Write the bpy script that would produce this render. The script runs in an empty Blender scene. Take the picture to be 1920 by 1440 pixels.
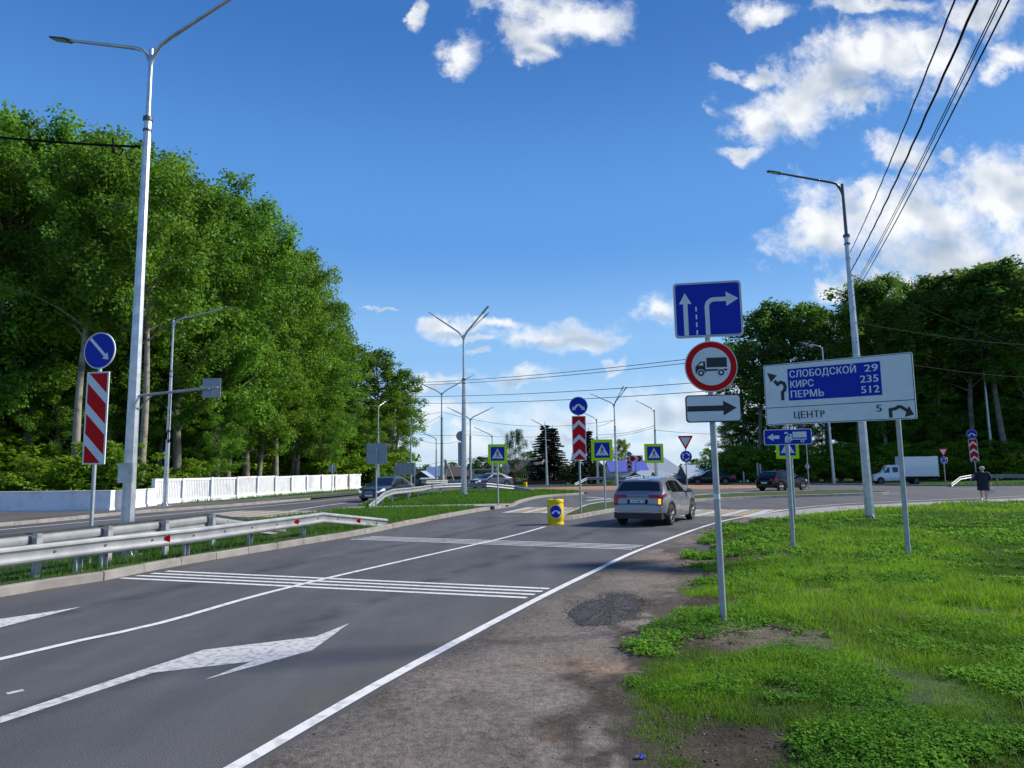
import bpy, bmesh, math, random
import numpy as np
from mathutils import Vector, Matrix
from mathutils.geometry import tessellate_polygon
random.seed(7)
RNG = np.random.default_rng(11)
rad = math.radians
S = bpy.context.scene
COL = S.collection

# ------------------------------------------------------------------ camera
CAM_H = 1.85; FPX = 1331.0; PITCH = math.atan(159 / FPX); ROLL = -0.013
camd = bpy.data.cameras.new('camera'); cam = bpy.data.objects.new('camera', camd); COL.objects.link(cam)
camd.sensor_width = 36.0; camd.lens = 36.0 * FPX / 1920.0; camd.clip_start = 0.05; camd.clip_end = 6000
RM = (Matrix.Rotation(math.pi / 2 + PITCH, 3, 'X') @ Matrix.Rotation(ROLL, 3, 'Z'))
cam.matrix_world = Matrix.Translation((0, 0, CAM_H)) @ RM.to_4x4()
S.camera = cam
def ray(px, py): return RM @ Vector(((px - 960) / FPX, -(py - 720) / FPX, -1.0))
def gp(px, py, z=0.0):                      # survey point of the photograph -> ground point
    d = ray(px, py); t = (z - CAM_H) / d.z
    return (d.x * t, d.y * t)
def zat(px, py, Y):
    d = ray(px, py); t = Y / d.y
    return CAM_H + d.z * t
def xat(px, py, Y):
    d = ray(px, py); return d.x * Y / d.y

# ------------------------------------------------------------------ world + sun
SUN_AZ, SUN_EL = rad(77), rad(37)           # azimuth from +Y towards +X
world = bpy.data.worlds.new('World'); S.world = world; world.use_nodes = True
NT = world.node_tree; NT.nodes.clear()
SKY_STRENGTH = 0.085
def build_world():
    N, L = NT.nodes, NT.links
    def nd(t, **k):
        n = N.new(t)
        for a, b in k.items(): setattr(n, a, b)
        return n
    def math_(op, a, b=None, c=None, clamp=False):
        n = nd('ShaderNodeMath', operation=op, use_clamp=clamp)
        for i, v in enumerate((a, b, c)):
            if v is None: continue
            if hasattr(v, 'links'): L.new(v, n.inputs[i])
            else: n.inputs[i].default_value = v
        return n.outputs[0]
    def vmath(op, a, b=None, out=0):
        n = nd('ShaderNodeVectorMath', operation=op)
        for i, v in enumerate((a, b)):
            if v is None: continue
            if hasattr(v, 'links'): L.new(v, n.inputs[i])
            else: n.inputs[i].default_value = v
        return n.outputs[out]
    def smooth(x, lo, hi):
        n = nd('ShaderNodeMapRange', interpolation_type='SMOOTHSTEP')
        L.new(x, n.inputs[0]); n.inputs[1].default_value = lo; n.inputs[2].default_value = hi
        return n.outputs[0]
    sky = nd('ShaderNodeTexSky', sky_type='NISHITA'); sky.sun_disc = False
    sky.sun_elevation = SUN_EL; sky.sun_rotation = SUN_AZ
    sky.air_density = 1.0; sky.dust_density = 0.35; sky.ozone_density = 2.4; sky.altitude = 120
    hs = nd('ShaderNodeHueSaturation'); hs.inputs['Saturation'].default_value = 1.1; hs.inputs['Value'].default_value = 1.0
    L.new(sky.outputs[0], hs.inputs['Color'])
    tc = nd('ShaderNodeTexCoord'); D = tc.outputs['Generated']
    sep = nd('ShaderNodeSeparateXYZ'); L.new(D, sep.inputs[0])
    y = math_('MAXIMUM', sep.outputs[1], 0.05)
    u = math_('DIVIDE', sep.outputs[0], y); v = math_('DIVIDE', sep.outputs[2], y)
    cx = nd('ShaderNodeCombineXYZ'); L.new(u, cx.inputs[0]); L.new(v, cx.inputs[1]); UV = cx.outputs[0]
    # measured blue gradient blended over the physical sky
    el = nd('ShaderNodeValToRGB'); cr_ = el.color_ramp; cr_.interpolation = 'EASE'
    kk = 1 / SKY_STRENGTH
    stops = ((0.0, (.56, .71, .86)), (.06, (.47, .68, .90)), (.16, (.25, .50, .86)), (.32, (.105, .315, .74)), (.58, (.040, .165, .50)), (1.0, (.022, .10, .36)))
    while len(cr_.elements) < len(stops): cr_.elements.new(.5)
    for e_, (p_, c_) in zip(cr_.elements, stops): e_.position = p_; e_.color = (*c_, 1)
    L.new(math_('MAXIMUM', sep.outputs[2], 0.0), el.inputs[0])
    grad = vmath('SCALE', el.outputs[0]); grad.node.inputs['Scale'].default_value = kk * .84
    bl = nd('ShaderNodeMix', data_type='RGBA'); bl.inputs[0].default_value = .86
    L.new(hs.outputs[0], bl.inputs[6]); L.new(grad, bl.inputs[7])
    # warp for ragged outlines
    nz = nd('ShaderNodeTexNoise'); nz.inputs['Scale'].default_value = 6.5; nz.inputs['Detail'].default_value = 7; nz.inputs['Roughness'].default_value = .6
    L.new(UV, nz.inputs['Vector'])
    wv = vmath('SCALE', vmath('SUBTRACT', nz.outputs['Color'], (.5, .5, .5))); wv.node.inputs['Scale'].default_value = .14
    W = vmath('ADD', UV, wv)
    def uvdir(px, py):
        d = ray(px, py); return d.x / d.y, d.z / d.y
    def blobs(lst):
        acc = None
        for (px, py, rx, ry) in lst:
            a, b = uvdir(px, py); a2, _ = uvdir(px + rx, py); _, b2 = uvdir(px, py - ry)
            q = vmath('MULTIPLY', vmath('SUBTRACT', W, (a, b, 0)), (1 / abs(a2 - a), 1 / abs(b2 - b), 0))
            f = math_('SUBTRACT', 1.0, vmath('LENGTH', q, out=1))
            acc = f if acc is None else math_('SMOOTH_MAX', acc, f, .25)
        return acc
    CL = [(1040, 30, 150, 62), (965, 75, 70, 52), (1125, 35, 75, 48), (1000, 110, 50, 30), (872, 115, 36, 50), (768, 18, 16, 34),
          (1395, 220, 72, 62), (1470, 190, 110, 66), (1560, 140, 150, 80), (1660, 100, 140, 86), (1750, 110, 80, 90),
          (1385, 288, 44, 18), (1600, 195, 85, 28), (1400, 128, 60, 18), (1440, 12, 70, 26), (1650, 2, 120, 22), (1830, 20, 100, 60), (1898, 118, 52, 40),
          (1690, 290, 75, 42), (1760, 285, 30, 14), (1700, 405, 230, 92), (1560, 455, 140, 62), (1870, 370, 160, 100), (1820, 480, 260, 84), (1560, 545, 70, 26), (1700, 540, 200, 50),
          (1222, 582, 60, 38), (840, 618, 92, 26), (1040, 636, 140, 38), (935, 604, 70, 16), (1110, 650, 70, 22), (890, 650, 50, 12), (970, 710, 100, 17), (1155, 694, 24, 15), (700, 597, 30, 5), (890, 680, 20, 8),
          (820, 732, 75, 18), (840, 772, 120, 22), (910, 800, 60, 10), (1200, 780, 330, 44), (1330, 745, 110, 46), (1000, 830, 300, 26), (1250, 840, 300, 30)]
    f = blobs(CL)
    # cloud cover away from the measured part of the sky
    dome = nd('ShaderNodeCombineXYZ')
    zz = math_('MAXIMUM', sep.outputs[2], .06)
    L.new(math_('DIVIDE', sep.outputs[0], zz), dome.inputs[0]); L.new(math_('DIVIDE', sep.outputs[1], zz), dome.inputs[1])
    n2 = nd('ShaderNodeTexNoise'); n2.inputs['Scale'].default_value = .9; n2.inputs['Detail'].default_value = 6; L.new(dome.outputs[0], n2.inputs['Vector'])
    gen = math_('MULTIPLY_ADD', n2.outputs['Fac'], 4.0, -2.35)
    outu = smooth(math_('ABSOLUTE', u), .78, .95); outv = smooth(v, .78, .95); outy = smooth(sep.outputs[1], .35, .2)
    away = math_('MAXIMUM', math_('MAXIMUM', outu, outv), outy)
    gen = math_('ADD', gen, math_('MULTIPLY_ADD', away, 3.0, -3.0))
    f = math_('MAXIMUM', f, gen)
    fb = nd('ShaderNodeTexNoise'); fb.inputs['Scale'].default_value = 13; fb.inputs['Detail'].default_value = 9; fb.inputs['Roughness'].default_value = .62
    L.new(UV, fb.inputs['Vector'])
    fb2 = nd('ShaderNodeTexNoise'); fb2.inputs['Scale'].default_value = 9; fb2.inputs['Detail'].default_value = 2.5; fb2.inputs['Roughness'].default_value = .55
    L.new(vmath('ADD', UV, (.022, .034, 0)), fb2.inputs['Vector'])
    fb3 = nd('ShaderNodeTexNoise'); fb3.inputs['Scale'].default_value = 9; fb3.inputs['Detail'].default_value = 2.5; fb3.inputs['Roughness'].default_value = .55
    L.new(UV, fb3.inputs['Vector'])
    fh = nd('ShaderNodeTexNoise'); fh.inputs['Scale'].default_value = 46; fh.inputs['Detail'].default_value = 6; fh.inputs['Roughness'].default_value = .6
    L.new(W, fh.inputs['Vector'])
    dens = math_('ADD', math_('ADD', f, math_('MULTIPLY_ADD', fh.outputs['Fac'], .8, -.40)), math_('MULTIPLY_ADD', fb.outputs['Fac'], 1.75, -.90))
    alpha = math_('MULTIPLY', smooth(dens, -.14, .80), math_('MULTIPLY_ADD', smooth(sep.outputs[2], .10, .26), .30, .70))
    light = math_('MULTIPLY_ADD', math_('SUBTRACT', fb3.outputs['Fac'], fb2.outputs['Fac']), 3.6, .72, clamp=True)
    thick = smooth(f, .10, .75)
    lit = math_('SUBTRACT', 1.0, math_('MULTIPLY', math_('SUBTRACT', 1.0, light), thick), clamp=True)
    dk = smooth(blobs([(1790, 490, 260, 66), (1640, 500, 150, 40), (1600, 165, 130, 26), (1440, 235, 60, 22), (1040, 652, 110, 18), (850, 632, 60, 12), (1050, 80, 80, 20), (1230, 605, 36, 14), (1690, 310, 44, 14), (970, 718, 80, 9), (830, 742, 60, 9)]), .0, .8)
    lit = math_('MULTIPLY', lit, math_('MULTIPLY_ADD', dk, -.62, 1.0))
    cr = nd('ShaderNodeMix', data_type='RGBA')
    L.new(lit, cr.inputs[0])
    k = 1 / SKY_STRENGTH
    cr.inputs[6].default_value = (.30 * k, .37 * k, .47 * k, 1); cr.inputs[7].default_value = (.75 * k, .76 * k, .77 * k, 1)
    hz = smooth(sep.outputs[2], .0, .05)
    mx = nd('ShaderNodeMix', data_type='RGBA')
    L.new(math_('MULTIPLY', math_('MULTIPLY', alpha, hz), .96), mx.inputs[0]); L.new(bl.outputs[2], mx.inputs[6]); L.new(cr.outputs[2], mx.inputs[7])
    bg = nd('ShaderNodeBackground'); bg.inputs['Strength'].default_value = SKY_STRENGTH
    L.new(mx.outputs[2], bg.inputs['Color'])
    out = nd('ShaderNodeOutputWorld'); L.new(bg.outputs[0], out.inputs[0])
build_world()
sl = bpy.data.lights.new('sun', 'SUN'); sl.energy = 4.4; sl.angle = rad(8.0); sl.color = (1.0, .94, .84)
sun = bpy.data.objects.new('sun', sl); COL.objects.link(sun)
sdir = Vector((math.sin(SUN_AZ) * math.cos(SUN_EL), math.cos(SUN_AZ) * math.cos(SUN_EL), math.sin(SUN_EL)))
sun.rotation_euler = sdir.to_track_quat('Z', 'Y').to_euler(); sun.location = (30, -10, 60)
S.view_settings.view_transform = 'Standard'; S.view_settings.look = 'None'; S.view_settings.exposure = 0.42; S.view_settings.gamma = 1.0
S.render.engine = 'CYCLES'; S.cycles.max_bounces = 6; S.cycles.transparent_max_bounces = 4
S.cycles.diffuse_bounces = 3; S.cycles.glossy_bounces = 3; S.cycles.transmission_bounces = 3
S.cycles.use_denoising = True; S.cycles.sample_clamp_indirect = 6

# ------------------------------------------------------------------ materials
def mat(name, col, rough=.6, metal=0.0, spec=.5, col2=None, scale=4.0, detail=4, lo=.35, hi=.65, bump=0.0, bscale=60.0, pos=True, trans=0.0, emit=None, var=0.0):
    m = bpy.data.materials.new(name); m.use_nodes = True
    nt = m.node_tree; N, L = nt.nodes, nt.links
    b = N['Principled BSDF']; b.inputs['Roughness'].default_value = rough; b.inputs['Metallic'].default_value = metal
    b.inputs['Specular IOR Level'].default_value = spec
    b.inputs['Base Color'].default_value = (*col, 1)
    vec = None
    if col2 or bump:
        if pos: g = N.new('ShaderNodeNewGeometry'); vec = g.outputs['Position']
        else: g = N.new('ShaderNodeTexCoord'); vec = g.outputs['Object']
    last = None
    if col2:
        n = N.new('ShaderNodeTexNoise'); n.inputs['Scale'].default_value = scale; n.inputs['Detail'].default_value = detail
        L.new(vec, n.inputs['Vector'])
        r = N.new('ShaderNodeValToRGB'); r.color_ramp.elements[0].position = lo; r.color_ramp.elements[1].position = hi
        r.color_ramp.elements[0].color = (*col, 1); r.color_ramp.elements[1].color = (*col2, 1)
        L.new(n.outputs['Fac'], r.inputs[0]); last = r.outputs[0]
    if var:
        gi = N.new('ShaderNodeNewGeometry'); hs = N.new('ShaderNodeHueSaturation')
        mr = N.new('ShaderNodeMapRange'); mr.inputs[3].default_value = 1 - var; mr.inputs[4].default_value = 1 + var
        L.new(gi.outputs['Random Per Island'], mr.inputs[0]); L.new(mr.outputs[0], hs.inputs['Value'])
        if last: L.new(last, hs.inputs['Color'])
        else: hs.inputs['Color'].default_value = (*col, 1)
        last = hs.outputs[0]
    if last: L.new(last, b.inputs['Base Color'])
    if bump:
        n2 = N.new('ShaderNodeTexNoise'); n2.inputs['Scale'].default_value = bscale; n2.inputs['Detail'].default_value = 3
        L.new(vec, n2.inputs['Vector'])
        bp = N.new('ShaderNodeBump'); bp.inputs['Strength'].default_value = bump; bp.inputs['Distance'].default_value = .02
        L.new(n2.outputs['Fac'], bp.inputs['Height']); L.new(bp.outputs[0], b.inputs['Normal'])
    if emit: b.inputs['Emission Color'].default_value = (*emit[0], 1); b.inputs['Emission Strength'].default_value = emit[1]
    if trans:
        t = N.new('ShaderNodeBsdfTranslucent'); mx = N.new('ShaderNodeMixShader'); mx.inputs[0].default_value = trans
        if last: L.new(last, t.inputs['Color'])
        else: t.inputs['Color'].default_value = (*col, 1)
        L.new(b.outputs[0], mx.inputs[1]); L.new(t.outputs[0], mx.inputs[2]); L.new(mx.outputs[0], N['Material Output'].inputs[0])
    return m

def mat_asphalt(name, base, warm):
    m = bpy.data.materials.new(name); m.use_nodes = True
    nt = m.node_tree; N, L = nt.nodes, nt.links; b = N['Principled BSDF']
    g = N.new('ShaderNodeNewGeometry'); P = g.outputs['Position']
    mp = N.new('ShaderNodeMapping'); mp.inputs['Rotation'].default_value = (0, 0, rad(18)); mp.inputs['Scale'].default_value = (1.0, .09, 1)
    L.new(P, mp.inputs[0])
    n1 = N.new('ShaderNodeTexNoise'); n1.inputs['Scale'].default_value = 1.1; n1.inputs['Detail'].default_value = 5; L.new(mp.outputs[0], n1.inputs['Vector'])
    n2 = N.new('ShaderNodeTexNoise'); n2.inputs['Scale'].default_value = 85; n2.inputs['Detail'].default_value = 2; L.new(P, n2.inputs['Vector'])
    n3 = N.new('ShaderNodeTexNoise'); n3.inputs['Scale'].default_value = .55; n3.inputs['Detail'].default_value = 6; n3.inputs['Roughness'].default_value = .65; L.new(P, n3.inputs['Vector'])
    r1 = N.new('ShaderNodeValToRGB'); e = r1.color_ramp.elements; e[0].position = .3; e[1].position = .72
    e[0].color = (*[c * .78 for c in base], 1); e[1].color = (*warm, 1); L.new(n1.outputs['Fac'], r1.inputs[0])
    r2 = N.new('ShaderNodeMapRange'); r2.inputs[1].default_value = .3; r2.inputs[2].default_value = .7; r2.inputs[3].default_value = .55; r2.inputs[4].default_value = 1.5; L.new(n2.outputs['Fac'], r2.inputs[0])
    r3 = N.new('ShaderNodeMapRange'); r3.inputs[1].default_value = .3; r3.inputs[2].default_value = .7; r3.inputs[3].default_value = .85; r3.inputs[4].default_value = 1.15; L.new(n3.outputs['Fac'], r3.inputs[0])
    mu = N.new('ShaderNodeMath'); mu.operation = 'MULTIPLY'; L.new(r2.outputs[0], mu.inputs[0]); L.new(r3.outputs[0], mu.inputs[1])
    vm = N.new('ShaderNodeVectorMath'); vm.operation = 'SCALE'; L.new(r1.outputs[0], vm.inputs[0]); L.new(mu.outputs[0], vm.inputs['Scale'])
    L.new(vm.outputs[0], b.inputs['Base Color']); b.inputs['Roughness'].default_value = .82; b.inputs['Specular IOR Level'].default_value = .4
    bp = N.new('ShaderNodeBump'); bp.inputs['Strength'].default_value = .5; bp.inputs['Distance'].default_value = .006
    L.new(n2.outputs['Fac'], bp.inputs['Height']); L.new(bp.outputs[0], b.inputs['Normal'])
    return m

def mat_layers(name, stops, s1, s2, extra=None, bump=.6, rough=.95):
    """soil: three noise scales picking along a colour ramp"""
    m = bpy.data.materials.new(name); m.use_nodes = True
    nt = m.node_tree; N, L = nt.nodes, nt.links; b = N['Principled BSDF']; b.inputs['Roughness'].default_value = rough; b.inputs['Specular IOR Level'].default_value = .2
    P = N.new('ShaderNodeNewGeometry').outputs['Position']
    n1 = N.new('ShaderNodeTexNoise'); n1.inputs['Scale'].default_value = s1; n1.inputs['Detail'].default_value = 8; n1.inputs['Roughness'].default_value = .68; L.new(P, n1.inputs['Vector'])
    n2 = N.new('ShaderNodeTexNoise'); n2.inputs['Scale'].default_value = s2; n2.inputs['Detail'].default_value = 4; n2.inputs['Roughness'].default_value = .7; L.new(P, n2.inputs['Vector'])
    r = N.new('ShaderNodeValToRGB'); cr = r.color_ramp
    while len(cr.elements) < len(stops): cr.elements.new(.5)
    for el, (p, c) in zip(cr.elements, stops): el.position = p; el.color = (*c, 1)
    L.new(n1.outputs['Fac'], r.inputs[0])
    mr = N.new('ShaderNodeMapRange'); mr.inputs[1].default_value = .3; mr.inputs[2].default_value = .72; mr.inputs[3].default_value = .5; mr.inputs[4].default_value = 1.45; L.new(n2.outputs['Fac'], mr.inputs[0])
    vm = N.new('ShaderNodeVectorMath'); vm.operation = 'SCALE'; L.new(r.outputs[0], vm.inputs[0]); L.new(mr.outputs[0], vm.inputs['Scale'])
    L.new(vm.outputs[0], b.inputs['Base Color'])
    ad = N.new('ShaderNodeMath'); ad.operation = 'ADD'; L.new(n1.outputs['Fac'], ad.inputs[0]); L.new(n2.outputs['Fac'], ad.inputs[1])
    bp = N.new('ShaderNodeBump'); bp.inputs['Strength'].default_value = bump; bp.inputs['Distance'].default_value = .05
    L.new(ad.outputs[0], bp.inputs['Height']); L.new(bp.outputs[0], b.inputs['Normal'])
    return m

def mat_attr_leaf(name, rough=.55, trans=.46, attr='tint', spec=.3):
    m = bpy.data.materials.new(name); m.use_nodes = True
    N, L = m.node_tree.nodes, m.node_tree.links; b = N['Principled BSDF']
    a = N.new('ShaderNodeAttribute'); a.attribute_name = attr
    L.new(a.outputs['Color'], b.inputs['Base Color']); b.inputs['Roughness'].default_value = rough; b.inputs['Specular IOR Level'].default_value = spec
    t = N.new('ShaderNodeBsdfTranslucent'); hs = N.new('ShaderNodeHueSaturation'); hs.inputs['Hue'].default_value = .485; hs.inputs['Value'].default_value = 1.25
    L.new(a.outputs['Color'], hs.inputs['Color']); L.new(hs.outputs[0], t.inputs['Color'])
    mx = N.new('ShaderNodeMixShader'); mx.inputs[0].default_value = trans
    L.new(b.outputs[0], mx.inputs[1]); L.new(t.outputs[0], mx.inputs[2]); L.new(mx.outputs[0], N['Material Output'].inputs[0])
    return m

MT = {}
MT['asphalt'] = mat_asphalt('asphalt', (.078, .081, .092), (.106, .107, .112))
MT['asphalt_old'] = mat_asphalt('worn_asphalt', (.085, .082, .082), (.12, .11, .105))
MT['paint'] = mat('road_paint', (.72, .71, .69), .7, col2=(.42, .41, .4), scale=9, detail=8, lo=.5, hi=.74, bump=.25, bscale=90)
MT['paint_worn'] = mat('worn_road_paint', (.60, .59, .57), .75, col2=(.26, .26, .26), scale=14, detail=8, lo=.46, hi=.7, bump=.3, bscale=70)
MT['paint_y'] = mat('yellow_road_paint', (.52, .35, .14), .75, col2=(.33, .26, .16), scale=9, detail=8, lo=.45, hi=.75)
MT['kerb'] = mat('kerb_concrete', (.23, .21, .19), .9, col2=(.31, .29, .265), scale=2.5, detail=8, bump=.35, bscale=45)
MT['path'] = mat('footpath_surface', (.27, .26, .25), .9, col2=(.34, .33, .31), scale=3, detail=6, bump=.3, bscale=40)
MT['shoulder'] = mat_layers('dirt_shoulder', [(.28, (.06, .048, .042)), (.42, (.135, .112, .098)), (.55, (.185, .158, .14)), (.70, (.25, .20, .16))], .75, 16)
MT['soil'] = mat_layers('verge_soil', [(.28, (.035, .028, .02)), (.45, (.065, .05, .034)), (.6, (.06, .068, .025)), (.75, (.15, .11, .08))], 1.1, 14)
MT['turf'] = mat_layers('turf_base', [(.3, (.03, .045, .014)), (.5, (.05, .085, .02)), (.7, (.07, .10, .028))], .9, 18)
def mat_tinted(name, s1, bump, rough=.95):
    m = bpy.data.materials.new(name); m.use_nodes = True; nt = m.node_tree; N, L = nt.nodes, nt.links; b = N['Principled BSDF']; b.inputs['Roughness'].default_value = rough; b.inputs['Specular IOR Level'].default_value = .2
    a = N.new('ShaderNodeAttribute'); a.attribute_name = 'tint'; P = N.new('ShaderNodeNewGeometry').outputs['Position']; cur = a.outputs['Color']; hs_ = []
    for sc, lo, hi in ((s1, .60, 1.38), (s1 * 4.3, .55, 1.5)):
        n = N.new('ShaderNodeTexNoise'); n.inputs['Scale'].default_value = sc; n.inputs['Detail'].default_value = 5; n.inputs['Roughness'].default_value = .7; L.new(P, n.inputs['Vector'])
        mr = N.new('ShaderNodeMapRange'); mr.inputs[1].default_value = .3; mr.inputs[2].default_value = .7; mr.inputs[3].default_value = lo; mr.inputs[4].default_value = hi; L.new(n.outputs['Fac'], mr.inputs[0])
        vm = N.new('ShaderNodeVectorMath'); vm.operation = 'SCALE'; L.new(cur, vm.inputs[0]); L.new(mr.outputs[0], vm.inputs['Scale']); cur = vm.outputs[0]; hs_.append(n.outputs['Fac'])
    L.new(cur, b.inputs['Base Color']); ad = N.new('ShaderNodeMath'); ad.operation = 'MULTIPLY_ADD'; L.new(hs_[1], ad.inputs[0]); ad.inputs[1].default_value = .5; L.new(hs_[0], ad.inputs[2])
    bp = N.new('ShaderNodeBump'); bp.inputs['Strength'].default_value = bump; bp.inputs['Distance'].default_value = .03; L.new(ad.outputs[0], bp.inputs['Height']); L.new(bp.outputs[0], b.inputs['Normal']); return m
def mat_dust(name='road_dust', col=(.17, .145, .125), amax=.85, sc=2.2):
    m = bpy.data.materials.new(name); m.use_nodes = True; nt = m.node_tree; N, L = nt.nodes, nt.links; b = N['Principled BSDF']; b.inputs['Base Color'].default_value = (*col, 1); b.inputs['Roughness'].default_value = .95
    P = N.new('ShaderNodeNewGeometry').outputs['Position']; n = N.new('ShaderNodeTexNoise'); n.inputs['Scale'].default_value = sc; n.inputs['Detail'].default_value = 9; n.inputs['Roughness'].default_value = .72; L.new(P, n.inputs['Vector'])
    a = N.new('ShaderNodeAttribute'); a.attribute_name = 'tint'; s = N.new('ShaderNodeSeparateColor'); L.new(a.outputs['Color'], s.inputs[0])
    mr = N.new('ShaderNodeMapRange'); mr.inputs[1].default_value = .40; mr.inputs[2].default_value = .75; mr.inputs[3].default_value = 0; mr.inputs[4].default_value = amax; L.new(n.outputs['Fac'], mr.inputs[0])
    mu = N.new('ShaderNodeMath'); mu.operation = 'MULTIPLY'; mu.use_clamp = True; L.new(mr.outputs[0], mu.inputs[0]); L.new(s.outputs[0], mu.inputs[1]); L.new(mu.outputs[0], b.inputs['Alpha']); return m
MT['shoulder_t'] = mat_tinted('dirt_shoulder_soil', 15, .8); MT['soil_t'] = mat_tinted('verge_soil_tinted', 9, .9); MT['dust'] = mat_dust(); MT['track'] = mat_dust('polished_track', (.14, .143, .152), .75, .8); MT['oil'] = mat_dust('oil_drip_strip', (.035, .034, .036), .6, 1.6)
MT['tar'] = mat('crushed_asphalt', (.028, .028, .031), .9, col2=(.085, .083, .083), scale=45, detail=4, bump=1.0, bscale=60)
MT['sand'] = mat_layers('orange_sand', [(.3, (.27, .15, .085)), (.5, (.36, .22, .13)), (.7, (.30, .21, .15))], .5, 10)
MT['galv'] = mat('galvanised_steel', (.42, .45, .48), .42, .85, col2=(.58, .60, .63), scale=6, detail=6, pos=False)
MT['galv_dull'] = mat('dull_galvanised_steel', (.36, .39, .42), .55, .55, col2=(.46, .48, .50), scale=9, detail=6, pos=False)
MT['rail'] = mat('guardrail_steel', (.27, .285, .30), .5, .45, col2=(.36, .37, .38), scale=3, detail=6)
MT['steel_dark'] = mat('dark_grey_steel', (.10, .105, .115), .45, .3)
MT['black'] = mat('black_rubber', (.012, .012, .013), .7)
MT['plastic_black'] = mat('black_plastic', (.018, .018, .02), .45)
MT['white'] = mat('white_sheeting', (.72, .74, .76), .4, col2=(.62, .64, .655), scale=3.5, detail=7, lo=.5, hi=.8)
MT['whitewall'] = mat('white_masonry_paint', (.76, .77, .79), .85, col2=(.52, .52, .53), scale=1.9, detail=9, lo=.50, hi=.82)
MT['red'] = mat('red_sheeting', (.62, .006, .008), .6, spec=.15)
MT['blue'] = mat('blue_sheeting', (.008, .028, .40), .55, spec=.2)
MT['fluor'] = mat('yellow_green_sheeting', (.56, .86, .005), .6, spec=.2)
MT['ink'] = mat('black_sheeting', (.012, .012, .014), .45)
MT['signback'] = mat('grey_sign_back', (.27, .30, .34), .55, .2, col2=(.32, .35, .39), scale=3, pos=False)
MT['paint_f'] = mat('faded_crossing_paint', (.52, .51, .49), .8, col2=(.20, .20, .20), scale=7, detail=9, lo=.45, hi=.72)
MT['paint_yf'] = mat('faded_yellow_paint', (.42, .30, .15), .8, col2=(.20, .175, .14), scale=7, detail=9, lo=.42, hi=.70)
MT['yellow'] = mat('yellow_plastic', (.84, .58, .004), .5, spec=.25, col2=(.76, .52, .005), scale=5, pos=False)
MT['glass'] = mat('dark_glass', (.010, .012, .014), .04, spec=.8)
MT['tyre'] = mat('tyre_rubber', (.016, .016, .017), .8)
MT['alloy'] = mat('alloy', (.22, .225, .235), .45, .5)
MT['under'] = mat('underbody', (.008, .008, .008), .9)
MT['lampred'] = mat('red_lens', (.24, .004, .006), .15, emit=((1, .02, .02), .02))
MT['amber'] = mat('lit_amber_lens', (.9, .45, .02), .2, emit=((1, .50, .04), 1.1))
MT['headlamp'] = mat('lit_headlamp', (.8, .82, .85), .1, emit=((1, .97, .9), .25))
MT['clearlens'] = mat('clear_lens', (.55, .57, .6), .08, spec=.8)
MT['chrome'] = mat('chrome', (.7, .71, .73), .12, 1.0)
def carpaint(name, col, metal=.0, rough=.28):
    m = mat(name, col, rough, metal); b = m.node_tree.nodes['Principled BSDF']
    b.inputs['Coat Weight'].default_value = .3 if sum(col) < .05 else 1.0
    if sum(col) < .05: b.inputs['Roughness'].default_value = .12; b.inputs['Specular IOR Level'].default_value = .25
    b.inputs['Coat Roughness'].default_value = .03; return m
MT['p_grey'] = carpaint('grey_car_paint', (.225, .232, .25), .35, .32)
MT['p_dark'] = carpaint('dark_car_paint', (.035, .038, .055), .3)
MT['p_navy'] = carpaint('blue_grey_car_paint', (.05, .065, .10), .3)
MT['p_black'] = carpaint('black_car_paint', (.006, .006, .007))
MT['p_white'] = carpaint('white_van_paint', (.74, .77, .82))
MT['bark'] = mat('grey_bark', (.13, .115, .09), .95, col2=(.24, .22, .18), scale=3, detail=6, bump=.6, bscale=12, pos=False)
MT['palebark'] = mat('pale_aspen_bark', (.30, .27, .21), .9, col2=(.12, .105, .08), scale=2.2, detail=6, lo=.48, hi=.64, pos=False)
MT['birchbark'] = mat('birch_bark', (.50, .47, .42), .9, col2=(.10, .09, .08), scale=2.6, detail=5, lo=.5, hi=.62, pos=False)
MT['pinebark'] = mat('brown_bark', (.16, .10, .07), .95, col2=(.09, .07, .055), scale=3, pos=False)
MT['leaf'] = mat_attr_leaf('leaf'); MT['grass'] = mat_attr_leaf('grass_blade', trans=.45, rough=.5); MT['needle'] = mat_attr_leaf('needle', trans=.12, rough=.6)
MT['wire'] = mat('black_cable', (.010, .010, .012), .9, spec=.1)
MT['brick'] = mat('brown_brick', (.20, .12, .085), .9, col2=(.14, .09, .07), scale=8)
MT['plaster'] = mat('pale_plaster', (.55, .52, .47), .9, col2=(.48, .45, .40), scale=2)
MT['logwall'] = mat('dark_timber', (.075, .055, .042), .9, col2=(.12, .09, .065), scale=6)
MT['slate'] = mat('dark_roofing', (.06, .045, .05), .8, col2=(.09, .065, .065), scale=4)
MT['blueroof'] = mat('violet_blue_roofing', (.10, .12, .46), .5)
MT['bluetin'] = mat('sky_blue_roofing', (.13, .21, .38), .5)
MT['greyroof'] = mat('pale_grey_roofing', (.30, .34, .38), .55, col2=(.36, .40, .43), scale=3)
MT['tinroof'] = mat('bright_tin_roofing', (.50, .55, .60), .45, .2)
MT['maroon'] = mat('maroon_fence_sheet', (.10, .025, .03), .6)
MT['skin'] = mat('skin', (.55, .33, .24), .6)
MT['cloth_navy'] = mat('dark_navy_cloth', (.010, .012, .030), .85)
MT['cloth_pale'] = mat('pale_cloth', (.62, .55, .48), .85)
MT['cloth_red'] = mat('rust_cloth', (.30, .09, .06), .85)
MT['hair'] = mat('reddish_brown_hair', (.09, .032, .018), .6)
MT['bag'] = mat('pale_handbag', (.55, .52, .50), .5)

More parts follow.
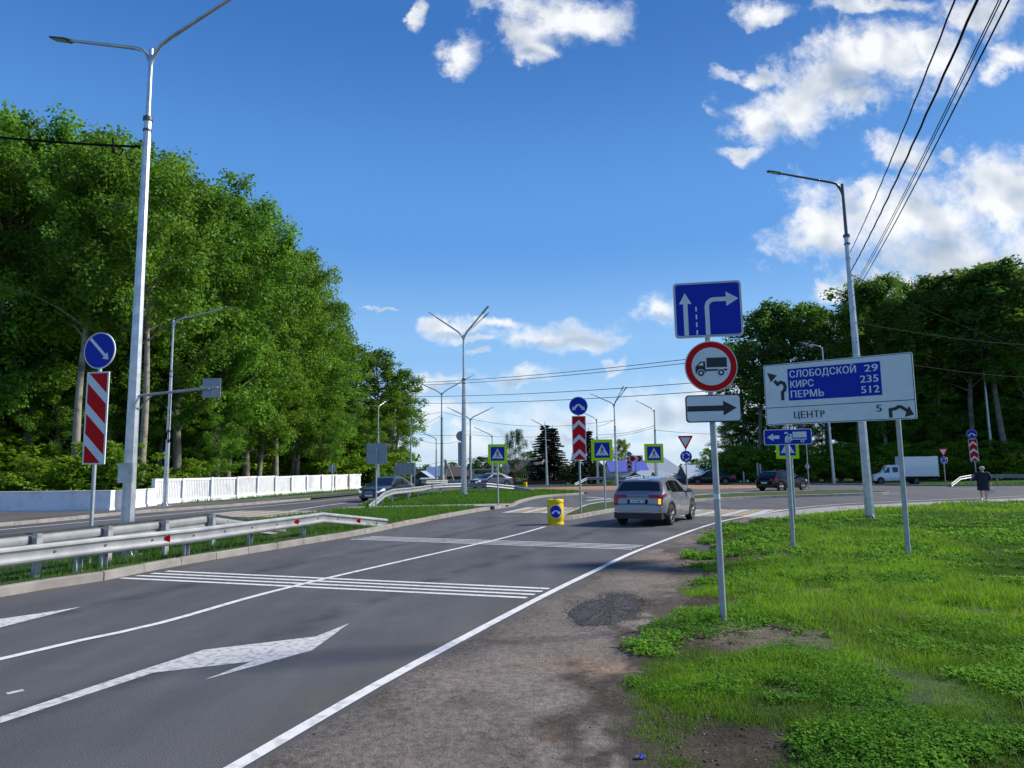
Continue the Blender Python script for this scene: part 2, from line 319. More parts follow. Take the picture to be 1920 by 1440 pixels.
# ------------------------------------------------------------------ mesh helpers
def setprops(o, label=None, cat=None, group=None, kind=None):
    if label: o['label'] = label
    if cat: o['category'] = cat
    if group: o['group'] = group
    if kind: o['kind'] = kind
    return o
def thing(name, label, cat, loc=(0, 0, 0), rz=0.0, group=None):
    o = bpy.data.objects.new(name, None); COL.objects.link(o); o.location = loc; o.rotation_euler = (0, 0, rz); o.empty_display_size = .3
    return setprops(o, label, cat, group)
class MB:
    def __init__(s): s.v = []; s.f = []
    def add(s, vs, fs):
        b = len(s.v); s.v.extend([tuple(q) for q in vs]); s.f.extend([tuple(i + b for i in f) for f in fs]); return s
    def box(s, c, d, rz=0.0, M=None):
        hx, hy, hz = d[0] / 2, d[1] / 2, d[2] / 2; cs, sn = math.cos(rz), math.sin(rz); vs = []
        for z in (-hz, hz):
            for (x, y) in ((-hx, -hy), (hx, -hy), (hx, hy), (-hx, hy)):
                p = Vector((x * cs - y * sn + c[0], x * sn + y * cs + c[1], z + c[2]))
                vs.append(M @ p if M else p)
        return s.add(vs, [(3, 2, 1, 0), (4, 5, 6, 7), (0, 1, 5, 4), (1, 2, 6, 5), (2, 3, 7, 6), (3, 0, 4, 7)])
    def tube(s, pts, r, n=8, caps=True, rot=0.0):
        pts = [Vector(p) for p in pts]; rs = r if isinstance(r, (list, tuple)) else [r] * len(pts)
        vs = []; ref = None
        for i, p in enumerate(pts):
            d = (pts[min(i + 1, len(pts) - 1)] - pts[max(i - 1, 0)]).normalized()
            if ref is None: ref = Vector((1, 0, 0)) if abs(d.x) < .9 else Vector((0, 1, 0))
            a = (ref - d * ref.dot(d)).normalized(); b = d.cross(a); ref = a
            for k in range(n):
                t = 2 * math.pi * k / n + rot; vs.append(p + (a * math.cos(t) + b * math.sin(t)) * rs[i])
        fs = [(i * n + k, i * n + (k + 1) % n, (i + 1) * n + (k + 1) % n, (i + 1) * n + k) for i in range(len(pts) - 1) for k in range(n)]
        if caps: fs += [tuple(range(n - 1, -1, -1)), tuple(range((len(pts) - 1) * n, len(pts) * n))]
        return s.add(vs, fs)
    def poly(s, pts, z=None):
        vs = [Vector((p[0], p[1], z if z is not None else p[2])) for p in pts]
        return s.add(vs, [tuple(t) for t in tessellate_polygon([vs])])
    def prism(s, poly, fn, d0, d1):
        """2-D polygon mapped by fn(a, b, depth); closed solid"""
        n = len(poly); vs = [fn(a, b, d0) for a, b in poly] + [fn(a, b, d1) for a, b in poly]
        tri = [tuple(t) for t in tessellate_polygon([[Vector((a, b, 0)) for a, b in poly]])]
        fs = tri + [tuple(i + n for i in t) for t in tri] + [(i, (i + 1) % n, n + (i + 1) % n, n + i) for i in range(n)]
        return s.add(vs, fs)
    def grid(s, rows):
        n = len(rows[0]); vs = [p for r in rows for p in r]
        return s.add(vs, [(i * n + j, i * n + j + 1, (i + 1) * n + j + 1, (i + 1) * n + j) for i in range(len(rows) - 1) for j in range(n - 1)])
    def lathe(s, prof, n=16, axis='Z', c=(0, 0, 0)):
        vs = []
        for (r, h) in prof:
            for k in range(n):
                t = 2 * math.pi * k / n; a, b = r * math.cos(t), r * math.sin(t)
                vs.append((a + c[0], b + c[1], h + c[2]) if axis == 'Z' else (a + c[0], h + c[1], b + c[2]))
        m = len(prof)
        return s.add(vs, [(i * n + k, i * n + (k + 1) % n, (i + 1) * n + (k + 1) % n, (i + 1) * n + k) for i in range(m - 1) for k in range(n)])
    def mesh(s, name, m=None, smooth=None):
        me = bpy.data.meshes.new(name); me.from_pydata(s.v, [], s.f); me.validate(); me.update()
        bm = bmesh.new(); bm.from_mesh(me); bmesh.ops.recalc_face_normals(bm, faces=bm.faces); bm.to_mesh(me); bm.free()
        if smooth is not None:
            me.polygons.foreach_set('use_smooth', [True] * len(me.polygons)); me.set_sharp_from_angle(angle=rad(smooth))
        if m: me.materials.append(MT[m])
        return me
    def obj(s, name, m=None, parent=None, smooth=None, loc=None, rz=None):
        return link(name, s.mesh(name, m, smooth), parent, loc, rz)
def link(name, me, parent=None, loc=None, rz=None):
    o = bpy.data.objects.new(name, me); COL.objects.link(o)
    if parent: o.parent = parent
    if loc: o.location = loc
    if rz: o.rotation_euler = (0, 0, rz)
    return o
def np_mesh(name, V, Fc, m, tint=None):
    me = bpy.data.meshes.new(name); V = np.asarray(V, np.float32); Fc = np.asarray(Fc, np.int32); k = Fc.shape[1]
    me.vertices.add(len(V)); me.vertices.foreach_set('co', V.ravel())
    me.loops.add(Fc.size); me.loops.foreach_set('vertex_index', Fc.ravel())
    me.polygons.add(len(Fc)); me.polygons.foreach_set('loop_start', np.arange(0, Fc.size, k, dtype=np.int32))
    try: me.polygons.foreach_set('loop_total', np.full(len(Fc), k, np.int32))
    except Exception: pass
    if tint is not None:
        a = me.attributes.new('tint', 'FLOAT_COLOR', 'POINT'); c = np.ones((len(V), 4), np.float32); c[:, :3] = tint; a.data.foreach_set('color', c.ravel())
    me.update(calc_edges=True); me.materials.append(MT[m]); return me
def copy_tree(o, parent=None):
    c = o.copy(); COL.objects.link(c)
    if parent: c.parent = parent
    for ch in list(o.children): copy_tree(ch, c)
    return c

def _hash(ix, iy, seed):
    h = (ix * 374761393 + iy * 668265263 + seed * 974711) & 0x7fffffff
    h = ((h ^ (h >> 13)) * 1274126177) & 0x7fffffff
    return ((h ^ (h >> 16)) & 0xffff) / 65535.0
def vnoise(x, y, seed=0):
    x = np.asarray(x, float); y = np.asarray(y, float); ix = np.floor(x).astype(np.int64); iy = np.floor(y).astype(np.int64)
    fx = x - ix; fy = y - iy; fx = fx * fx * (3 - 2 * fx); fy = fy * fy * (3 - 2 * fy)
    a = _hash(ix, iy, seed); b = _hash(ix + 1, iy, seed); c = _hash(ix, iy + 1, seed); d = _hash(ix + 1, iy + 1, seed)
    return (a * (1 - fx) + b * fx) * (1 - fy) + (c * (1 - fx) + d * fx) * fy
def fbm(x, y, seed=0, oct=4):
    t = 0; a = .5; n = 0
    for i in range(oct): t = t + a * vnoise(x * 2 ** i, y * 2 ** i, seed + i * 17); n += a; a *= .55
    return t / n
def inside(x, y, poly):
    r = np.zeros(len(x), bool); n = len(poly); j = n - 1
    for i in range(n):
        xi, yi = poly[i][0], poly[i][1]; xj, yj = poly[j][0], poly[j][1]
        c = ((yi > y) != (yj > y)) & (x < (xj - xi) * (y - yi) / (yj - yi + 1e-12) + xi); r ^= c; j = i
    return r
def seg_dist(x, y, line):
    d = np.full(len(x), 1e9)
    for (a, b) in zip(line[:-1], line[1:]):
        ax, ay = a[0], a[1]; bx, by = b[0] - ax, b[1] - ay
        t = np.clip(((x - ax) * bx + (y - ay) * by) / (bx * bx + by * by), 0, 1)
        d = np.minimum(d, np.hypot(x - ax - t * bx, y - ay - t * by))
    return d
def spline(pts, step=.6):
    """Catmull-Rom through the points, resampled"""
    P = [Vector((p[0], p[1], 0)) for p in pts]; P = [P[0] * 2 - P[1]] + P + [P[-1] * 2 - P[-2]]; out = []
    for i in range(1, len(P) - 2):
        n = max(2, int((P[i + 1] - P[i]).length / step))
        for k in range(n):
            t = k / n; a, b, c, d = P[i - 1:i + 3]
            out.append(.5 * ((2 * b) + (c - a) * t + (2 * a - 5 * b + 4 * c - d) * t * t + (3 * b - a - 3 * c + d) * t ** 3))
    out.append(P[-2]); return [(p.x, p.y) for p in out]
def offset(line, d):
    out = []
    for i, p in enumerate(line):
        a = line[max(i - 1, 0)]; b = line[min(i + 1, len(line) - 1)]
        t = Vector((b[0] - a[0], b[1] - a[1])).normalized(); out.append((p[0] + t.y * d, p[1] - t.x * d))
    return out                                      # d>0: to the right of travel
def ribbon(line, w, z):
    a = offset(line, -w / 2); b = offset(line, w / 2); m = MB()
    m.grid([[(p[0], p[1], z) for p in a], [(p[0], p[1], z) for p in b]]); return m
def resample(line, step):
    P = [Vector(p[:2]) for p in line]; out = [P[0]]; acc = 0
    for a, b in zip(P[:-1], P[1:]):
        L = (b - a).length; pos = step - acc
        while pos <= L: out.append(a + (b - a) * (pos / L)); pos += step
        acc = (acc + L) % step
    return [(p.x, p.y) for p in out]

# ================================================================== SETTING
def structure(o): o['kind'] = 'structure'; return o
# ---- base ground to the horizon, asphalt sheet
def dip(x, y):                               # the land falls away beyond the roundabout
    t = min(1.0, max(0.0, (y - 82) / 48)); return -3.0 * t * t * (3 - 2 * t)
m = MB(); gy = [-600, 0, 70] + list(range(80, 134, 4)) + [150, 400, 2500]
m.grid([[(x, y, dip(x, y) - .03) for x in (-1500, -300, -60, 0, 60, 300, 1500)] for y in gy]); structure(m.obj('ground', 'turf', smooth=60))
m = MB()
for iy in range(-14, 80, 4):
    m.grid([[(x, y, 0) for x in range(-30, 92, 6)] for y in (iy, iy + 4)])
road = structure(m.obj('road', 'asphalt'))

_a, _b = gp(442, 1440), gp(637, 1326)
_e = lambda k, c=0: (_a[0] - (_b[0] - _a[0]) * k - c, _a[1] - (_b[1] - _a[1]) * k)
EDGE = spline([_e(11, 1.2), _e(6, .35), _e(3, .08), _e(1.2), gp(442, 1440), gp(637, 1326), gp(785, 1243), gp(1003, 1127), gp(1108, 1075), gp(1212, 1027), gp(1346, 980), gp(1438, 962), gp(1495, 953), gp(1559, 947), gp(1647, 942), (24, 37.6), (32, 41), (45, 45.5), (70, 53)], .5)
KERB = spline([(-13.2, -4), (-10.2, 4), gp(0, 1118), gp(165, 1093), gp(350, 1057), gp(655, 1006), gp(760, 985), gp(880, 962), gp(925, 955)], .25)

# ---- painted markings (children of the road)
def mark(name, mb, m='paint'): return mb.obj(name, m, road)
mark('edge_line', ribbon(EDGE, .115, .012))
mark('centre_line', ribbon(spline([(-9.2, -6), (-7.2, 2), gp(0, 1237), gp(300, 1169), gp(570, 1095), gp(940, 1010), gp(1022, 988)], .6), .115, .008))
# rumble stripes: two bands of thin bars across both lanes
def rumble(a0, a1, b0, b1, n, w):
    """bars from left end (a0..a1) to right end (b0..b1)"""
    for i in range(n):
        t = i / (n - 1)
        A = (a0[0] + (a1[0] - a0[0]) * t, a0[1] + (a1[1] - a0[1]) * t); B = (b0[0] + (b1[0] - b0[0]) * t, b0[1] + (b1[1] - b0[1]) * t)
        pts = [(A[0] + (B[0] - A[0]) * k / 8, A[1] + (B[1] - A[1]) * k / 8) for k in range(9)]
        mark('rumble_bar', ribbon(pts, w, .004))
rumble(gp(228, 1084), gp(312, 1071), gp(988, 1121), gp(1030, 1104), 4, .115)
rumble(gp(658, 1011), gp(694, 1006), gp(1185, 1030), gp(1206, 1023), 4, .085)
m = MB(); m.poly([gp(*p) for p in ((0, 1345), (262, 1258), (382, 1219), (592, 1194), (655, 1169), (585, 1220), (384, 1275), (472, 1241), (287, 1262), (0, 1357))], .004); mark('lane_arrow', m, 'paint_worn')
m = MB(); m.poly([gp(*p) for p in ((-60, 1172), (0, 1161), (97, 1147), (153, 1138), (0, 1177), (-60, 1190))], .004); mark('lane_arrow', m, 'paint_worn')
m = MB(); m.poly([gp(*p) for p in ((10, 1300), (42, 1293), (46, 1296), (14, 1303))], .004); mark('paint_remnant', m, 'paint_worn')
# left carriageway lines
LEDGE = spline([(-21, 8), (-19.0, 18), gp(0, 994), gp(219, 974), gp(400, 957.5), gp(545, 945), gp(679, 932), (-9.0, 60), (-7.8, 72)], .8)
mark('edge_line', ribbon(LEDGE, .16, .012))
mark('lane_line', ribbon(spline([gp(544, 958), gp(610, 948), gp(679, 939), (-8.8, 50)], .8), .14, .004))
MED = spline([(-16.2, 4), (-14.0, 12), (-12.3, 18), (-10.9, 23), (-9.3, 28), (-8.0, 33)], .8)
# zebra crossings, white and yellow bars
def zebra(c0, c1, along, length, n, name='crossing_bar'):
    """bars between c0 and c1 (across the road), each `length` long in direction `along`"""
    a = Vector(c0); b = Vector(c1); L = (b - a).length; u = (b - a) / L; al = Vector(along).normalized(); w = L / n
    for i in range(n):
        p = a + u * (w * i + w * .5); hw = u * (w * .43)
        q = [p - hw, p + hw, p + hw + al * length, p - hw + al * length]
        m = MB(); m.poly([(v.x, v.y) for v in q], .004); mark(name, m, 'paint_f' if i % 2 == 0 else 'paint_yf')
zebra((-.55, 30.6), (2.6, 29.55), (.28, .96), 4.3, 8)
zebra((5.6, 27.2), (9.75, 26.3), (.5, .86), 4.4, 9)
zebra((-14.2, 30.6), (-8.2, 29.4), (.22, .97), 4.3, 13)
# far roundabout strokes
for (A, B, w) in (((1100, 932), (1148, 935), .2), ((1130, 936), (1152, 938), .15), ((1640, 926), (1690, 926), .15), ((1780, 917), (1832, 917), .15), ((1100, 939), (1140, 934), .2)):
    mark('guide_line', ribbon([gp(*A), gp(*B)], w, .004))

# ---- dirt shoulder between edge line and verge
DIRT = [(1.1, -8), (.95, 2), (.94, 4.65), (1.02, 6.1), (1.36, 7.27), (1.95, 9.2), (2.77, 11.3), (3.9, 15), (5.2, 19.2), (6.6, 22.2), (8.9, 24.9), (11.3, 27.2), (14.0, 29.2), (17.2, 31.0)]
DIRTS = spline(DIRT, .4)
sh_in = []
for p in offset(EDGE, .10):
    if p[1] < 33.2 or p[0] < 15: sh_in.append(p)
rag = [(p[0] + .10 * (vnoise(p[0] * 3, p[1] * 3, 3) - .5) + .06 * (vnoise(p[0] * 9, p[1] * 9, 4) - .3), p[1]) for p in sh_in]
def lerp3(a, b, t): return np.array(a)[None] * (1 - t[:, None]) + np.array(b)[None] * t[:, None]
def sstep(x, lo, hi): t = np.clip((x - lo) / (hi - lo), 0, 1); return t * t * (3 - 2 * t)
def mixc(c, col, w): return c * (1 - w[:, None]) + np.array(col)[None] * w[:, None]
RA = np.array(sorted(rag, key=lambda p: p[1])); DA = np.array(sorted(DIRTS, key=lambda p: p[1]))
yy = np.concatenate([np.arange(-6, 3.5, .3), np.arange(3.5, 11, .055), np.arange(11, 18, .11), np.arange(18, 33.2, .25)])
xl = np.interp(yy, RA[:, 1], RA[:, 0]); xr = np.maximum(np.interp(yy, DA[:, 1], DA[:, 0]) + .9, xl + .2); ss = np.linspace(0, 1, 64)
X = xl[:, None] + (xr - xl)[:, None] * ss[None]; Y = np.repeat(yy[:, None], 64, 1); x, y = X.ravel(), Y.ravel()
dg = np.repeat((xr - .9)[:, None], 64, 1).ravel() - x; de = x - np.repeat(xl[:, None], 64, 1).ravel()
tint = lerp3((.142, .120, .104), (.205, .175, .150), np.clip(fbm(x * 1.1, y * .7, 61, 5) * 2.4 - .75, 0, 1))
tint = mixc(tint, (.235, .20, .172), .5 * sstep(fbm(x * .9 + 9, y * .9, 62, 4), .54, .70) * sstep(dg, .1, .7))
tint = mixc(tint, (.098, .092, .088), .7 * (1 - sstep(de + .5 * (fbm(x * 3, y * 3, 63, 3) - .5), .03, .42)))
tint = mixc(tint, (.07, .058, .05), .5 * sstep(fbm(x * 2.3, y * 2.3, 65, 4), .56, .68))
for (px, py, rx, w_) in ((1090, 1250, .30, .75), (1145, 1258, .2, .6), (1290, 1046, .7, .7), (1050, 1385, .16, .55), (1360, 1010, 1.0, .4), (1250, 1075, .8, .35)):
    q = gp(px, py); g = np.exp(-(((x - q[0]) / rx) ** 2 + ((y - q[1]) / (rx * .8)) ** 2)) * (.4 + 1.2 * fbm(x * 7, y * 7, 66, 3)); tint = mixc(tint, (.30, .195, .125), np.clip(g * w_, 0, .85))
for (px, py, rx, w_) in ((1235, 1165, .28, .7), (1200, 1200, .3, .5), (1090, 1420, .25, .5), (1000, 1330, .5, .25)):
    q = gp(px, py); g = np.exp(-(((x - q[0]) / rx) ** 2 + ((y - q[1]) / (rx * 1.5)) ** 2)) * (.5 + fbm(x * 6, y * 6, 67, 3)); tint = mixc(tint, (.29, .265, .24), np.clip(g * w_, 0, .8))
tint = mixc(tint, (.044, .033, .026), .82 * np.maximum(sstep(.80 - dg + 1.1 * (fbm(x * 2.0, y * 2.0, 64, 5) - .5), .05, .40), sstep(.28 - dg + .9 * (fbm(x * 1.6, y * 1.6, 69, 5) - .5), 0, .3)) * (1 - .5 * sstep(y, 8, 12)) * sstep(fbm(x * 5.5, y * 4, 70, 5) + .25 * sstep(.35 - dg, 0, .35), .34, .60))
Z = .008 + .012 * fbm(x * 2.5, y * 2.5, 68, 4) * sstep(de, .05, .4)
idx = np.arange(X.size).reshape(X.shape); q = np.stack([idx[:-1, :-1], idx[:-1, 1:], idx[1:, 1:], idx[1:, :-1]], -1).reshape(-1, 4)
me = np_mesh('dirt_shoulder', np.stack([x, y, Z], -1), q, 'shoulder_t', tint); me.polygons.foreach_set('use_smooth', [True] * len(me.polygons)); structure(link('dirt_shoulder', me))
# dust blown along the kerb and the edge line
def dust(line, w, inner, z):
    L_ = resample(line, .5); rows = []; tt = []
    for k, f in enumerate(np.linspace(0, 1, 7)): rows.append([(p[0], p[1], z) for p in offset(L_, f * w)]); tt += [max(0, (1 - f)) ** 1.2 * (1 if inner else 1)] * len(L_)
    V = np.array([p for r_ in rows for p in r_]); n = len(L_); I = np.arange(len(V)).reshape(7, n); F_ = np.stack([I[:-1, :-1], I[:-1, 1:], I[1:, 1:], I[1:, :-1]], -1).reshape(-1, 4)
    structure(link('road_dust', np_mesh('road_dust', V, F_, 'dust', np.repeat(np.array(tt)[:, None], 3, 1))))
CEN_L = spline([(-7.2, 2), gp(0, 1237), gp(300, 1169), gp(570, 1095), gp(940, 1010), gp(1022, 988), (2.1, 25.6)], .5)
def track(line, w, m, z):
    L_ = resample(line, .6); rows = []; tt = []
    for f in np.linspace(-1, 1, 7): rows.append([(p[0], p[1], z) for p in offset(L_, f * w / 2)]); tt += [math.cos(f * math.pi / 2) ** 1.5] * len(L_)
    V = np.array([p for r_ in rows for p in r_]); n = len(L_); I = np.arange(len(V)).reshape(7, n); F_ = np.stack([I[:-1, :-1], I[:-1, 1:], I[1:, 1:], I[1:, :-1]], -1).reshape(-1, 4)
    structure(link('wheel_track' if m == 'track' else 'oil_strip', np_mesh('wheel_track', V, F_, m, np.repeat(np.array(tt)[:, None], 3, 1))))
for o_ in (.95, 2.75): track(offset(CEN_L, o_), .75, 'track', .0016)
for o_ in (-.95, -2.7): track(offset(CEN_L, o_), .75, 'track', .0016)
track(offset(CEN_L, 1.85), .6, 'oil', .0020); track(offset(CEN_L, -1.8), .6, 'oil', .0020)
dust([p for p in KERB if 6 < p[1]], .95, True, .0025)
dust([p for p in offset(EDGE, -.05) if 2 < p[1] < 36], -.8, True, .0025)
# footpath along the far rim of the verge
PATHL = spline([(8.9, 25.4), (11.2, 28.0), (14.2, 30.7), (17.8, 32.6), (24, 35.2), (33, 38.6), (46, 42.8), (75, 51)], .6)
m = ribbon(PATHL, 1.7, .016); structure(m.obj('footpath', 'path'))

# ---- right verge: grid with gentle relief
VERGE = DIRT + [(24, 33.6), (33, 37), (46, 41), (75, 49), (75, -8)]
def vz(x, y):
    d = seg_dist(np.atleast_1d(x).astype(float), np.atleast_1d(y).astype(float), DIRTS)
    k = np.clip(d / 1.5, 0, 1)
    return .012 + k * (.02 + .13 * fbm(np.atleast_1d(x) * .45, np.atleast_1d(y) * .45, 5) + .05 * fbm(np.atleast_1d(x) * 2.2, np.atleast_1d(y) * 2.2, 9) - .04)
xs = np.concatenate([np.arange(.2, 14, .16), np.arange(14, 76, .8)]); ys = np.concatenate([np.arange(-6, 16, .18), np.arange(16, 50, .4)])
X, Y = np.meshgrid(xs, ys); Z = vz(X.ravel(), Y.ravel()).reshape(X.shape)
ok = inside(X.ravel(), Y.ravel(), VERGE).reshape(X.shape)
idx = np.arange(X.size).reshape(X.shape); q = np.stack([idx[:-1, :-1], idx[:-1, 1:], idx[1:, 1:], idx[1:, :-1]], -1).reshape(-1, 4)
okq = (ok[:-1, :-1] & ok[:-1, 1:] & ok[1:, 1:] & ok[1:, :-1]).ravel()
x, y = X.ravel(), Y.ravel(); dd = seg_dist(x, y, DIRTS)
tint = lerp3((.030, .023, .016), (.075, .060, .043), np.clip(fbm(x * 1.7, y * 1.7, 71, 5) * 2.4 - .7, 0, 1))
tint = mixc(tint, (.048, .095, .018), .85 * sstep(dd + 1.5 * (fbm(x, y, 72, 3) - .5), .5, 2.2))
tint = mixc(tint, (.17, .135, .105), .8 * sstep(fbm(x * 1.3 + 5, y * 1.3, 73, 4), .56, .70) * (1 - sstep(dd, .6, 2.4)))
q_ = gp(1372, 1172, .05); tint = mixc(tint, (.30, .245, .205), np.clip(.9 * np.exp(-((x - q_[0]) ** 2 + (y - q_[1]) ** 2) / .12) * (.4 + fbm(x * 8, y * 8, 74, 3)), 0, .9))
me = np_mesh('grass_verge', np.stack([x, y, Z.ravel()], -1), q[okq], 'soil_t', tint); me.polygons.foreach_set('use_smooth', [True] * len(me.polygons))
structure(link('grass_verge', me))

# ---- raised islands
def island(name, outline, z=.12, m='turf'):
    b = MB(); b.poly(outline, z); return structure(b.obj(name, m))
ISL_A = list(KERB) + [gp(945, 952), (-.1, 35.4), (.15, 38), (.5, 40.5), (1.3, 44.5), (2.6, 47.6), (4.3, 49.6), (5.2, 51.5), (4.6, 54), (2.6, 56.8), (-1, 59.3), (-4, 59.0), (-5.9, 55.0), (-7.4, 51), (-8.3, 47), (-8.3, 41), (-7.9, 36.5), (-7.9, 33), (-8.4, 30.0), (-9.5, 26.6), (-11.0, 22.3), (-12.4, 18), (-14.0, 12), (-16.0, 4), (-17, -4)]
island('median_island', offset(ISL_A[:len(KERB)], -.07) + ISL_A[len(KERB):])
ISL_B = spline([(1.72, 25.75), (2.35, 26.6), (3.3, 28.6), (4.5, 30.9), (5.7, 33.0), (6.6, 35.0), (6.4, 36.3), (5.4, 36.9), (4.4, 36.2), (3.5, 34.0), (2.8, 31.2), (2.2, 28.6), (1.75, 26.3), (1.72, 25.75)], .3)
island('splitter_island', ISL_B)
ISL_C = spline([(7.6, 35.6), (9.9, 38.2), (12.2, 39.8), (14.5, 40.9), (18.5, 42.1), (21.8, 43.2), (23.3, 44.6), (22.6, 47.2), (20, 48.6), (16.5, 47.4), (12.3, 44.8), (9.2, 41.0), (7.6, 37.8), (7.6, 35.6)], .5)
island('splitter_island', ISL_C)
cen = [(11.5 + 10.5 * math.cos(t), 62.8 + 5.2 * math.sin(t)) for t in np.linspace(0, 2 * math.pi, 48, endpoint=False)]
b = MB(); rows = []
for k, s in enumerate((1, .96, .7, .4, .05)): rows.append([(11.5 + (x - 11.5) * s, 62.8 + (y - 62.8) * s, (.01, .10, .16, .20, .22)[k]) for x, y in cen + cen[:1]])
b.grid(rows); structure(b.obj('central_island', 'sand', smooth=40))
# paved strip across the median island
m = MB(); m.poly([(-8.2, 33.2), (-5.2, 33.7), (-1.35, 34.0), (-.2, 34.6), (-.1, 36.0), (-2.2, 35.9), (-5.2, 35.3), (-8.0, 34.9)], .126); structure(m.obj('footpath', 'path'))

# ---- far ground beyond the roundabout, left pavement
m = MB(); m.poly([(-9, 76.5), (4, 75.8), (18, 74.4), (27, 71.5), (31.5, 66.5), (34.6, 61.5), (37, 58.6), (46, 58.2), (90, 62), (110, 81), (-12.5, 81)], .03); structure(m.obj('far_verge', 'turf'))
m = MB(); m.poly([(-9.0, 74.6), (4, 73.8), (18, 72.6), (26, 69.8), (30.2, 65), (33.2, 60.2), (36.5, 57), (46, 56.4), (90, 60), (90, 61), (46, 57.4), (37, 58), (34.2, 61), (31, 66), (26.6, 71), (18, 73.9), (4, 75.2), (-9, 76)], .034); structure(m.obj('far_pavement', 'path'))
LKERB = spline([(-23.5, 6), (-21.0, 18), gp(0, 987), gp(130, 975), gp(225, 965.5), (-17.0, 35.5), (-15.4, 39.5), (-13.9, 45), (-12.3, 52), (-11, 60), (-10, 72)], .5)
m = MB(); m.poly(LKERB + [(-12, 82), (-60, 82), (-60, 6)], .10); structure(m.obj('left_pavement', 'asphalt_old'))
GL = spline([(-20.6, 39.2), (-18.6, 43.5), (-16.6, 50), (-14.9, 58), (-13.2, 70), (-12.2, 84)], .8)
m = MB(); m.poly([p for p in GL if p[1] < 82] + [(-60, 82), (-60, 36), (-21.6, 36.8)], .106); structure(m.obj('left_verge', 'turf'))
m = MB(); m.poly(spline([(-14.2, 46.2), (-12.6, 53), (-11.2, 61), (-10.2, 72)], .8) + [(-11.0, 72), (-12.4, 61), (-14.0, 53), (-15.4, 46.6)], .108); structure(m.obj('left_verge', 'turf'))

# ---- kerbs of separate stones
def stone_mesh(L, seed):
    r = random.Random(seed); b = MB(); w, h = .15, .30; c = .022
    prof = [(-w / 2, -h), (w / 2, -h), (w / 2, -c), (w / 2 - c, 0), (-w / 2 + c * .6, 0), (-w / 2, -c * .6)]
    rows = [[(x + r.uniform(-.003, .003), y, z + r.uniform(-.004, .004)) for (y, z) in prof + prof[:1]] for x in (-L / 2, -L / 2 + .012, L / 2 - .012, L / 2)]
    b.grid(rows); b.f += [tuple(range(5, -1, -1)), tuple(range(21, 27))]; return b.mesh('kerb_stone', 'kerb')
STONES = {L: [stone_mesh(L, i + int(L * 10)) for i in range(4)] for L in (.985, .485)}
def kerb(line, top, L=1.0, single=True, name='kerb'):
    K = bpy.data.objects.new(name, None); COL.objects.link(K); structure(K)
    P = resample(line, L); jm = MB()
    for a, b in zip(P[:-1], P[1:]):
        d = math.atan2(b[1] - a[1], b[0] - a[0]); c = ((a[0] + b[0]) / 2, (a[1] + b[1]) / 2)
        if single:
            o = link('kerb_stone', random.choice(STONES[.985 if L == 1 else .485]), K, (c[0], c[1], top + random.uniform(-.006, .006))); o.rotation_euler = (0, random.uniform(-.004, .004), d + random.uniform(-.006, .006))
        else: jm.box((c[0], c[1], top - .1), (L - .015, .15, .2), d)
    if not single:
        o = jm.obj('kerb_run', 'kerb', K); o['kind'] = 'stuff'
    return K
kerb([p for p in KERB if p[1] > 6], .15)
kerb([KERB[-1], gp(945, 952), (-.1, 35.4), (.05, 36.2), (.15, 38), (.5, 40.5), (1.3, 44.5), (2.6, 47.6), (4.3, 49.6), (5.2, 51.5)], .14)
kerb(ISL_B, .15, .5); kerb(ISL_C, .15, 1.0)
kerb([(5.2, 51.5), (4.6, 54), (2.6, 56.8), (-1, 59.3), (-4, 59.0), (-5.9, 55.0), (-7.4, 51), (-8.3, 47), (-8.3, 41), (-7.9, 36.5)], .13, 1.0, False)
kerb([(-7.9, 33), (-8.4, 30.0), (-9.5, 26.6), (-11.0, 22.3), (-12.4, 18), (-14.0, 12)], .13, 1.0)
kerb([p for p in LKERB if 14 < p[1] < 48], .14, 1.0)
kerb([(-9.0, 74.5), (4, 73.7), (18, 72.5), (26, 69.7), (30.1, 65), (33.1, 60.1), (36.4, 56.9), (46, 56.3), (80, 59)], .12, 1.0, False)

# ---- crushed asphalt patches on the shoulder
def patch(cx, cy, a, b, rot, name='asphalt_patch', m='tar', z=.010):
    pts = []
    for t in np.linspace(0, 2 * math.pi, 60, endpoint=False):
        r = 1 + .28 * (fbm(math.cos(t) * 2 + cx * 3, math.sin(t) * 2 + cy, 21) - .5) * 2 + .10 * (random.random() - .5)
        x, y = a * r * math.cos(t), b * r * math.sin(t); pts.append((cx + x * math.cos(rot) - y * math.sin(rot), cy + x * math.sin(rot) + y * math.cos(rot)))
    b_ = MB(); n = len(pts)
    rows = [[(p[0], p[1], .009) for p in pts + pts[:1]]]
    for s, dz in ((.93, z * .7), (.6, z), (.25, z * .8), (.02, z)): rows.append([(cx + (p[0] - cx) * s, cy + (p[1] - cy) * s, dz + .010 + random.uniform(-.004, .004)) for p in pts]); rows[-1].append(rows[-1][0])
    b_.grid(rows); return structure(b_.obj(name, m, smooth=60))
c = gp(1140, 1142); patch(c[0], c[1], 1.12, .42, rad(70))
c = gp(1300, 1030); patch(c[0], c[1], .95, .42, rad(35))

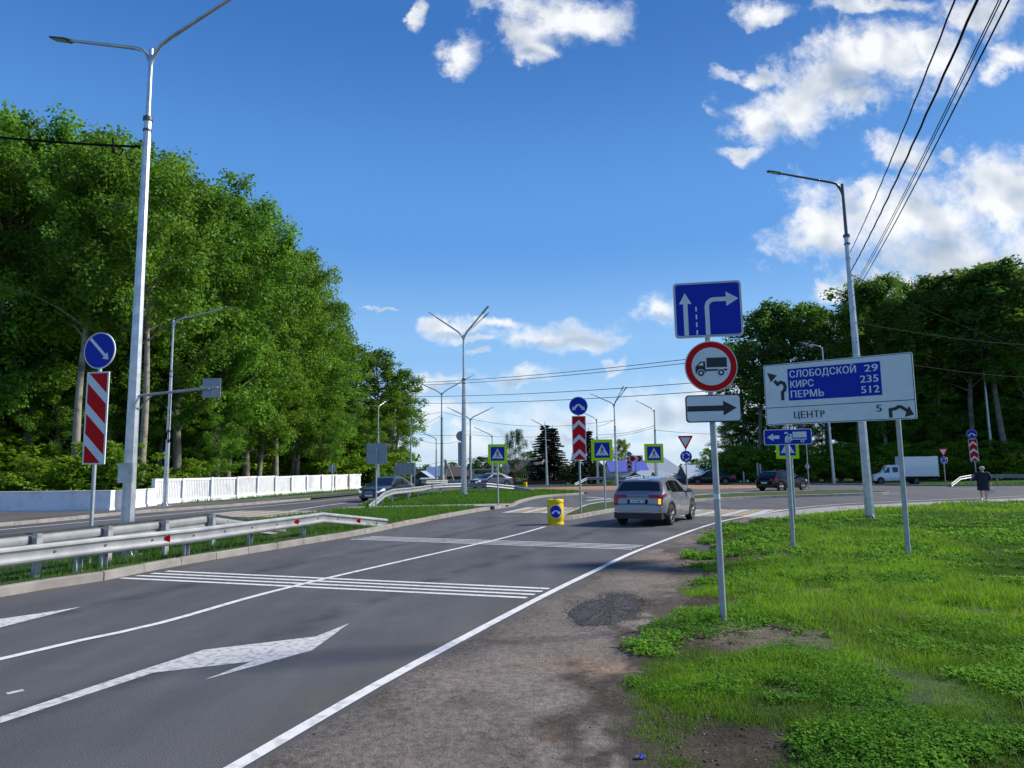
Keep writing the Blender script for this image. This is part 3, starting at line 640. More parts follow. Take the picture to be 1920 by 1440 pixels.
# ---- loose stones and clods (stuff)
def pebbles(n, region, name, m, smin, smax, seed):
    r = np.random.default_rng(seed); V = []; Fc = []
    base = np.array([(1, 0, 0), (-1, 0, 0), (0, 1, 0), (0, -1, 0), (0, 0, 1), (0, 0, -.6)], float)
    tri = np.array([(0, 2, 4), (2, 1, 4), (1, 3, 4), (3, 0, 4), (2, 0, 5), (1, 2, 5), (3, 1, 5), (0, 3, 5)])
    pts = region(n, r); s = np.exp(r.uniform(math.log(smin), math.log(smax), len(pts)))
    for i, p in enumerate(pts):
        a = r.uniform(0, 6.28); R = np.array([[math.cos(a), -math.sin(a), 0], [math.sin(a), math.cos(a), 0], [0, 0, .6]])
        v = (base * r.uniform(.6, 1.3, (6, 3))) @ R.T * s[i]; V.append(v + [p[0], p[1], p[2]]); Fc.append(tri + 6 * i)
    o = link(name, np_mesh(name, np.concatenate(V), np.concatenate(Fc), m)); o['kind'] = 'stuff'; return o
def reg_shoulder(n, r):
    x = r.uniform(-2, 9, n * 6); y = r.uniform(4.3, 25, n * 6)
    ok = inside(x, y, rag + [(p[0] + .6, p[1]) for p in reversed(DIRTS)]) & (r.random(n * 6) < np.clip(7 / y, 0, 1) ** 2)
    x, y = x[ok][:n], y[ok][:n]; return np.stack([x, y, np.full(len(x), .012)], -1)
def reg_patch(n, r):
    c = gp(1140, 1142); t = r.uniform(0, 6.28, n); q = np.sqrt(r.random(n)) * r.choice([1, 1, 1.18], n); a = 1.16 * q * np.cos(t); b = .45 * q * np.sin(t); w = rad(70)
    return np.stack([c[0] + a * math.cos(w) - b * math.sin(w), c[1] + a * math.sin(w) + b * math.cos(w), np.full(n, .020)], -1)
def reg_verge(n, r):
    x = r.uniform(.7, 6, n * 4); y = r.uniform(4.4, 14, n * 4); ok = inside(x, y, VERGE) & (seg_dist(x, y, DIRTS) < 1.6)
    x, y = x[ok][:n], y[ok][:n]; return np.stack([x, y, vz(x, y) + .004], -1)
MT['pebble'] = mat('pale_stone', (.30, .27, .25), .9, var=.5); MT['clod'] = mat('dark_clod', (.045, .036, .03), .95, var=.5); MT['tarbit'] = mat('asphalt_crumb', (.05, .05, .052), .85, var=.6)
pebbles(700, reg_shoulder, 'gravel', 'pebble', .002, .008, 1); pebbles(1000, reg_shoulder, 'soil_clods', 'clod', .003, .013, 2)
pebbles(5000, reg_patch, 'asphalt_crumbs', 'tarbit', .003, .010, 3); pebbles(500, reg_verge, 'gravel', 'pebble', .004, .013, 4); pebbles(900, reg_verge, 'soil_clods', 'clod', .005, .018, 5)
c = gp(1203, 1420, .03)
MT['bluelitter'] = mat('blue_plastic', (.03, .12, .65), .4)
m = MB(); m.grid([[(c[0] + i * .012 - .03, c[1] + j * .012, .03 + .008 * math.sin(i * 1.7 + j)) for j in range(4)] for i in range(6)])
setprops(m.obj('plastic_scrap', 'bluelitter'), 'crumpled scrap of blue plastic lying on the bare soil at the grass edge', 'litter')

# ================================================================== GRASS
def blades(x, y, z, h, w, tint, r, bend=.35):
    n = len(x); a = r.uniform(0, 2 * math.pi, n); dx, dy = np.cos(a), np.sin(a)
    la = r.uniform(0, 2 * math.pi, n); lx, ly = np.cos(la) * bend * h * r.uniform(.2, 1.2, n), np.sin(la) * bend * h * r.uniform(.2, 1.2, n)
    V = np.zeros((n, 5, 3))
    V[:, 0] = np.stack([x - dx * w, y - dy * w, z], -1); V[:, 1] = np.stack([x + dx * w, y + dy * w, z], -1)
    V[:, 2] = np.stack([x - dx * w * .75 + lx * .4, y - dy * w * .75 + ly * .4, z + h * .6], -1); V[:, 3] = np.stack([x + dx * w * .75 + lx * .4, y + dy * w * .75 + ly * .4, z + h * .6], -1)
    V[:, 4] = np.stack([x + lx, y + ly, z + h * .97], -1)
    b = np.arange(n)[:, None] * 5
    T = np.concatenate([b + [0, 1, 3], b + [0, 3, 2], b + [2, 3, 4]], 0)
    return V.reshape(-1, 3), T, np.repeat(tint, 5, 0)
VG = [(p[0] - .42, p[1]) for p in DIRT] + VERGE[len(DIRT):]
def sdist(x, y): return seg_dist(x, y, DIRTS) * np.where(inside(x, y, VERGE), 1, -1)
def gz(x, y): return np.where(inside(x, y, VERGE), vz(x, y), .014)
def cover_verge(x, y):
    d = sdist(x, y); near = np.clip(1 - d / 2.2, 0, 1.5)
    c = fbm(x * .9, y * .9, 31, 5) + .12 - near * .19 - .85 * np.clip(.04 - d, 0, 1) + near * .75 * (fbm(x * 1.5, y * 1.5, 53, 4) - .5)
    for (px, py, rr) in ((1475, 1275, .35), (1390, 1215, .3), (1455, 1180, .22), (1590, 1345, .25), (1450, 1290, .2), (1540, 1220, .2), (1700, 1095, .5), (1380, 1400, .25), (1355, 1165, .28), (1610, 1262, .25)):
        q = gp(px, py, .06); c = c - .19 * np.exp(-((x - q[0]) ** 2 + (y - q[1]) ** 2) / (rr * rr)) * (.3 + 1.4 * fbm(x * 3, y * 3, 55, 3))
    return c
def verge_grass():
    r = np.random.default_rng(5); Vs = []; Ts = []; Cs = []; off = 0
    for (y0, y1, n, hs, ws) in ((4.2, 8, 270000, .056, .0021), (8, 13, 260000, .070, .0031), (13, 21, 190000, .085, .0056), (21, 46, 120000, .11, .012)):
        y = r.uniform(y0, y1, n); x = .2 + r.random(n) * (y * .80 + 1.0)
        ok = inside(x, y, VG); x, y = x[ok], y[ok]; c = cover_verge(x, y); k = r.random(len(x)) < np.clip((c - .34) * 4.5, .015, 1); x, y, c = x[k], y[k], c[k]
        fine = np.clip((fbm(x * .35 + 4, y * .35, 41, 4) + .12 * (fbm(x * 2, y * 2, 43, 2) - .5) - .40) * 4.5, 0, 1); n = len(x); d = sdist(x, y)
        kk = np.clip(.5 + d / 2.0, .42, 1) * np.clip(.55 + (c - .34) * 1.6, .5, 1)
        h = hs * (.50 + .70 * fine) * np.exp(r.normal(0, .30, n)) * kk; tall = r.random(n) < .012; h[tall] *= 1.9
        t = r.random(n); mott = fbm(x * 1.1, y * 1.1, 47, 4); dark = lerp3((.028, .105, .010), (.075, .20, .018), t); lite = lerp3((.115, .285, .012), (.22, .44, .022), t)
        tint = dark * (1 - fine[:, None]) + lite * fine[:, None]; tint = mixc(tint, (.10, .15, .03), .38 * sstep(mott, .54, .68)); tint = mixc(tint, (.03, .10, .012), .45 * sstep(mott, .46, .34)); dry = (r.random(n) < .018) | tall & (r.random(n) < .5); tint[dry] = (.26, .215, .105)
        V, T, C = blades(x, y, gz(x, y) - .004, h, ws * r.uniform(.6, 1.3, n), tint, r, .55)
        Vs.append(V); Ts.append(T + off); Cs.append(C); off += len(V)
    o = link('grass', np_mesh('grass', np.concatenate(Vs), np.concatenate(Ts), 'grass', np.concatenate(Cs))); o['kind'] = 'stuff'
verge_grass()
def weeds():
    r = np.random.default_rng(9); Vs = []; Cs = []; n = 46000
    y = 4.2 + 20 * r.random(n) ** 1.4; x = .2 + r.random(n) * (y * .8 + 1); ok = inside(x, y, VG); x, y = x[ok], y[ok]
    fine = fbm(x * .35 + 4, y * .35, 41, 4); c = cover_verge(x, y); clump = fbm(x * 1.5, y * 1.5, 77, 4); d = sdist(x, y)
    k = (clump > .465 + .30 * np.clip(fine - .48, 0, 1) + .04 * (y > 9)) & (c > .20) & (r.random(len(x)) < np.clip((clump - .43) * 9, 0, 1)); x, y, clump = x[k], y[k], clump[k]; z = gz(x, y); sp = fbm(x * .8, y * .8, 79, 2)
    for j in range(8):
        n = len(x); a = r.uniform(0, 6.28, n); L = r.uniform(.018, .052, n) * np.clip(y / 8, .85, 2.1) * (.75 + .7 * sp); wd = L * r.uniform(.34, .62, n); tilt = r.uniform(-.35, .85, n)
        hx = x + r.normal(0, .032, n); hy = y + r.normal(0, .032, n); hz = z + r.uniform(.008, .085, n) * (.35 + 1.3 * (clump - .4) * 2)
        dv_ = np.stack([np.cos(a) * np.cos(tilt), np.sin(a) * np.cos(tilt), np.sin(tilt)], -1); s = np.stack([-np.sin(a), np.cos(a), r.uniform(-.45, .45, n)], -1)
        p = np.stack([hx, hy, hz], -1); q = np.stack([p, p + dv_ * (L * .55)[:, None] + s * (wd * .5)[:, None], p + dv_ * L[:, None] - [0, 0, .008], p + dv_ * (L * .55)[:, None] - s * (wd * .5)[:, None]], 1)
        Vs.append(q.reshape(-1, 3)); t = np.clip(r.random(n) * .75 + (sp - .5), 0, 1); Cs.append(np.repeat(lerp3((.055, .190, .016), (.175, .39, .030), t), 4, 0))
    V = np.concatenate(Vs); Fc = np.arange(len(V)).reshape(-1, 4)
    o = link('low_weeds', np_mesh('low_weeds', V, Fc, 'weed', np.concatenate(Cs))); o['kind'] = 'stuff'
MT['weed'] = mat_attr_leaf('weed_leaf', rough=.75, trans=.4, spec=.12)
weeds()
def lawn(poly, n, h, w, seed, z, ymin=0):
    r = np.random.default_rng(seed); P = np.array(poly); x = r.uniform(P[:, 0].min(), P[:, 0].max(), n); y = r.uniform(max(ymin, P[:, 1].min()), P[:, 1].max(), n)
    ok = inside(x, y, poly) & (r.random(n) < np.clip((fbm(x * .8, y * .8, 3) - .25) * 5, .1, 1)); x, y = x[ok], y[ok]; n = len(x)
    d = seg_dist(x, y, list(poly) + [poly[0]]); ok = d > .12; x, y = x[ok], y[ok]; n = len(x)
    t = np.clip(r.random(n) * .6 + .6 * (fbm(x * .3, y * .3, 8) - .3), 0, 1); tint = lerp3((.038, .13, .012), (.11, .27, .018), t)
    sc = np.clip(y / 22, .7, 2.4)
    V, T, C = blades(x, y, np.full(n, z), h * r.uniform(.5, 1.4, n), w * sc * r.uniform(.6, 1.3, n), tint, r)
    o = link('grass', np_mesh('grass', V, T, 'grass', C)); o['kind'] = 'stuff'
isl_near = [p for p in ISL_A if p[1] < 33.1 and p[1] > 6] ; isl_far = [p for p in ISL_A if p[1] > 34.0]
near_poly = offset([p for p in KERB if 6 < p[1] < 30.6], -.1) + [(-1.9, 31.2), (-1.6, 33.7), (-5.2, 33.5), (-7.8, 33.0), (-8.4, 30.0), (-9.5, 26.6), (-11.0, 22.3), (-12.4, 18), (-14.0, 12), (-15.2, 7)]
lawn(near_poly, 110000, .13, .006, 1, .12)
far_poly = [(-.3, 36.2), (.05, 38), (.4, 40.5), (1.2, 44.5), (2.5, 47.6), (4.2, 49.6), (5.1, 51.5), (4.5, 54), (2.6, 56.6), (-1, 59.1), (-4, 58.8), (-5.8, 55.0), (-7.3, 51), (-8.2, 47), (-8.2, 41), (-7.9, 36), (-5.2, 35.5), (-2.2, 36.1)]
lawn(far_poly, 60000, .14, .007, 2, .12)
lawn(ISL_B, 14000, .13, .006, 3, .12); lawn(ISL_C, 22000, .13, .007, 4, .12)
lawn([(-20.9, 39.2), (-18.8, 43.5), (-16.8, 50), (-15.1, 58), (-13.4, 70), (-15.6, 70), (-18.2, 55), (-19.0, 48), (-21, 42)], 14000, .16, .008, 6, .106)
lawn([(34.6, 61.5), (37, 58.8), (46, 58.6), (70, 60.5), (70, 66), (46, 63), (36, 63.5)], 16000, .18, .01, 7, .03)

# ================================================================== STREET FURNITURE
# ---- sign drawing: 2-D shapes laid as thin sheets on a plate (local x right, z up, viewer at -y)
def circle(cx, cy, r, n=40): return [(cx + r * math.cos(t), cy + r * math.sin(t)) for t in np.linspace(0, 2 * math.pi, n, endpoint=False)]
def rrect(cx, cy, w, h, r=.04, n=5):
    out = []
    for (sx, sy, a0) in ((1, 1, 0), (-1, 1, 90), (-1, -1, 180), (1, -1, 270)):
        for k in range(n + 1):
            a = rad(a0 + 90 * k / n); out.append((cx + sx * (w / 2 - r) + r * math.cos(a), cy + sy * (h / 2 - r) + r * math.sin(a)))
    return out
def pline(pts, w):
    """thick mitred polyline as polygon"""
    P = [Vector(p) for p in pts]; L, R = [], []
    for i, p in enumerate(P):
        d0 = (p - P[i - 1]).normalized() if i else (P[1] - p).normalized(); d1 = (P[i + 1] - p).normalized() if i < len(P) - 1 else d0
        n0 = Vector((-d0.y, d0.x)); n1 = Vector((-d1.y, d1.x)); mm = (n0 + n1).normalized(); k = w / 2 / max(.4, mm.dot(n0))
        L.append(p + mm * k); R.append(p - mm * k)
    return [(v.x, v.y) for v in L + R[::-1]]
def arrow(p, q, w, hw, hl):
    p, q = Vector(p), Vector(q); d = (q - p).normalized(); n = Vector((-d.y, d.x)); b = q - d * hl
    return [tuple(v) for v in (p + n * w / 2, b + n * w / 2, b + n * hw / 2, q, b - n * hw / 2, b - n * w / 2, p - n * w / 2)]
def art(parent, name, polys, m, layer, tilt=None):
    b = MB()
    for pl in polys:
        vs = [Vector((x, -.012 - .0022 * layer, z)) for x, z in pl]
        b.add(vs, [tuple(t) for t in tessellate_polygon([vs])])
    return b.obj(name, m, parent)
def plate(parent, outline, zc, m, yaw=0.0, name='sign_plate', yoff=-.05, x=0.0, roll=0.0):
    b = MB(); b.prism(outline, lambda a, c, d: Vector((a, d, c)), -.012, .012)
    me = b.mesh(name, m); me.materials.append(MT['signback'])
    for p in me.polygons:
        if p.normal.y > .5: p.material_index = 1
    o = link(name, me, parent, (x, yoff, zc)); o.rotation_euler = (0, roll, yaw); return o
FONT = {}
def text_obj(parent, s, x, z, size, m, layer, align='LEFT', bold=.018, name='lettering', sx=1.0, fit=None):
    cu = bpy.data.curves.new('lettering', 'FONT'); cu.body = s; cu.size = size; cu.align_x = align; cu.space_character = 1.04; cu.resolution_u = 3
    t = bpy.data.objects.new('tmp', cu); COL.objects.link(t); dg = bpy.context.evaluated_depsgraph_get()
    me = bpy.data.meshes.new_from_object(t.evaluated_get(dg)); bpy.data.objects.remove(t)
    if fit: xs_ = [v.co.x for v in me.vertices]; sx = fit / (max(xs_) - min(xs_))
    V0 = [(v.co.x * sx, v.co.y) for v in me.vertices]; F0 = [tuple(p.vertices) for p in me.polygons]; mb_ = MB()
    for k_, dx_ in enumerate((-1, -.5, 0, .5, 1)): mb_.add([(a + dx_ * bold * size, -.0002 * k_, b) for a, b in V0], F0)
    bpy.data.meshes.remove(me); me = bpy.data.meshes.new(name); me.from_pydata(mb_.v, [], mb_.f); me.update()
    me.materials.clear(); me.materials.append(MT[m]); me.name = name
    return link(name, me, parent, (x, -.012 - .0022 * layer, z))
TRUCK = dict(box=[(-.02, -.02), (.30, -.02), (.30, .17), (-.02, .17)], cab=[(-.20, -.13), (-.04, -.13), (-.04, .10), (-.115, .10), (-.175, .03), (-.20, -.01)], win=[(-.155, .02), (-.075, .02), (-.075, .075), (-.108, .075)], bed=[(-.04, -.09), (.30, -.09), (.30, -.055), (-.04, -.055)])
def truck_art(pl, cx, cz, s, m, bg, layer, sz=None):
    sz = sz or s; f = lambda P: [(cx + a * s, cz + b * sz) for a, b in P]
    art(pl, 'truck_symbol', [f(TRUCK['box']), f(TRUCK['cab']), f(TRUCK['bed'])], m, layer); art(pl, 'truck_symbol', [f(TRUCK['win'])], bg, layer + 1)
    for wx in (-.115, .20):
        c = (cx + wx * s, cz - .125 * sz); art(pl, 'truck_symbol', [circle(*c, .075 * sz, 24)], bg, layer + 1); art(pl, 'truck_symbol', [circle(*c, .06 * sz, 24)], m, layer + 2); art(pl, 'truck_symbol', [circle(*c, .028 * sz, 20)], bg, layer + 3)
def circ_blue(parent, zc, r, yaw=0, x=0, kind='either', yoff=-.05):
    pl = plate(parent, circle(0, 0, r), zc, 'white', yaw, x=x, yoff=yoff); art(pl, 'blue_field', [circle(0, 0, r * .94)], 'blue', 1)
    if kind == 'either':
        for s in (-1, 1): art(pl, 'arrow_symbol', [arrow((s * .03 * r, .18 * r), (s * .68 * r, -.45 * r), .22 * r, .50 * r, .34 * r)], 'white', 2)
    elif kind == 'right': art(pl, 'arrow_symbol', [arrow((-.60 * r, .68 * r), (.62 * r, -.52 * r), .17 * r, .46 * r, .34 * r)], 'white', 2)
    elif kind == 'round':
        for k in range(3):
            a0 = rad(100 + 120 * k); seg = [(.55 * r * math.cos(a0 - t), .55 * r * math.sin(a0 - t)) for t in np.linspace(0, rad(62), 8)]
            art(pl, 'arrow_symbol', [pline(seg, .2 * r)], 'white', 2); e = Vector(seg[-1]); d = Vector((e.y, -e.x)).normalized()
            art(pl, 'arrow_symbol', [[tuple(e + Vector((-d.y, d.x)) * .24 * r), tuple(e + d * .40 * r), tuple(e - Vector((-d.y, d.x)) * .24 * r)]], 'white', 3)
    return pl
def ped_plate(parent, zc, w, yaw=0, yoff=-.05, x=0):
    pl = plate(parent, rrect(0, 0, w, w, .03 * w), zc, 'fluor', yaw, yoff=yoff, x=x); s = w * .36
    art(pl, 'blue_field', [rrect(0, 0, 2 * s, 2 * s, .01)], 'blue', 1); art(pl, 'white_triangle', [[(-s * .84, -s * .68), (s * .84, -s * .68), (0, s * .80)]], 'white', 2)
    h = lambda P: [(a * s, b * s) for a, b in P]
    art(pl, 'walking_figure', [circle(.02 * s, .40 * s, .085 * s, 16), h([(-.09, .28), (.10, .28), (.12, -.08), (-.07, -.08)]), h([(-.07, -.06), (.06, -.06), (-.20, -.52), (-.32, -.52)]), h([(.0, -.06), (.12, -.06), (.30, -.50), (.17, -.50)]),
        h([(-.08, .26), (-.03, .20), (-.22, -.02), (-.28, .02)]), h([(.08, .27), (.10, .18), (.27, .02), (.30, .08)])], 'ink', 3)
    for a in (-.52, 0, .46): art(pl, 'stripe_symbol', [h([(a - .05, -.68), (a + .05, -.68), (a * .94 + .04, -.54), (a * .94 - .04, -.54)])], 'ink', 3)
    return pl
def chevron_plate(parent, zc, w, h, yaw=0, x=0, n=3):
    pl = plate(parent, rrect(0, 0, w, h, .01), zc, 'white', yaw, name='chevron_board', x=x); art(pl, 'red_field', [rrect(0, 0, w * .90, h * .97, .008)], 'red', 1)
    k = w * .45
    for i in range(n):
        b = h / 2 - h * .97 * (.28 / n) - i * h / n * .985; t = .30 * h / n; d = k * .95
        ap = b - .0 * h
        art(pl, 'chevron', [[(-k, ap - d), (0, ap), (k, ap - d), (k, ap - d - t), (0, ap - t), (-k, ap - d - t)]], 'white', 2)
    return pl
def post(parent, h, r=.038, m='galv_dull', x=0, name='post', y=0): return MB().tube([(x, y, -.25), (x, y, h)], r, 12).obj(name, m, parent, 40)
def clamps(parent, zs, r=.038, x=0):
    for z in zs:
        b = MB(); b.tube([(x, 0, z - .02), (x, 0, z + .02)], r + .007, 12); b.box((x, -.037, z), (.10, .010, .035)); b.obj('clamp', 'galv', parent, 40)
def sign(name, label, cat, loc, rz=0, group=None, lean=0.0):
    t = thing(name, label, cat, (loc[0], loc[1], loc[2] if len(loc) > 2 else 0), rz, group); t.rotation_euler = (0, lean, rz); return t
def face(loc, extra=0.0): return -math.atan2(loc[0], loc[1]) * 1.0 + extra   # yaw that turns a plate to the camera

# 1  keep-right disc over striped board, left median
p = gp(167, 1055, .12); G = 'keep right signs'
t = sign('road_sign', 'blue keep-right disc above a tall red and white diagonally striped board behind the near guardrail', 'road sign', (p[0], p[1], .12), .12)
z = lambda y, x=167, q=p: zat(x, y, q[1]) - .12
post(t, z(628, 182), .038); H_ = (z(698, 176) - z(871, 171)); W_ = .5
pl = plate(t, rrect(0, 0, W_, H_, .01), (z(698, 176) + z(871, 171)) / 2, 'white', -.28, name='striped_board'); hw, hh = W_ / 2 - .035, H_ / 2 - .03
def clip_band(c0, c1):      # red between z = c - x lines
    out = []
    poly = [(-hw, -hh), (hw, -hh), (hw, hh), (-hw, hh)]
    for sgn, c in ((1, c0), (-1, c1)):
        res = []
        for i in range(len(poly)):
            a, b = poly[i], poly[(i + 1) % len(poly)]; fa, fb = sgn * (a[1] + a[0] * 1.0 - c), sgn * (b[1] + b[0] * 1.0 - c)
            if fa >= 0: res.append(a)
            if fa * fb < 0: u = fa / (fa - fb); res.append((a[0] + (b[0] - a[0]) * u, a[1] + (b[1] - a[1]) * u))
        poly = res
        if not poly: return []
    return poly
for i in range(5):
    q = clip_band(hh - hw - .0 - i * .62 + .02 - .0, hh - hw - i * .62 + .42)
    if len(q) > 2: art(pl, 'red_stripe', [q], 'red', 1)
circ_blue(t, (z(624, 181) + z(693, 181)) / 2, .375, -.35, kind='right'); clamps(t, [z(640, 181), z(680, 180), z(715, 176), z(850, 171)])

# 2  grey back of a square sign, and others seen from behind
def back_sign(name, label, px, base, shapes, posts, zb=0, yaw=0.0, rpost=.035, group=None):
    q = gp(px, base, zb); t = sign(name, label, 'road sign', (q[0], q[1], zb), yaw, group); zz = lambda y: zat(px, y, q[1]) - zb
    for s in shapes:
        k = s[0]
        if k == 'sq': c, d = zz((s[1] + s[2]) / 2), zz(s[1]) - zz(s[2]); w = s[3] * q[1] / FPX; plate(t, rrect(0, 0, w, d, .05), c, 'signback', x=s[4] * q[1] / FPX if len(s) > 4 else 0, yoff=.05)
        elif k == 'o': c, d = zz((s[1] + s[2]) / 2), (zz(s[1]) - zz(s[2])) / 2; plate(t, circle(0, 0, d), c, 'signback', yoff=.05)
        elif k == 'tri': c, d = zz((s[1] + s[2]) / 2), (zz(s[1]) - zz(s[2])) / 2; plate(t, [(-d * 1.15, d), (d * 1.15, d), (0, -d)] if s[3] else [(-d * 1.15, -d), (d * 1.15, -d), (0, d)], c, 'signback', yoff=.05)
        elif k == 'di': c, d = zz((s[1] + s[2]) / 2), (zz(s[1]) - zz(s[2])) / 2; plate(t, [(0, d), (-d * s[3], 0), (0, -d), (d * s[3], 0)], c, 'signback' if len(s) < 5 else 'plaster', yoff=.05)
    for (ox, top) in posts: post(t, zz(top), rpost, x=ox * q[1] / FPX, y=0 if not shapes else -.0)
    return t
back_sign('road_sign', 'grey square sign back on a post beside the oncoming dark sedan', 705, 953, [('sq', 831, 870, 38)], [(0, 840)], .12)
back_sign('road_sign', 'small round grey sign back on a thin post in front of the white fence', 622, 926, [('o', 871, 886)], [(0, 872)], .1)
t = back_sign('direction_board', 'large grey back of a direction board on two thin posts by the forest end', 759, 916, [('sq', 868, 890, 40)], [(-16, 868), (18, 868)])
b = MB(); Yq = t.location.y; k = Yq / FPX
for i in range(5): b.box(((-18 + 9 * i) * k, .02, zat(759, 879, Yq)), (.06, .05, 20 * k))
b.obj('stiffener', 'galv_dull', t)
back_sign('road_sign', 'grey back of a round sign over a tall board close behind the three-headed lamp pole', 865, 913, [('o', 808, 827), ('sq', 829, 874, 12)], [(0, 815)], 0)
back_sign('road_sign', 'give-way triangle back over a round sign back on a post beyond the left pedestrian sign', 951, 912, [('tri', 865, 877, False), ('o', 876, 888)], [(0, 868)])
q = gp(1517, 918); back_sign('road_sign', 'thin leaning post with a small pale diamond sign right of the black hatchback', 1517, 918, [('di', 867, 882, .7, 1)], [(0, 822)])

# 3  two-way keep discs over chevron boards
def chev(label, px, base, disc, board, wb, yaw, zb=0.0, lean=0.0):
    q = gp(px, base, zb); t = sign('road_sign', label, 'road sign', (q[0], q[1], zb), 0, 'pass either side signs over chevron boards', lean); zz = lambda y: zat(px, y, q[1]) - zb; k = q[1] / FPX
    post(t, zz(disc[0] + 4), .038 if q[1] < 40 else .05); circ_blue(t, (zz(disc[0]) + zz(disc[1])) / 2, (zz(disc[0]) - zz(disc[1])) / 2, yaw)
    chevron_plate(t, (zz(board[0]) + zz(board[1])) / 2, wb * k, zz(board[0]) - zz(board[1]), yaw); clamps(t, [zz(disc[0] + 8), zz(board[0] + 6), zz(board[1] - 6)]); return t
chev('blue two-arrow disc over a tall red board with white chevrons on the splitter island', 1089, 961, (744, 779), (780, 863), 26, .03, .12)
chev('tiny blue two-arrow disc over a chevron board in front of the violet-blue roof', 1181, 903, (847, 856), (857, 884), 9, -.1)
chev('blue two-arrow disc over a chevron board behind the woman in dark clothes', 1832, 903, (805, 822), (823, 865), 14, -.5, lean=-.03)
q = gp(1193, 905); t = sign('road_sign', 'horizontal red and white chevron board pointing right beside the tiny two-arrow disc', 'road sign', q); zz = lambda y: zat(1193, y, q[1]); k = q[1] / FPX
pl = plate(t, rrect(0, 0, 25 * k, 12 * k, .02), zz(860), 'white', x=1 * k); 
for i, dx in enumerate((-11, 1)): art(pl, 'red_chevron', [[(dx * k, 5 * k), ((dx + 6) * k, 5 * k), ((dx + 10.5) * k, 0), ((dx + 6) * k, -5 * k), (dx * k, -5 * k), ((dx + (4 if i else 0)) * k, 0)]], 'red', 1)
post(t, zz(856), .05)

# 4  pedestrian crossing signs
def pedsign(label, px, base, top, bot, yaw=0, zb=0.0, side=0, postx=0):
    q = gp(px, base, zb); t = sign('pedestrian_sign', label, 'road sign', (q[0], q[1], zb), 0, 'yellow-bordered pedestrian crossing signs'); zz = lambda y: zat(px, y, q[1]) - zb
    w = zz(top) - zz(bot); ped_plate(t, (zz(top) + zz(bot)) / 2, w, yaw, x=side); post(t, zz(top + 6), .038); clamps(t, [zz(top + 9), zz(bot - 9)]); return t
pedsign('yellow-bordered pedestrian crossing sign left of the yellow bollard, on the median grass', 934, 948, 833, 869, .05, .12)
pedsign('yellow-bordered pedestrian crossing sign between the tall chevron board and the grey car', 1135, 954, 824, 864, .02, .12, -.08)
pedsign('yellow-bordered pedestrian crossing sign standing behind the grey car roof', 1231, 943, 832, 868, .05, .12, -.05)
pedsign('yellow-bordered pedestrian crossing sign half hidden behind the small blue truck sign', 1491, 977, 818, 860, -.05, .02, -.14)

# 5  give way over roundabout
def yieldsign(label, px, base, tri, disc, yaw, zb=0.0, sq=1.0):
    q = gp(px, base, zb); t = sign('road_sign', label, 'road sign', (q[0], q[1], zb), 0, 'give-way triangles over roundabout discs'); zz = lambda y: zat(px, y, q[1]) - zb
    d = (zz(tri[0]) - zz(tri[1])); pl = plate(t, [(-d * .58, d / 2), (-d * .52, d * .54), (d * .52, d * .54), (d * .58, d / 2), (.03, -d * .5), (-.03, -d * .5)], (zz(tri[0]) + zz(tri[1])) / 2, 'red', yaw)
    art(pl, 'white_field', [[(-d * .40, d * .40), (d * .40, d * .40), (0, -d * .30)]], 'white', 1)
    circ_blue(t, (zz(disc[0]) + zz(disc[1])) / 2, (zz(disc[0]) - zz(disc[1])) / 2, yaw, kind='round'); post(t, zz(tri[0] + 8), .038); clamps(t, [zz(tri[0] + 7), zz(disc[1] - 5)]); return t
yieldsign('white give-way triangle with red rim over a blue roundabout disc right of the grey car', 1289, 927, (818, 842), (845, 867), -.35, .12)
yieldsign('give-way triangle and roundabout disc seen almost edge-on right of the white truck', 1773, 906, (841, 856), (856, 870), -1.05)

# 6  nearest post: lanes, no lorries, arrow
p = gp(1357, 1170, .05); t = sign('road_sign', 'nearest sign post carrying a blue lane board, a no-lorries disc and a black arrow plate', 'road sign', (p[0], p[1], .02), 0, None, -.008)
zz = lambda y, x=1335: (zat(x, y, p[1]) - .02); k = p[1] / FPX
post(t, zz(545), .038)
h = zz(531) - zz(634); w = 126 * k; pl = plate(t, rrect(0, 0, w, h, .045), (zz(534) + zz(630)) / 2, 'white', -.14, x=.0, roll=-.0)
art(pl, 'rim_line', [rrect(0, 0, w * .975, h * .965, .04)], 'steel_dark', 1); art(pl, 'white_rim', [rrect(0, 0, w * .965, h * .95, .038)], 'white', 2); art(pl, 'blue_field', [rrect(0, 0, w * .94, h * .925, .034)], 'blue', 3)
art(pl, 'straight_arrow', [arrow((-.33 * w, -.46 * h), (-.33 * w, .31 * h), .065 * w, .185 * w, .20 * h)], 'white', 4)
bend = [(-.015 * w, -.46 * h), (-.015 * w, .04 * h)] + [(-.015 * w + .11 * w - .11 * w * math.cos(a), .04 * h + .13 * h * math.sin(a)) for a in np.linspace(.3, math.pi / 2, 6)] + [(.28 * w, .17 * h)]
art(pl, 'turn_arrow', [pline(bend, .065 * w)], 'white', 4); art(pl, 'turn_arrow', [[(.27 * w, .30 * h), (.45 * w, .17 * h), (.27 * w, .04 * h)]], 'white', 4)
art(pl, 'lane_dash', [rrect(-.175 * w, -.41 * h + i * .14 * h, .022 * w, .085 * h, .004) for i in range(4)], 'white', 4)
r_ = 48.5 * k; pl = plate(t, circle(0, 0, r_, 48), (zz(641) + zz(736)) / 2, 'white', -.1); art(pl, 'red_ring', [circle(0, 0, r_ * .965, 48)], 'red', 1); art(pl, 'white_field', [circle(0, 0, r_ * .74, 48)], 'white', 2)
truck_art(pl, -.12 * r_, 0, r_ * 2.4, 'ink', 'white', 3, r_ * 2.0)
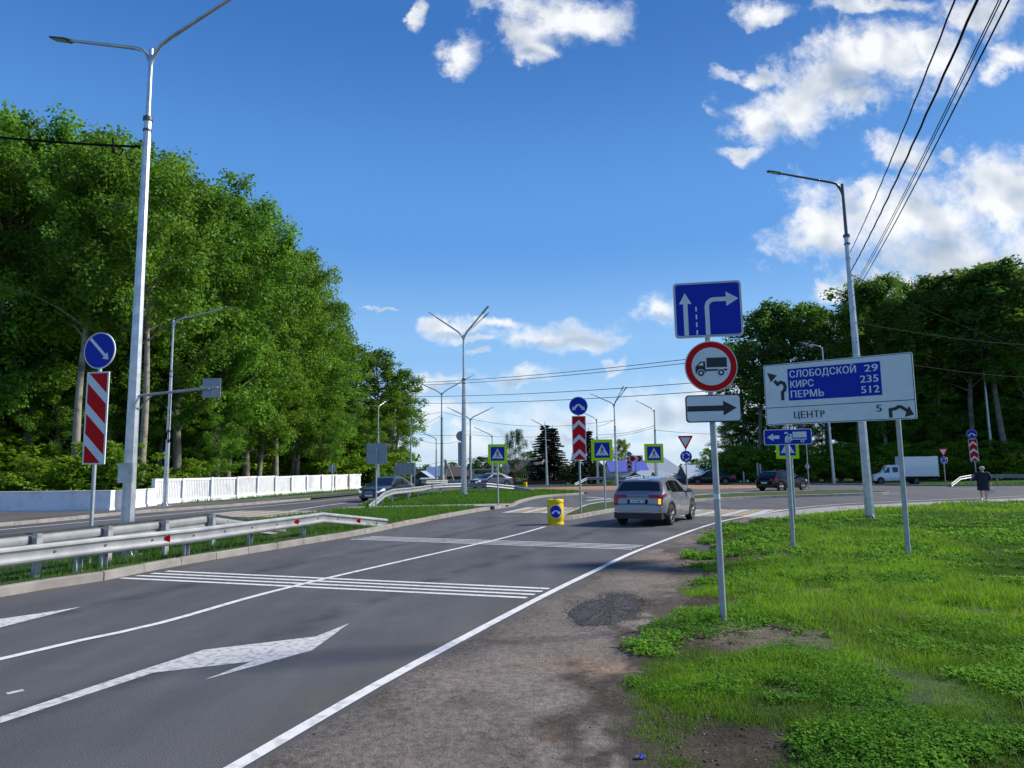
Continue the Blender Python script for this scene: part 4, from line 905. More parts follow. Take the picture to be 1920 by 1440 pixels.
h = zz(741) - zz(792); w = 101 * k; pl = plate(t, rrect(0, 0, w, h, .04), (zz(741) + zz(792)) / 2, 'ink', -.1); art(pl, 'white_field', [rrect(0, 0, w * .96, h * .92, .035)], 'white', 1)
art(pl, 'black_arrow', [arrow((-w * .475, 0), (w * .42, 0), h * .20, h * .54, w * .24)], 'ink', 2)
clamps(t, [zz(560), zz(612), zz(655), zz(720), zz(752), zz(783)])
b = MB(); b.tube([(0, 0, zz(936)), (0, 0, zz(926))], .0395, 12); b.obj('paper_sticker', 'white', t, 40)

# 7  direction board on two posts with the small lorry-route plate
pR = gp(1703, 1044, .1); pL = gp(1486, 1026, .17); dx, dy = pR[0] - pL[0], pR[1] - pL[1]; yaw = math.atan2(dy, dx)
t = sign('direction_board', 'large white direction board with a blue panel of town names on two grey posts', 'direction sign', (pL[0], pL[1], .06), yaw)
D_ = math.hypot(dx, dy); zl = lambda y, x=1440: zat(x, y, pL[1] + .2) - .06; zr = lambda y, x=1715: zat(x, y, pR[1] - .1) - .06
ztop = (zl(686, 1433) + zr(661, 1711)) / 2; zbot = (zl(797, 1437) + zr(787, 1718)) / 2; bh = ztop - zbot
def u_at(px):   # where the pixel column meets the board plane
    d = ray(px, 730); den = d.x * dy - d.y * dx; s = (pL[0] * dy - pL[1] * dx) / den; return ((d.x * s - pL[0]) * dx + (d.y * s - pL[1]) * dy) / D_
u0, u1 = u_at(1434), u_at(1716); bw = u1 - u0
post(t, zbot + bh * .9, .045, x=0, y=.06); post(t, zbot + bh * .9, .045, x=D_, y=.06)
pl = plate(t, rrect(0, 0, bw, bh, .03), (ztop + zbot) / 2, 'white', 0, name='board_plate', x=(u0 + u1) / 2, yoff=-.02)
art(pl, 'border_line', [rrect(0, 0, bw * .992, bh * .98, .028)], 'ink', 1); art(pl, 'white_field', [rrect(0, 0, bw * .984, bh * .962, .025)], 'white', 2)
X = lambda f: (f - .5) * bw; Zf = lambda f: (.5 - f) * bh
art(pl, 'divider_line', [[(X(.008), Zf(.715) - .007), (X(.992), Zf(.715) - .007), (X(.992), Zf(.715) + .007), (X(.008), Zf(.715) + .007)]], 'ink', 3)
art(pl, 'blue_panel', [[(X(.175), Zf(.615)), (X(.800), Zf(.615)), (X(.800), Zf(.095)), (X(.175), Zf(.095))]], 'blue', 3)
for i, (a, n, fa, fn) in enumerate((('СЛОБОДСКОИ', '29', .452, .085), ('КИРС', '235', .162, .115), ('ПЕРМЬ', '512', .228, .115))):
    zb_ = Zf(.242 + .164 * i); text_obj(pl, a, X(.187), zb_, bh * .158, 'white', 4, bold=.020, fit=bw * fa); text_obj(pl, n, X(.787), zb_, bh * .158, 'white', 4, 'RIGHT', bold=.020, fit=bw * fn)
xi = X(.187 + .452 - .021); zi_ = Zf(.242) + bh * .127
art(pl, 'breve_mark', [pline([(xi - bw * .010, zi_ + .016), (xi - bw * .005, zi_), (xi + bw * .005, zi_), (xi + bw * .010, zi_ + .016)], .014)], 'white', 4)
text_obj(pl, 'ЦЕНТP', X(.20), Zf(.905), bh * .150, 'ink', 4, bold=.020, fit=bw * .212); text_obj(pl, '5', X(.795), Zf(.865), bh * .150, 'ink', 4, 'RIGHT', bold=.020, fit=bw * .034)
A = lambda P: [(X(a), Zf(b)) for a, b in P]
art(pl, 'exit_arrow', [pline(A([(.132, .60), (.132, .47)]) + A([(.150, .43), (.154, .38), (.146, .325), (.122, .30), (.100, .335), (.078, .27)]), .068)], 'ink', 4)
art(pl, 'exit_arrow', [A([(.028, .13), (.100, .185), (.050, .295)])], 'ink', 4)
art(pl, 'exit_arrow', [pline(A([(.842, .965), (.842, .845), (.872, .835), (.895, .805), (.912, .815), (.945, .875)]), .062)], 'ink', 4)
art(pl, 'exit_arrow', [A([(.925, .965), (.983, .935), (.955, .80)])], 'ink', 4)
b = MB()
for f in (.2, .75): b.box(((u0 + u1) / 2, .03, zbot + bh * f), (bw * .98, .04, .05))
b.obj('back_rail', 'galv_dull', t)
zz = lambda y: zat(1472, y, pL[1]) - .06; k = pL[1] / FPX; h = zz(805) - zz(834); w = 84 * k
pl = plate(t, rrect(0, 0, w, h, .03), (zz(805) + zz(834)) / 2, 'white', .25, x=u_at(1472), yoff=-.02); art(pl, 'blue_field', [rrect(0, 0, w * .965, h * .92, .026)], 'blue', 1)
art(pl, 'left_arrow', [arrow((-.17 * w, 0), (-.43 * w, 0), h * .22, h * .5, w * .13)], 'white', 2); truck_art(pl, .167 * w - .05 * 2.6 * h, -.01 * h, h * 2.6, 'white', 'blue', 2, h * 1.95)
clamps(t, [zbot - .06, zz(812), zz(828)], .045)

# 8  bracket sign on the nearest lamp pole
pole0 = gp(236, 1042, .12)
q0 = (xat(262, 742, pole0[1]), pole0[1], zat(262, 742, pole0[1]))
t = sign('bracket_sign', 'grey sign back on a long horizontal bracket of the nearest tall lamp pole', 'road sign', q0, -.1)
L_ = 142 * pole0[1] / FPX; b = MB(); b.tube([(-.02, 0, 0), (L_, -.1, .12)], .03, 8); b.tube([(.02, 0, -.28), (.30, -.02, .01)], .018, 6); b.obj('bracket_arm', 'galv_dull', t, 40)
for i in range(2):
    o = plate(t, rrect(0, 0, .19, .42, .01), .13, 'signback', 0, x=L_ - .10 + i * .2, yoff=.0); o.rotation_euler = (0, 0, .25 if i else .1)
MB().box((L_, -.12, .13), (.4, .03, .04)).obj('back_rail', 'galv_dull', t)

# ---- yellow water-filled bollards
def barrel(label, px, base, top, wpx, disc=True, seed=0):
    q = gp(px, base); k = q[1] / FPX; h = zat(px, top, q[1]); r = wpx * k / 2; t = thing('traffic_bollard', label, 'bollard', (q[0], q[1], 0), -.02, 'yellow plastic bollards')
    b = MB(); b.lathe([(.001, .0), (r * 1.03, 0), (r * 1.03, .05), (r * .97, .07), (r * .97, h * .18), (r, h * .2), (r, h * .8), (r * .97, h * .82), (r * .97, h * .86), (r * 1.02, h * .88), (r * 1.02, h * .97), (r * .96, h), (r * .3, h), (r * .3, h - .03), (.001, h - .03)], 32); b.obj('drum', 'yellow', t, 35)
    MB().lathe([(.001, h), (r * .25, h), (r * .25, h + .03), (.001, h + .035)], 14).obj('filler_cap', 'steel_dark', t, 35)
    if disc:
        def wrap(name, polys, m, off):
            b = MB()
            for pl in polys:
                vs = [Vector((x, 0, z)) for x, z in pl]
                # subdivide by fan rings so the sticker follows the drum
                c = sum(vs, Vector()) / len(vs); rows = [[c.lerp(v, f) for v in vs + vs[:1]] for f in (.02, .35, .7, 1)]
                b.grid([[((r + off) * math.sin(v.x / r), -(r + off) * math.cos(v.x / r), v.z) for v in row] for row in rows])
            b.obj(name, m, t)
        cz, R_ = h * .52, r * .80
        wrap('disc_rim', [circle(0, cz, R_)], 'white', .003); wrap('blue_disc', [circle(0, cz, R_ * .93)], 'blue', .006)
        for s in (-1, 1):
            P = arrow((s * .06 * R_, cz + .16 * R_), (s * .68 * R_, cz - .36 * R_), .22 * R_, .50 * R_, .34 * R_); c3 = P[2:5]; wrap('disc_arrow', [[P[0], P[1], P[5], P[6]], c3], 'white', .009)
    return t
barrel('yellow plastic bollard with a blue two-arrow disc at the tip of the splitter island', 1042, 983, 936, 30)
barrel('small plain yellow bollard far off in front of the maroon fence', 985, 913, 904, 7, False)

# ================================================================== LAMPS
def lamp(label, loc, h, arms, r0=.12, r1=.045, collar=None, flange=True, dark=False, sections=8, name='street_lamp', rz=0, lean=0):
    """arms: (azimuth from +X, horizontal reach, rise, head length)"""
    t = thing(name, label, 'street lamp', loc, rz, 'grey steel street lamps'); t.rotation_euler = (0, lean, rz)
    m = 'galv'; hs = collar if collar else h * .72
    b = MB(); b.tube([(0, 0, -.1), (0, 0, .02), (0, 0, hs)], [r0, r0, r0 * .55], sections); b.obj('pole', m, t, 20)
    b = MB(); b.tube([(0, 0, hs - .02), (0, 0, h)], [r1, r1 * .85], 10); b.obj('upper_pole', 'steel_dark' if dark else m, t, 40)
    b = MB(); b.tube([(0, 0, hs - .06), (0, 0, hs + .03)], r0 * .72, 12); b.obj('collar', 'steel_dark', t, 40); MB().tube([(0, 0, hs - .32), (0, 0, hs - .27)], r0 * .66, 12).obj('collar', 'steel_dark', t, 40)
    if flange:
        b = MB(); b.box((0, 0, .015), (r0 * 3.2, r0 * 3.2, .03)); b.obj('base_plate', m, t)
        for k in range(8):
            a = k * math.pi / 4 + .2; bm_ = MB(); bm_.prism([(r0 * .9, .03), (r0 * 1.75, .03), (r0 * .9, .22)], lambda p_, q_, d, a=a: Vector((p_ * math.cos(a) - d * math.sin(a), p_ * math.sin(a) + d * math.cos(a), q_)), -.006, .006); bm_.obj('base_rib', m, t)
    for (az, L, rise, hl) in arms:
        ca, sa = math.cos(az), math.sin(az); P = [(0, 0, h - .5)]
        for k in range(6): a = k / 5; P.append((ca * L * .10 * a ** 2, sa * L * .10 * a ** 2, h - .5 + .5 * a + rise * .04 * a))
        P.append((ca * L * .2, sa * L * .2, h + rise * .18)); P.append((ca * L, sa * L, h + rise))
        b = MB(); b.tube(P, [r1 * .95] * 2 + [r1 * .8] * (len(P) - 3) + [r1 * .65], 8); ar = b.obj('arm', 'steel_dark' if dark else m, t, 50)
        d = Vector((ca * L * .8, sa * L * .8, rise * .82)).normalized(); n = Vector((-sa, ca, 0)); up = d.cross(n) * -1 if d.cross(n).z < 0 else d.cross(n); o = Vector(P[-1]) - d * .10
        b = MB(); w = hl * .17
        rows = []
        for (s, ws, th) in ((0, .45, .6), (.12, .55, .9), (.2, .95, 1), (.9, .85, .8), (1, .55, .4)):
            c = o + d * (hl * s); rows.append([c + n * (w * ws * a) + up * (.045 * th * bz) for a, bz in ((-1, -.5), (1, -.5), (1, .2), (.6, .7), (-.6, .7), (-1, .2), (-1, -.5))])
        b.grid(rows); b.f += [tuple(range(5, -1, -1)), tuple(range(28, 34))]; hd = b.obj('lamp_head', 'steel_dark', ar, 40)
        b = MB(); b.add([o + d * (hl * s) + n * (w * ws * a) - up * .028 for s, ws, a in ((.25, .75, -1), (.25, .75, 1), (.88, .68, 1), (.88, .68, -1))], [(0, 1, 2, 3)]); b.obj('lens', 'clearlens', ar)
    return t
RD = rad(162)   # across the near road
h0 = zat(279, 92, pole0[1])
t0 = lamp('nearest tall octagonal lamp pole with two long arms behind the left guardrail', (pole0[0], pole0[1], .12), h0 - .12, [(RD, 2.55, .75, .75), (RD - math.pi, 2.75, .95, .75)], .145, .056, zat(271, 222, pole0[1]) - .12)
MB().box((0, -.18, 1.75), (.30, .05, .42)).obj('inspection_hatch', 'galv', t0)
def lamp_px(label, px, base, topx, top, arms, zb=0, **k):
    q = gp(px, base, zb); h = zat(topx, top, q[1]) - zb; tx = xat(topx, top, q[1]); return lamp(label, (q[0], q[1], zb), h, arms, lean=math.atan2(tx - q[0], h) * .8, **k)
t2 = lamp_px('single-arm lamp with a coil of black cable standing at the white slatted fence', 309, 949, 326, 600, [(rad(12), 2.6, .75, .6)], .1, r0=.14, r1=.06)
b = MB(); 
for k in range(3): b.tube([(.10 + .10 * math.cos(a) * (1 + .1 * k), -.14 - .03 * k, 3.7 + .32 * math.sin(a) + .04 * k) for a in np.linspace(0, 6.1, 18)], .014, 5)
b.tube([(.1, -.14, 3.4 + i * .45) for i in range(7)], .02, 5); setprops(b.obj('cable_coil', 'wire', t2, 60))
lampR = gp(1632, 977, .06)
t3 = lamp_px('tall dark-topped lamp pole behind the direction board carrying the overhead cables', 1632, 977, 1577, 345, [(rad(185), 2.15, .35, .55)], .05, r0=.15, r1=.055, dark=True, collar=9.4, sections=8)
MB().lathe([(.26, 0), (.26, .05), (.2, .07), (.17, .16), (.001, .16)], 8).obj('base_flange', 'plastic_black', t3, 30)
b = MB()
for z in (5.2, 6.0, 6.9, 7.8, 8.6): b.tube([(0, 0, z), (0, 0, z + .04)], .135 - .006 * z + .01, 12)
b.obj('band_clamp', 'galv', t3, 40)
lamp_px('three-headed lamp pole on the median grass left of the left pedestrian sign', 870, 929, 869.5, 628, [(rad(165), 2.05, 1.40, .75), (rad(-28), 1.5, 1.35, .75), (rad(40), 1.75, 1.45, .75)], .12, r0=.2, r1=.075)
lamp_px('double-arm lamp pole just left of the three-headed lamp, behind the median rail', 829, 907, 828, 736, [(rad(172), 4.2, 1.9, 1), (rad(8), 3.6, 2.0, 1)], r0=.25, r1=.09, flange=False)
lamp_px('double-arm lamp pole right behind the three-headed lamp', 882, 909, 882, 784, [(rad(170), 2.3, 1.1, .8), (rad(10), 2.3, 1.1, .8)], r0=.2, r1=.08, flange=False)
lamp_px('distant double-arm lamp between the forest edge and the median lamps', 770, 910, 770, 797, [(rad(20), 1.9, 1.2, .7), (rad(35), 1.2, 1.0, .5)], r0=.17, r1=.07, flange=False)
lamp_px('slim lamp post standing before the forest edge behind the square sign back', 709, 922, 709, 762, [(rad(60), 1.0, .5, .5)], .1, r0=.12, r1=.05, flange=False)
lamp_px('thin single-arm lamp behind the left pedestrian sign', 923, 912, 923, 816, [(rad(165), 1.6, .7, .6)], r0=.15, r1=.06, flange=False)
lamp_px('single-arm lamp in front of the dark twin-topped tree', 1026, 912, 1022, 800, [(rad(165), 1.1, .6, .6)], r0=.14, r1=.06, flange=False)
lamp_px('single-arm lamp close right of the tall chevron board', 1121, 908, 1119, 785, [(rad(160), 1.9, .9, .6)], r0=.15, r1=.06, flange=False)
lamp_px('three-headed lamp standing behind the pedestrian sign beside the grey car', 1157, 912, 1151, 757, [(rad(165), 1.9, .9, .6), (rad(30), 1.0, 1.4, .6), (rad(-40), 1.2, 1.2, .6)], r0=.16, r1=.065, flange=False)
lamp_px('single-arm lamp behind the pedestrian sign over the grey car roof', 1231, 909, 1227, 768, [(rad(165), 1.5, .8, .6)], r0=.17, r1=.07, flange=False)
lamp_px('plain grey lamp pole rising under the direction board in front of the right forest', 1564, 906, 1540, 650, [(rad(170), 1.8, .5, .6)], .03, r0=.16, r1=.07, flange=False)
lamp_px('double-arm lamp pole behind the far guardrail in front of the right forest', 1864, 898, 1840, 655, [(rad(168), 2.3, 1.8, .7), (rad(-5), 2.6, 2.1, .7)], .03, r0=.24, r1=.08, flange=False)
lamp_px('very distant lamp seen between the two median lamp poles', 818, 906, 818, 822, [(rad(160), 1.5, .6, .6)], r0=.15, r1=.07, flange=False)
# short posts near the hatchback
for (px, base, top, lab) in ((1422, 906, 868, 'taller grey steel post of the pair left of the black hatchback'), (1427, 906, 870, 'shorter grey steel post of the pair left of the black hatchback'), (1395, 905, 884, 'short concrete stub post between the two black cars')):
    q = gp(px, base); b = MB(); b.tube([(0, 0, 0), (0, 0, zat(px, top, q[1]) - .15), (0, 0, zat(px, top, q[1]))], [.09, .09, .07], 8); o = b.obj('steel_post', 'galv_dull', smooth=40, loc=(q[0], q[1], 0)); setprops(o, lab, 'post')
# wooden utility pole with strut
q = gp(835, 908); zt = zat(835, 861, q[1]); t = thing('utility_pole', 'thin concrete utility pole propped by a slanting strut in front of the brown house', 'utility pole', (q[0], q[1], 0))
MB().tube([(0, 0, 0), (0, 0, zt)], .12, 8).obj('pole', 'kerb', t, 40); MB().tube([(1.3, -.2, 0), (.05, 0, zt - .3)], .10, 8).obj('strut', 'kerb', t, 40); MB().box((0, 0, zt - .25), (.5, .1, .1)).obj('cross_arm', 'steel_dark', t)

# ================================================================== GUARDRAILS
WPROF = [(-.02, .155), (.012, .150), (.042, .115), (.045, .085), (.008, .045), (.0, .0), (.008, -.045), (.045, -.085), (.042, -.115), (.012, -.150), (-.02, -.155)]
def guardrail(label, path, zs, posts, zg, face_=1, bolts=True, refl=None, group='steel guardrails', spacer=True):
    """path: ground polyline; zs: beam centre height at each node; face_ +1: ridges to the right of travel"""
    t = thing('guardrail', label, 'guardrail', (path[0][0], path[0][1], zg), 0, group); ox, oy = path[0]
    P = []
    for (a, b, za, zb_) in zip(path[:-1], path[1:], zs[:-1], zs[1:]):
        n = max(1, int(math.hypot(b[0] - a[0], b[1] - a[1]) / .5))
        for k in range(n): f = k / n; P.append((a[0] + (b[0] - a[0]) * f, a[1] + (b[1] - a[1]) * f, za + (zb_ - za) * f))
    P.append((*path[-1], zs[-1])); line = [(p[0], p[1]) for p in P]
    rows = []
    for i, p in enumerate(P):
        a, b = P[max(i - 1, 0)], P[min(i + 1, len(P) - 1)]; d = Vector((b[0] - a[0], b[1] - a[1])).normalized(); nx, ny = d.y * face_, -d.x * face_
        rows.append([(p[0] - ox + nx * (o + .07), p[1] - oy + ny * (o + .07), p[2] + z) for o, z in WPROF + [(o - .004, z) for o, z in WPROF[::-1]] + WPROF[:1]])
    MB().grid(rows).obj('beam', 'rail', t, 25)
    me = MB(); me.box((0, 0, 0), (.11, .006, 1)); me.box((-.052, .022, 0), (.006, .045, 1)); me.box((.052, .022, 0), (.006, .045, 1)); pm = me.mesh('rail_post', 'galv_dull')
    for (px_, py_, zt) in posts:
        j = min(range(len(P)), key=lambda i: (P[i][0] - px_) ** 2 + (P[i][1] - py_) ** 2); a, b = P[max(j - 1, 0)], P[min(j + 1, len(P) - 1)]; ang = math.atan2(b[1] - a[1], b[0] - a[0]); hgt = P[j][2] + .05
        o = link('rail_post', pm, t, (P[j][0] - ox - .06 * face_ * math.sin(ang), P[j][1] - oy + .06 * face_ * math.cos(ang), hgt / 2 - .1)); o.rotation_euler = (0, 0, ang + (math.pi if face_ > 0 else 0) + math.pi / 2 * 0); o.scale = (1.15, 1.6, hgt + .2)
        if spacer:
            c = (P[j][0] - ox, P[j][1] - oy, P[j][2]); b_ = MB(); b_.box(c, (.10, .12, .26), ang); b_.obj('spacer_block', 'galv', t)
    if bolts:
        b_ = MB()
        for (x, y), p in zip(resample(line, 1.0), range(999)):
            j = min(range(len(P)), key=lambda i: (P[i][0] - x) ** 2 + (P[i][1] - y) ** 2); a, b = P[max(j - 1, 0)], P[min(j + 1, len(P) - 1)]; d = Vector((b[0] - a[0], b[1] - a[1])).normalized(); nx, ny = d.y * face_, -d.x * face_
            b_.tube([(x - ox + nx * .068, y - oy + ny * .068, P[j][2]), (x - ox + nx * .088, y - oy + ny * .088, P[j][2])], .022, 8)
        o = b_.obj('bolt', 'steel_dark', t); o['kind'] = 'stuff'
    for (x, y) in refl or []:
        j = min(range(len(P)), key=lambda i: (P[i][0] - x) ** 2 + (P[i][1] - y) ** 2); a, b = P[max(j - 1, 0)], P[min(j + 1, len(P) - 1)]; d = Vector((b[0] - a[0], b[1] - a[1])).normalized(); nx, ny = d.y * face_, -d.x * face_
        c = Vector((P[j][0] - ox + nx * .10, P[j][1] - oy + ny * .10, P[j][2])); n = Vector((nx, ny, 0)); dd = Vector((d.x, d.y, 0)); b_ = MB()
        q = [c - n * .03 - dd * .02 + Vector((0, 0, -.03)), c + n * .06 + dd * .05 + Vector((0, 0, -.075)), c + n * .06 + dd * .05 + Vector((0, 0, .075)), c - n * .03 - dd * .02 + Vector((0, 0, .03))]
        b_.add(q + [v + dd * .006 for v in q], [(0, 1, 2, 3), (7, 6, 5, 4), (0, 1, 5, 4), (1, 2, 6, 5), (2, 3, 7, 6), (3, 0, 4, 7)]); b_.obj('reflector', 'red', t)
    return t
zi = .12
r1p = [gp(195, 1066, zi), gp(350, 1044, zi), gp(470, 1023, zi), gp(570, 1006, zi)]
dv = ((r1p[3][0] - r1p[0][0]) / (r1p[3][1] - r1p[0][1])); st = lambda y: (r1p[0][0] + (y - r1p[0][1]) * dv * 1.0, y)
base = [(st(4)[0] - .5, 4), (st(9)[0] - .1, 9)] + r1p + [gp(600, 1000, zi), gp(722, 983, zi)]
zb1 = .43
guardrail('long near guardrail with red reflectors along the left kerb, sloping into the grass', base, [zb1] * 6 + [zb1, .02], [(*st(y), 0) for y in (5, 7, 9, 11, 12.95)] + [(p[0], p[1], 0) for p in r1p], zi, 1, refl=[(base[2][0] + .38, base[2][1] + 1.15), gp(539, 1010, zi), gp(656, 990, zi)])
r2 = [gp(70, 999, .86), gp(203, 985, .86), gp(310, 974, .86), gp(398, 964, .86)]
dv2 = (r2[3][0] - r2[0][0]) / (r2[3][1] - r2[0][1]); e = r2[3]
base2 = [(r2[0][0] - 10 * dv2 - .3, r2[0][1] - 10), r2[0], r2[1], r2[2], e, (e[0] + 3.6 * dv2, e[1] + 3.6)]
guardrail('second guardrail behind the near one, seen from its back with post heads showing', base2, [.60] * 5 + [.04], [(p[0], p[1], 0) for p in r2] + [(r2[0][0] - 2.4 * i * dv2, r2[0][1] - 2.4 * i, 0) for i in (1, 2, 3)], zi, -1, bolts=True)
r3 = [gp(688, 955, zi), gp(718, 947, zi), gp(736, 943.5, zi), gp(766, 939.5, zi), gp(785, 936, zi), gp(803, 931, zi), gp(826, 927.5, zi), gp(870, 925.5, zi), gp(912, 925.5, zi), gp(964, 923, zi), gp(1000, 922.5, zi)]
guardrail('curved guardrail round the far edge of the median grass, sloping down at both ends', r3, [.03, .5, .6, .6, .6, .6, .6, .6, .6, .32, .04], [(p[0], p[1], 0) for p in r3[1:-1]], zi, 1, bolts=False)
r4 = [gp(798, 917), gp(840, 915), gp(884, 914.5)]
guardrail('short straight guardrail behind the curved median rail', r4, [.6] * 3, [(p[0], p[1], 0) for p in r4], .05, 1, bolts=False)
r5 = [gp(1076, 911), gp(1100, 909), gp(1130, 908.5), gp(1175, 908.5), gp(1215, 908)]
guardrail('distant guardrail across the roundabout in front of the spruce tree', r5, [.05, .62, .62, .62, .62], [(p[0], p[1], 0) for p in r5[1:]], .05, 1, bolts=False)
r6 = [gp(1782, 912.5), gp(1800, 908.5), gp(1822, 907), gp(1870, 907), gp(1925, 907.5), gp(2000, 909)]
guardrail('bright guardrail behind the walking woman at the right road edge', r6, [.08, .5, .62, .62, .62, .62], [(p[0], p[1], 0) for p in r6[1:]], .03, 1, bolts=False)

# ================================================================== WALLS AND FENCES
def wall(label, a, b, h, thick=.35, zb=.1, name='low_wall', cap=True):
    d = Vector((b[0] - a[0], b[1] - a[1])); L = d.length; t = thing(name, label, 'wall', (a[0], a[1], zb), math.atan2(d.y, d.x))
    m = MB(); n = max(2, int(L / 1.2)); m.box((L / 2, 0, h / 2 + .06), (L, thick, h - .12)); m.obj('wall_body', 'whitewall', t); m = MB(); m.box((L / 2, -.0, .05), (L + .02, thick + .10, .14)); m.obj('plinth', 'whitewall', t)
    if cap: MB().box((L / 2, 0, h + .02), (L + .02, thick + .06, .05)).obj('coping', 'whitewall', t)
    return t
wA = gp(-260, 962, .1); wB = gp(210, 956.5, .1); wC = gp(287, 947.5, .1)
wall('low white wall facing the road at the far left, in bluish shade', wA, wB, zat(205, 921, wB[1]) - .1); wall('short sunlit low white wall joining the shaded wall to the slatted fence', (wB[0] + .05, wB[1] + .4), wC, zat(285, 917, wC[1]) - .1)
fl = [gp(288, 947, .1), gp(330, 943.5, .1), gp(450, 935, .1), gp(560, 926, .1), gp(640, 920, .1), gp(700, 916, .1)]
FP = resample(fl, 2.6); t = thing('white_fence', 'long white slatted concrete fence in front of the left forest', 'fence', (FP[0][0], FP[0][1], .1)); ox, oy = FP[0]
ftop = zat(292, 898, fl[0][1]) - .1
slat = MB().box((0, 0, ftop / 2 + .02), (.105, .06, ftop - .24)).mesh('slat', 'whitewall')
for i, (a, b) in enumerate(zip(FP[:-1], FP[1:])):
    ang = math.atan2(b[1] - a[1], b[0] - a[0]); L = math.hypot(b[0] - a[0], b[1] - a[1])
    o = link('fence_post', MB().box((0, 0, ftop / 2), (.20, .22, ftop + random.uniform(0, .07))).mesh('fence_post', 'kerb' if i in (10, 15) else 'whitewall'), t, (a[0] - ox, a[1] - oy, random.uniform(-.02, .03))); o.rotation_euler = (0, 0, ang)
    pn = link('fence_panel', MB().box((L / 2, 0, .14), (L - .2, .12, .26)).box((L / 2, 0, ftop - .07), (L - .2, .10, .13)).mesh('fence_panel', 'whitewall'), t, (a[0] - ox, a[1] - oy, random.uniform(-.03, .03))); pn.rotation_euler = (0, random.uniform(-.008, .008), ang)
    n = int((L - .3) / .150)
    if i < 6:
        for k in range(n): link('slat', slat, pn, (.2 + k * .150, 0, 0))
    else:
        m = MB()
        for k in range(n): m.box((.2 + k * .150, 0, ftop / 2 + .02), (.125, .06, ftop - .24))
        m.obj('slat_run', 'whitewall', pn)['kind'] = 'stuff'
a = gp(960, 911); b = gp(1075, 909.5); A2 = (a[0], a[1] + 5); B2 = (b[0], b[1] + 5)
def sheet_fence(label, A, B, h, m, zb=-2.6):
    d = Vector((B[0] - A[0], B[1] - A[1])); L = d.length; t = thing('sheet_fence', label, 'fence', (A[0], A[1], zb), math.atan2(d.y, d.x)); mm = MB()
    n = int(L / .25); mm.grid([[(i * L / n, .05 * (i % 2), z) for i in range(n + 1)] for z in (.1, h)]); mm.obj('sheet', m, t)
    pm = MB().box((0, .12, h / 2), (.08, .08, h)).mesh('fence_post', 'steel_dark')
    for i in range(int(L / 2.5) + 1): link('fence_post', pm, t, (i * 2.5, 0, 0))
    return t
sheet_fence('maroon sheet fence behind the small yellow bollard', (xat(985, 905, 122), 122), (xat(1062, 905, 122), 122), 2.35, 'maroon'); sheet_fence('dark board fence between the dark sedan and the maroon fence', (xat(880, 905, 124), 124), (xat(984, 905, 122), 122), 2.3, 'logwall')
sheet_fence('dark low board fence in front of the timber house left of the median lamps', (xat(700, 905, 126), 126), (xat(838, 905, 124), 124), 2.1, 'logwall')

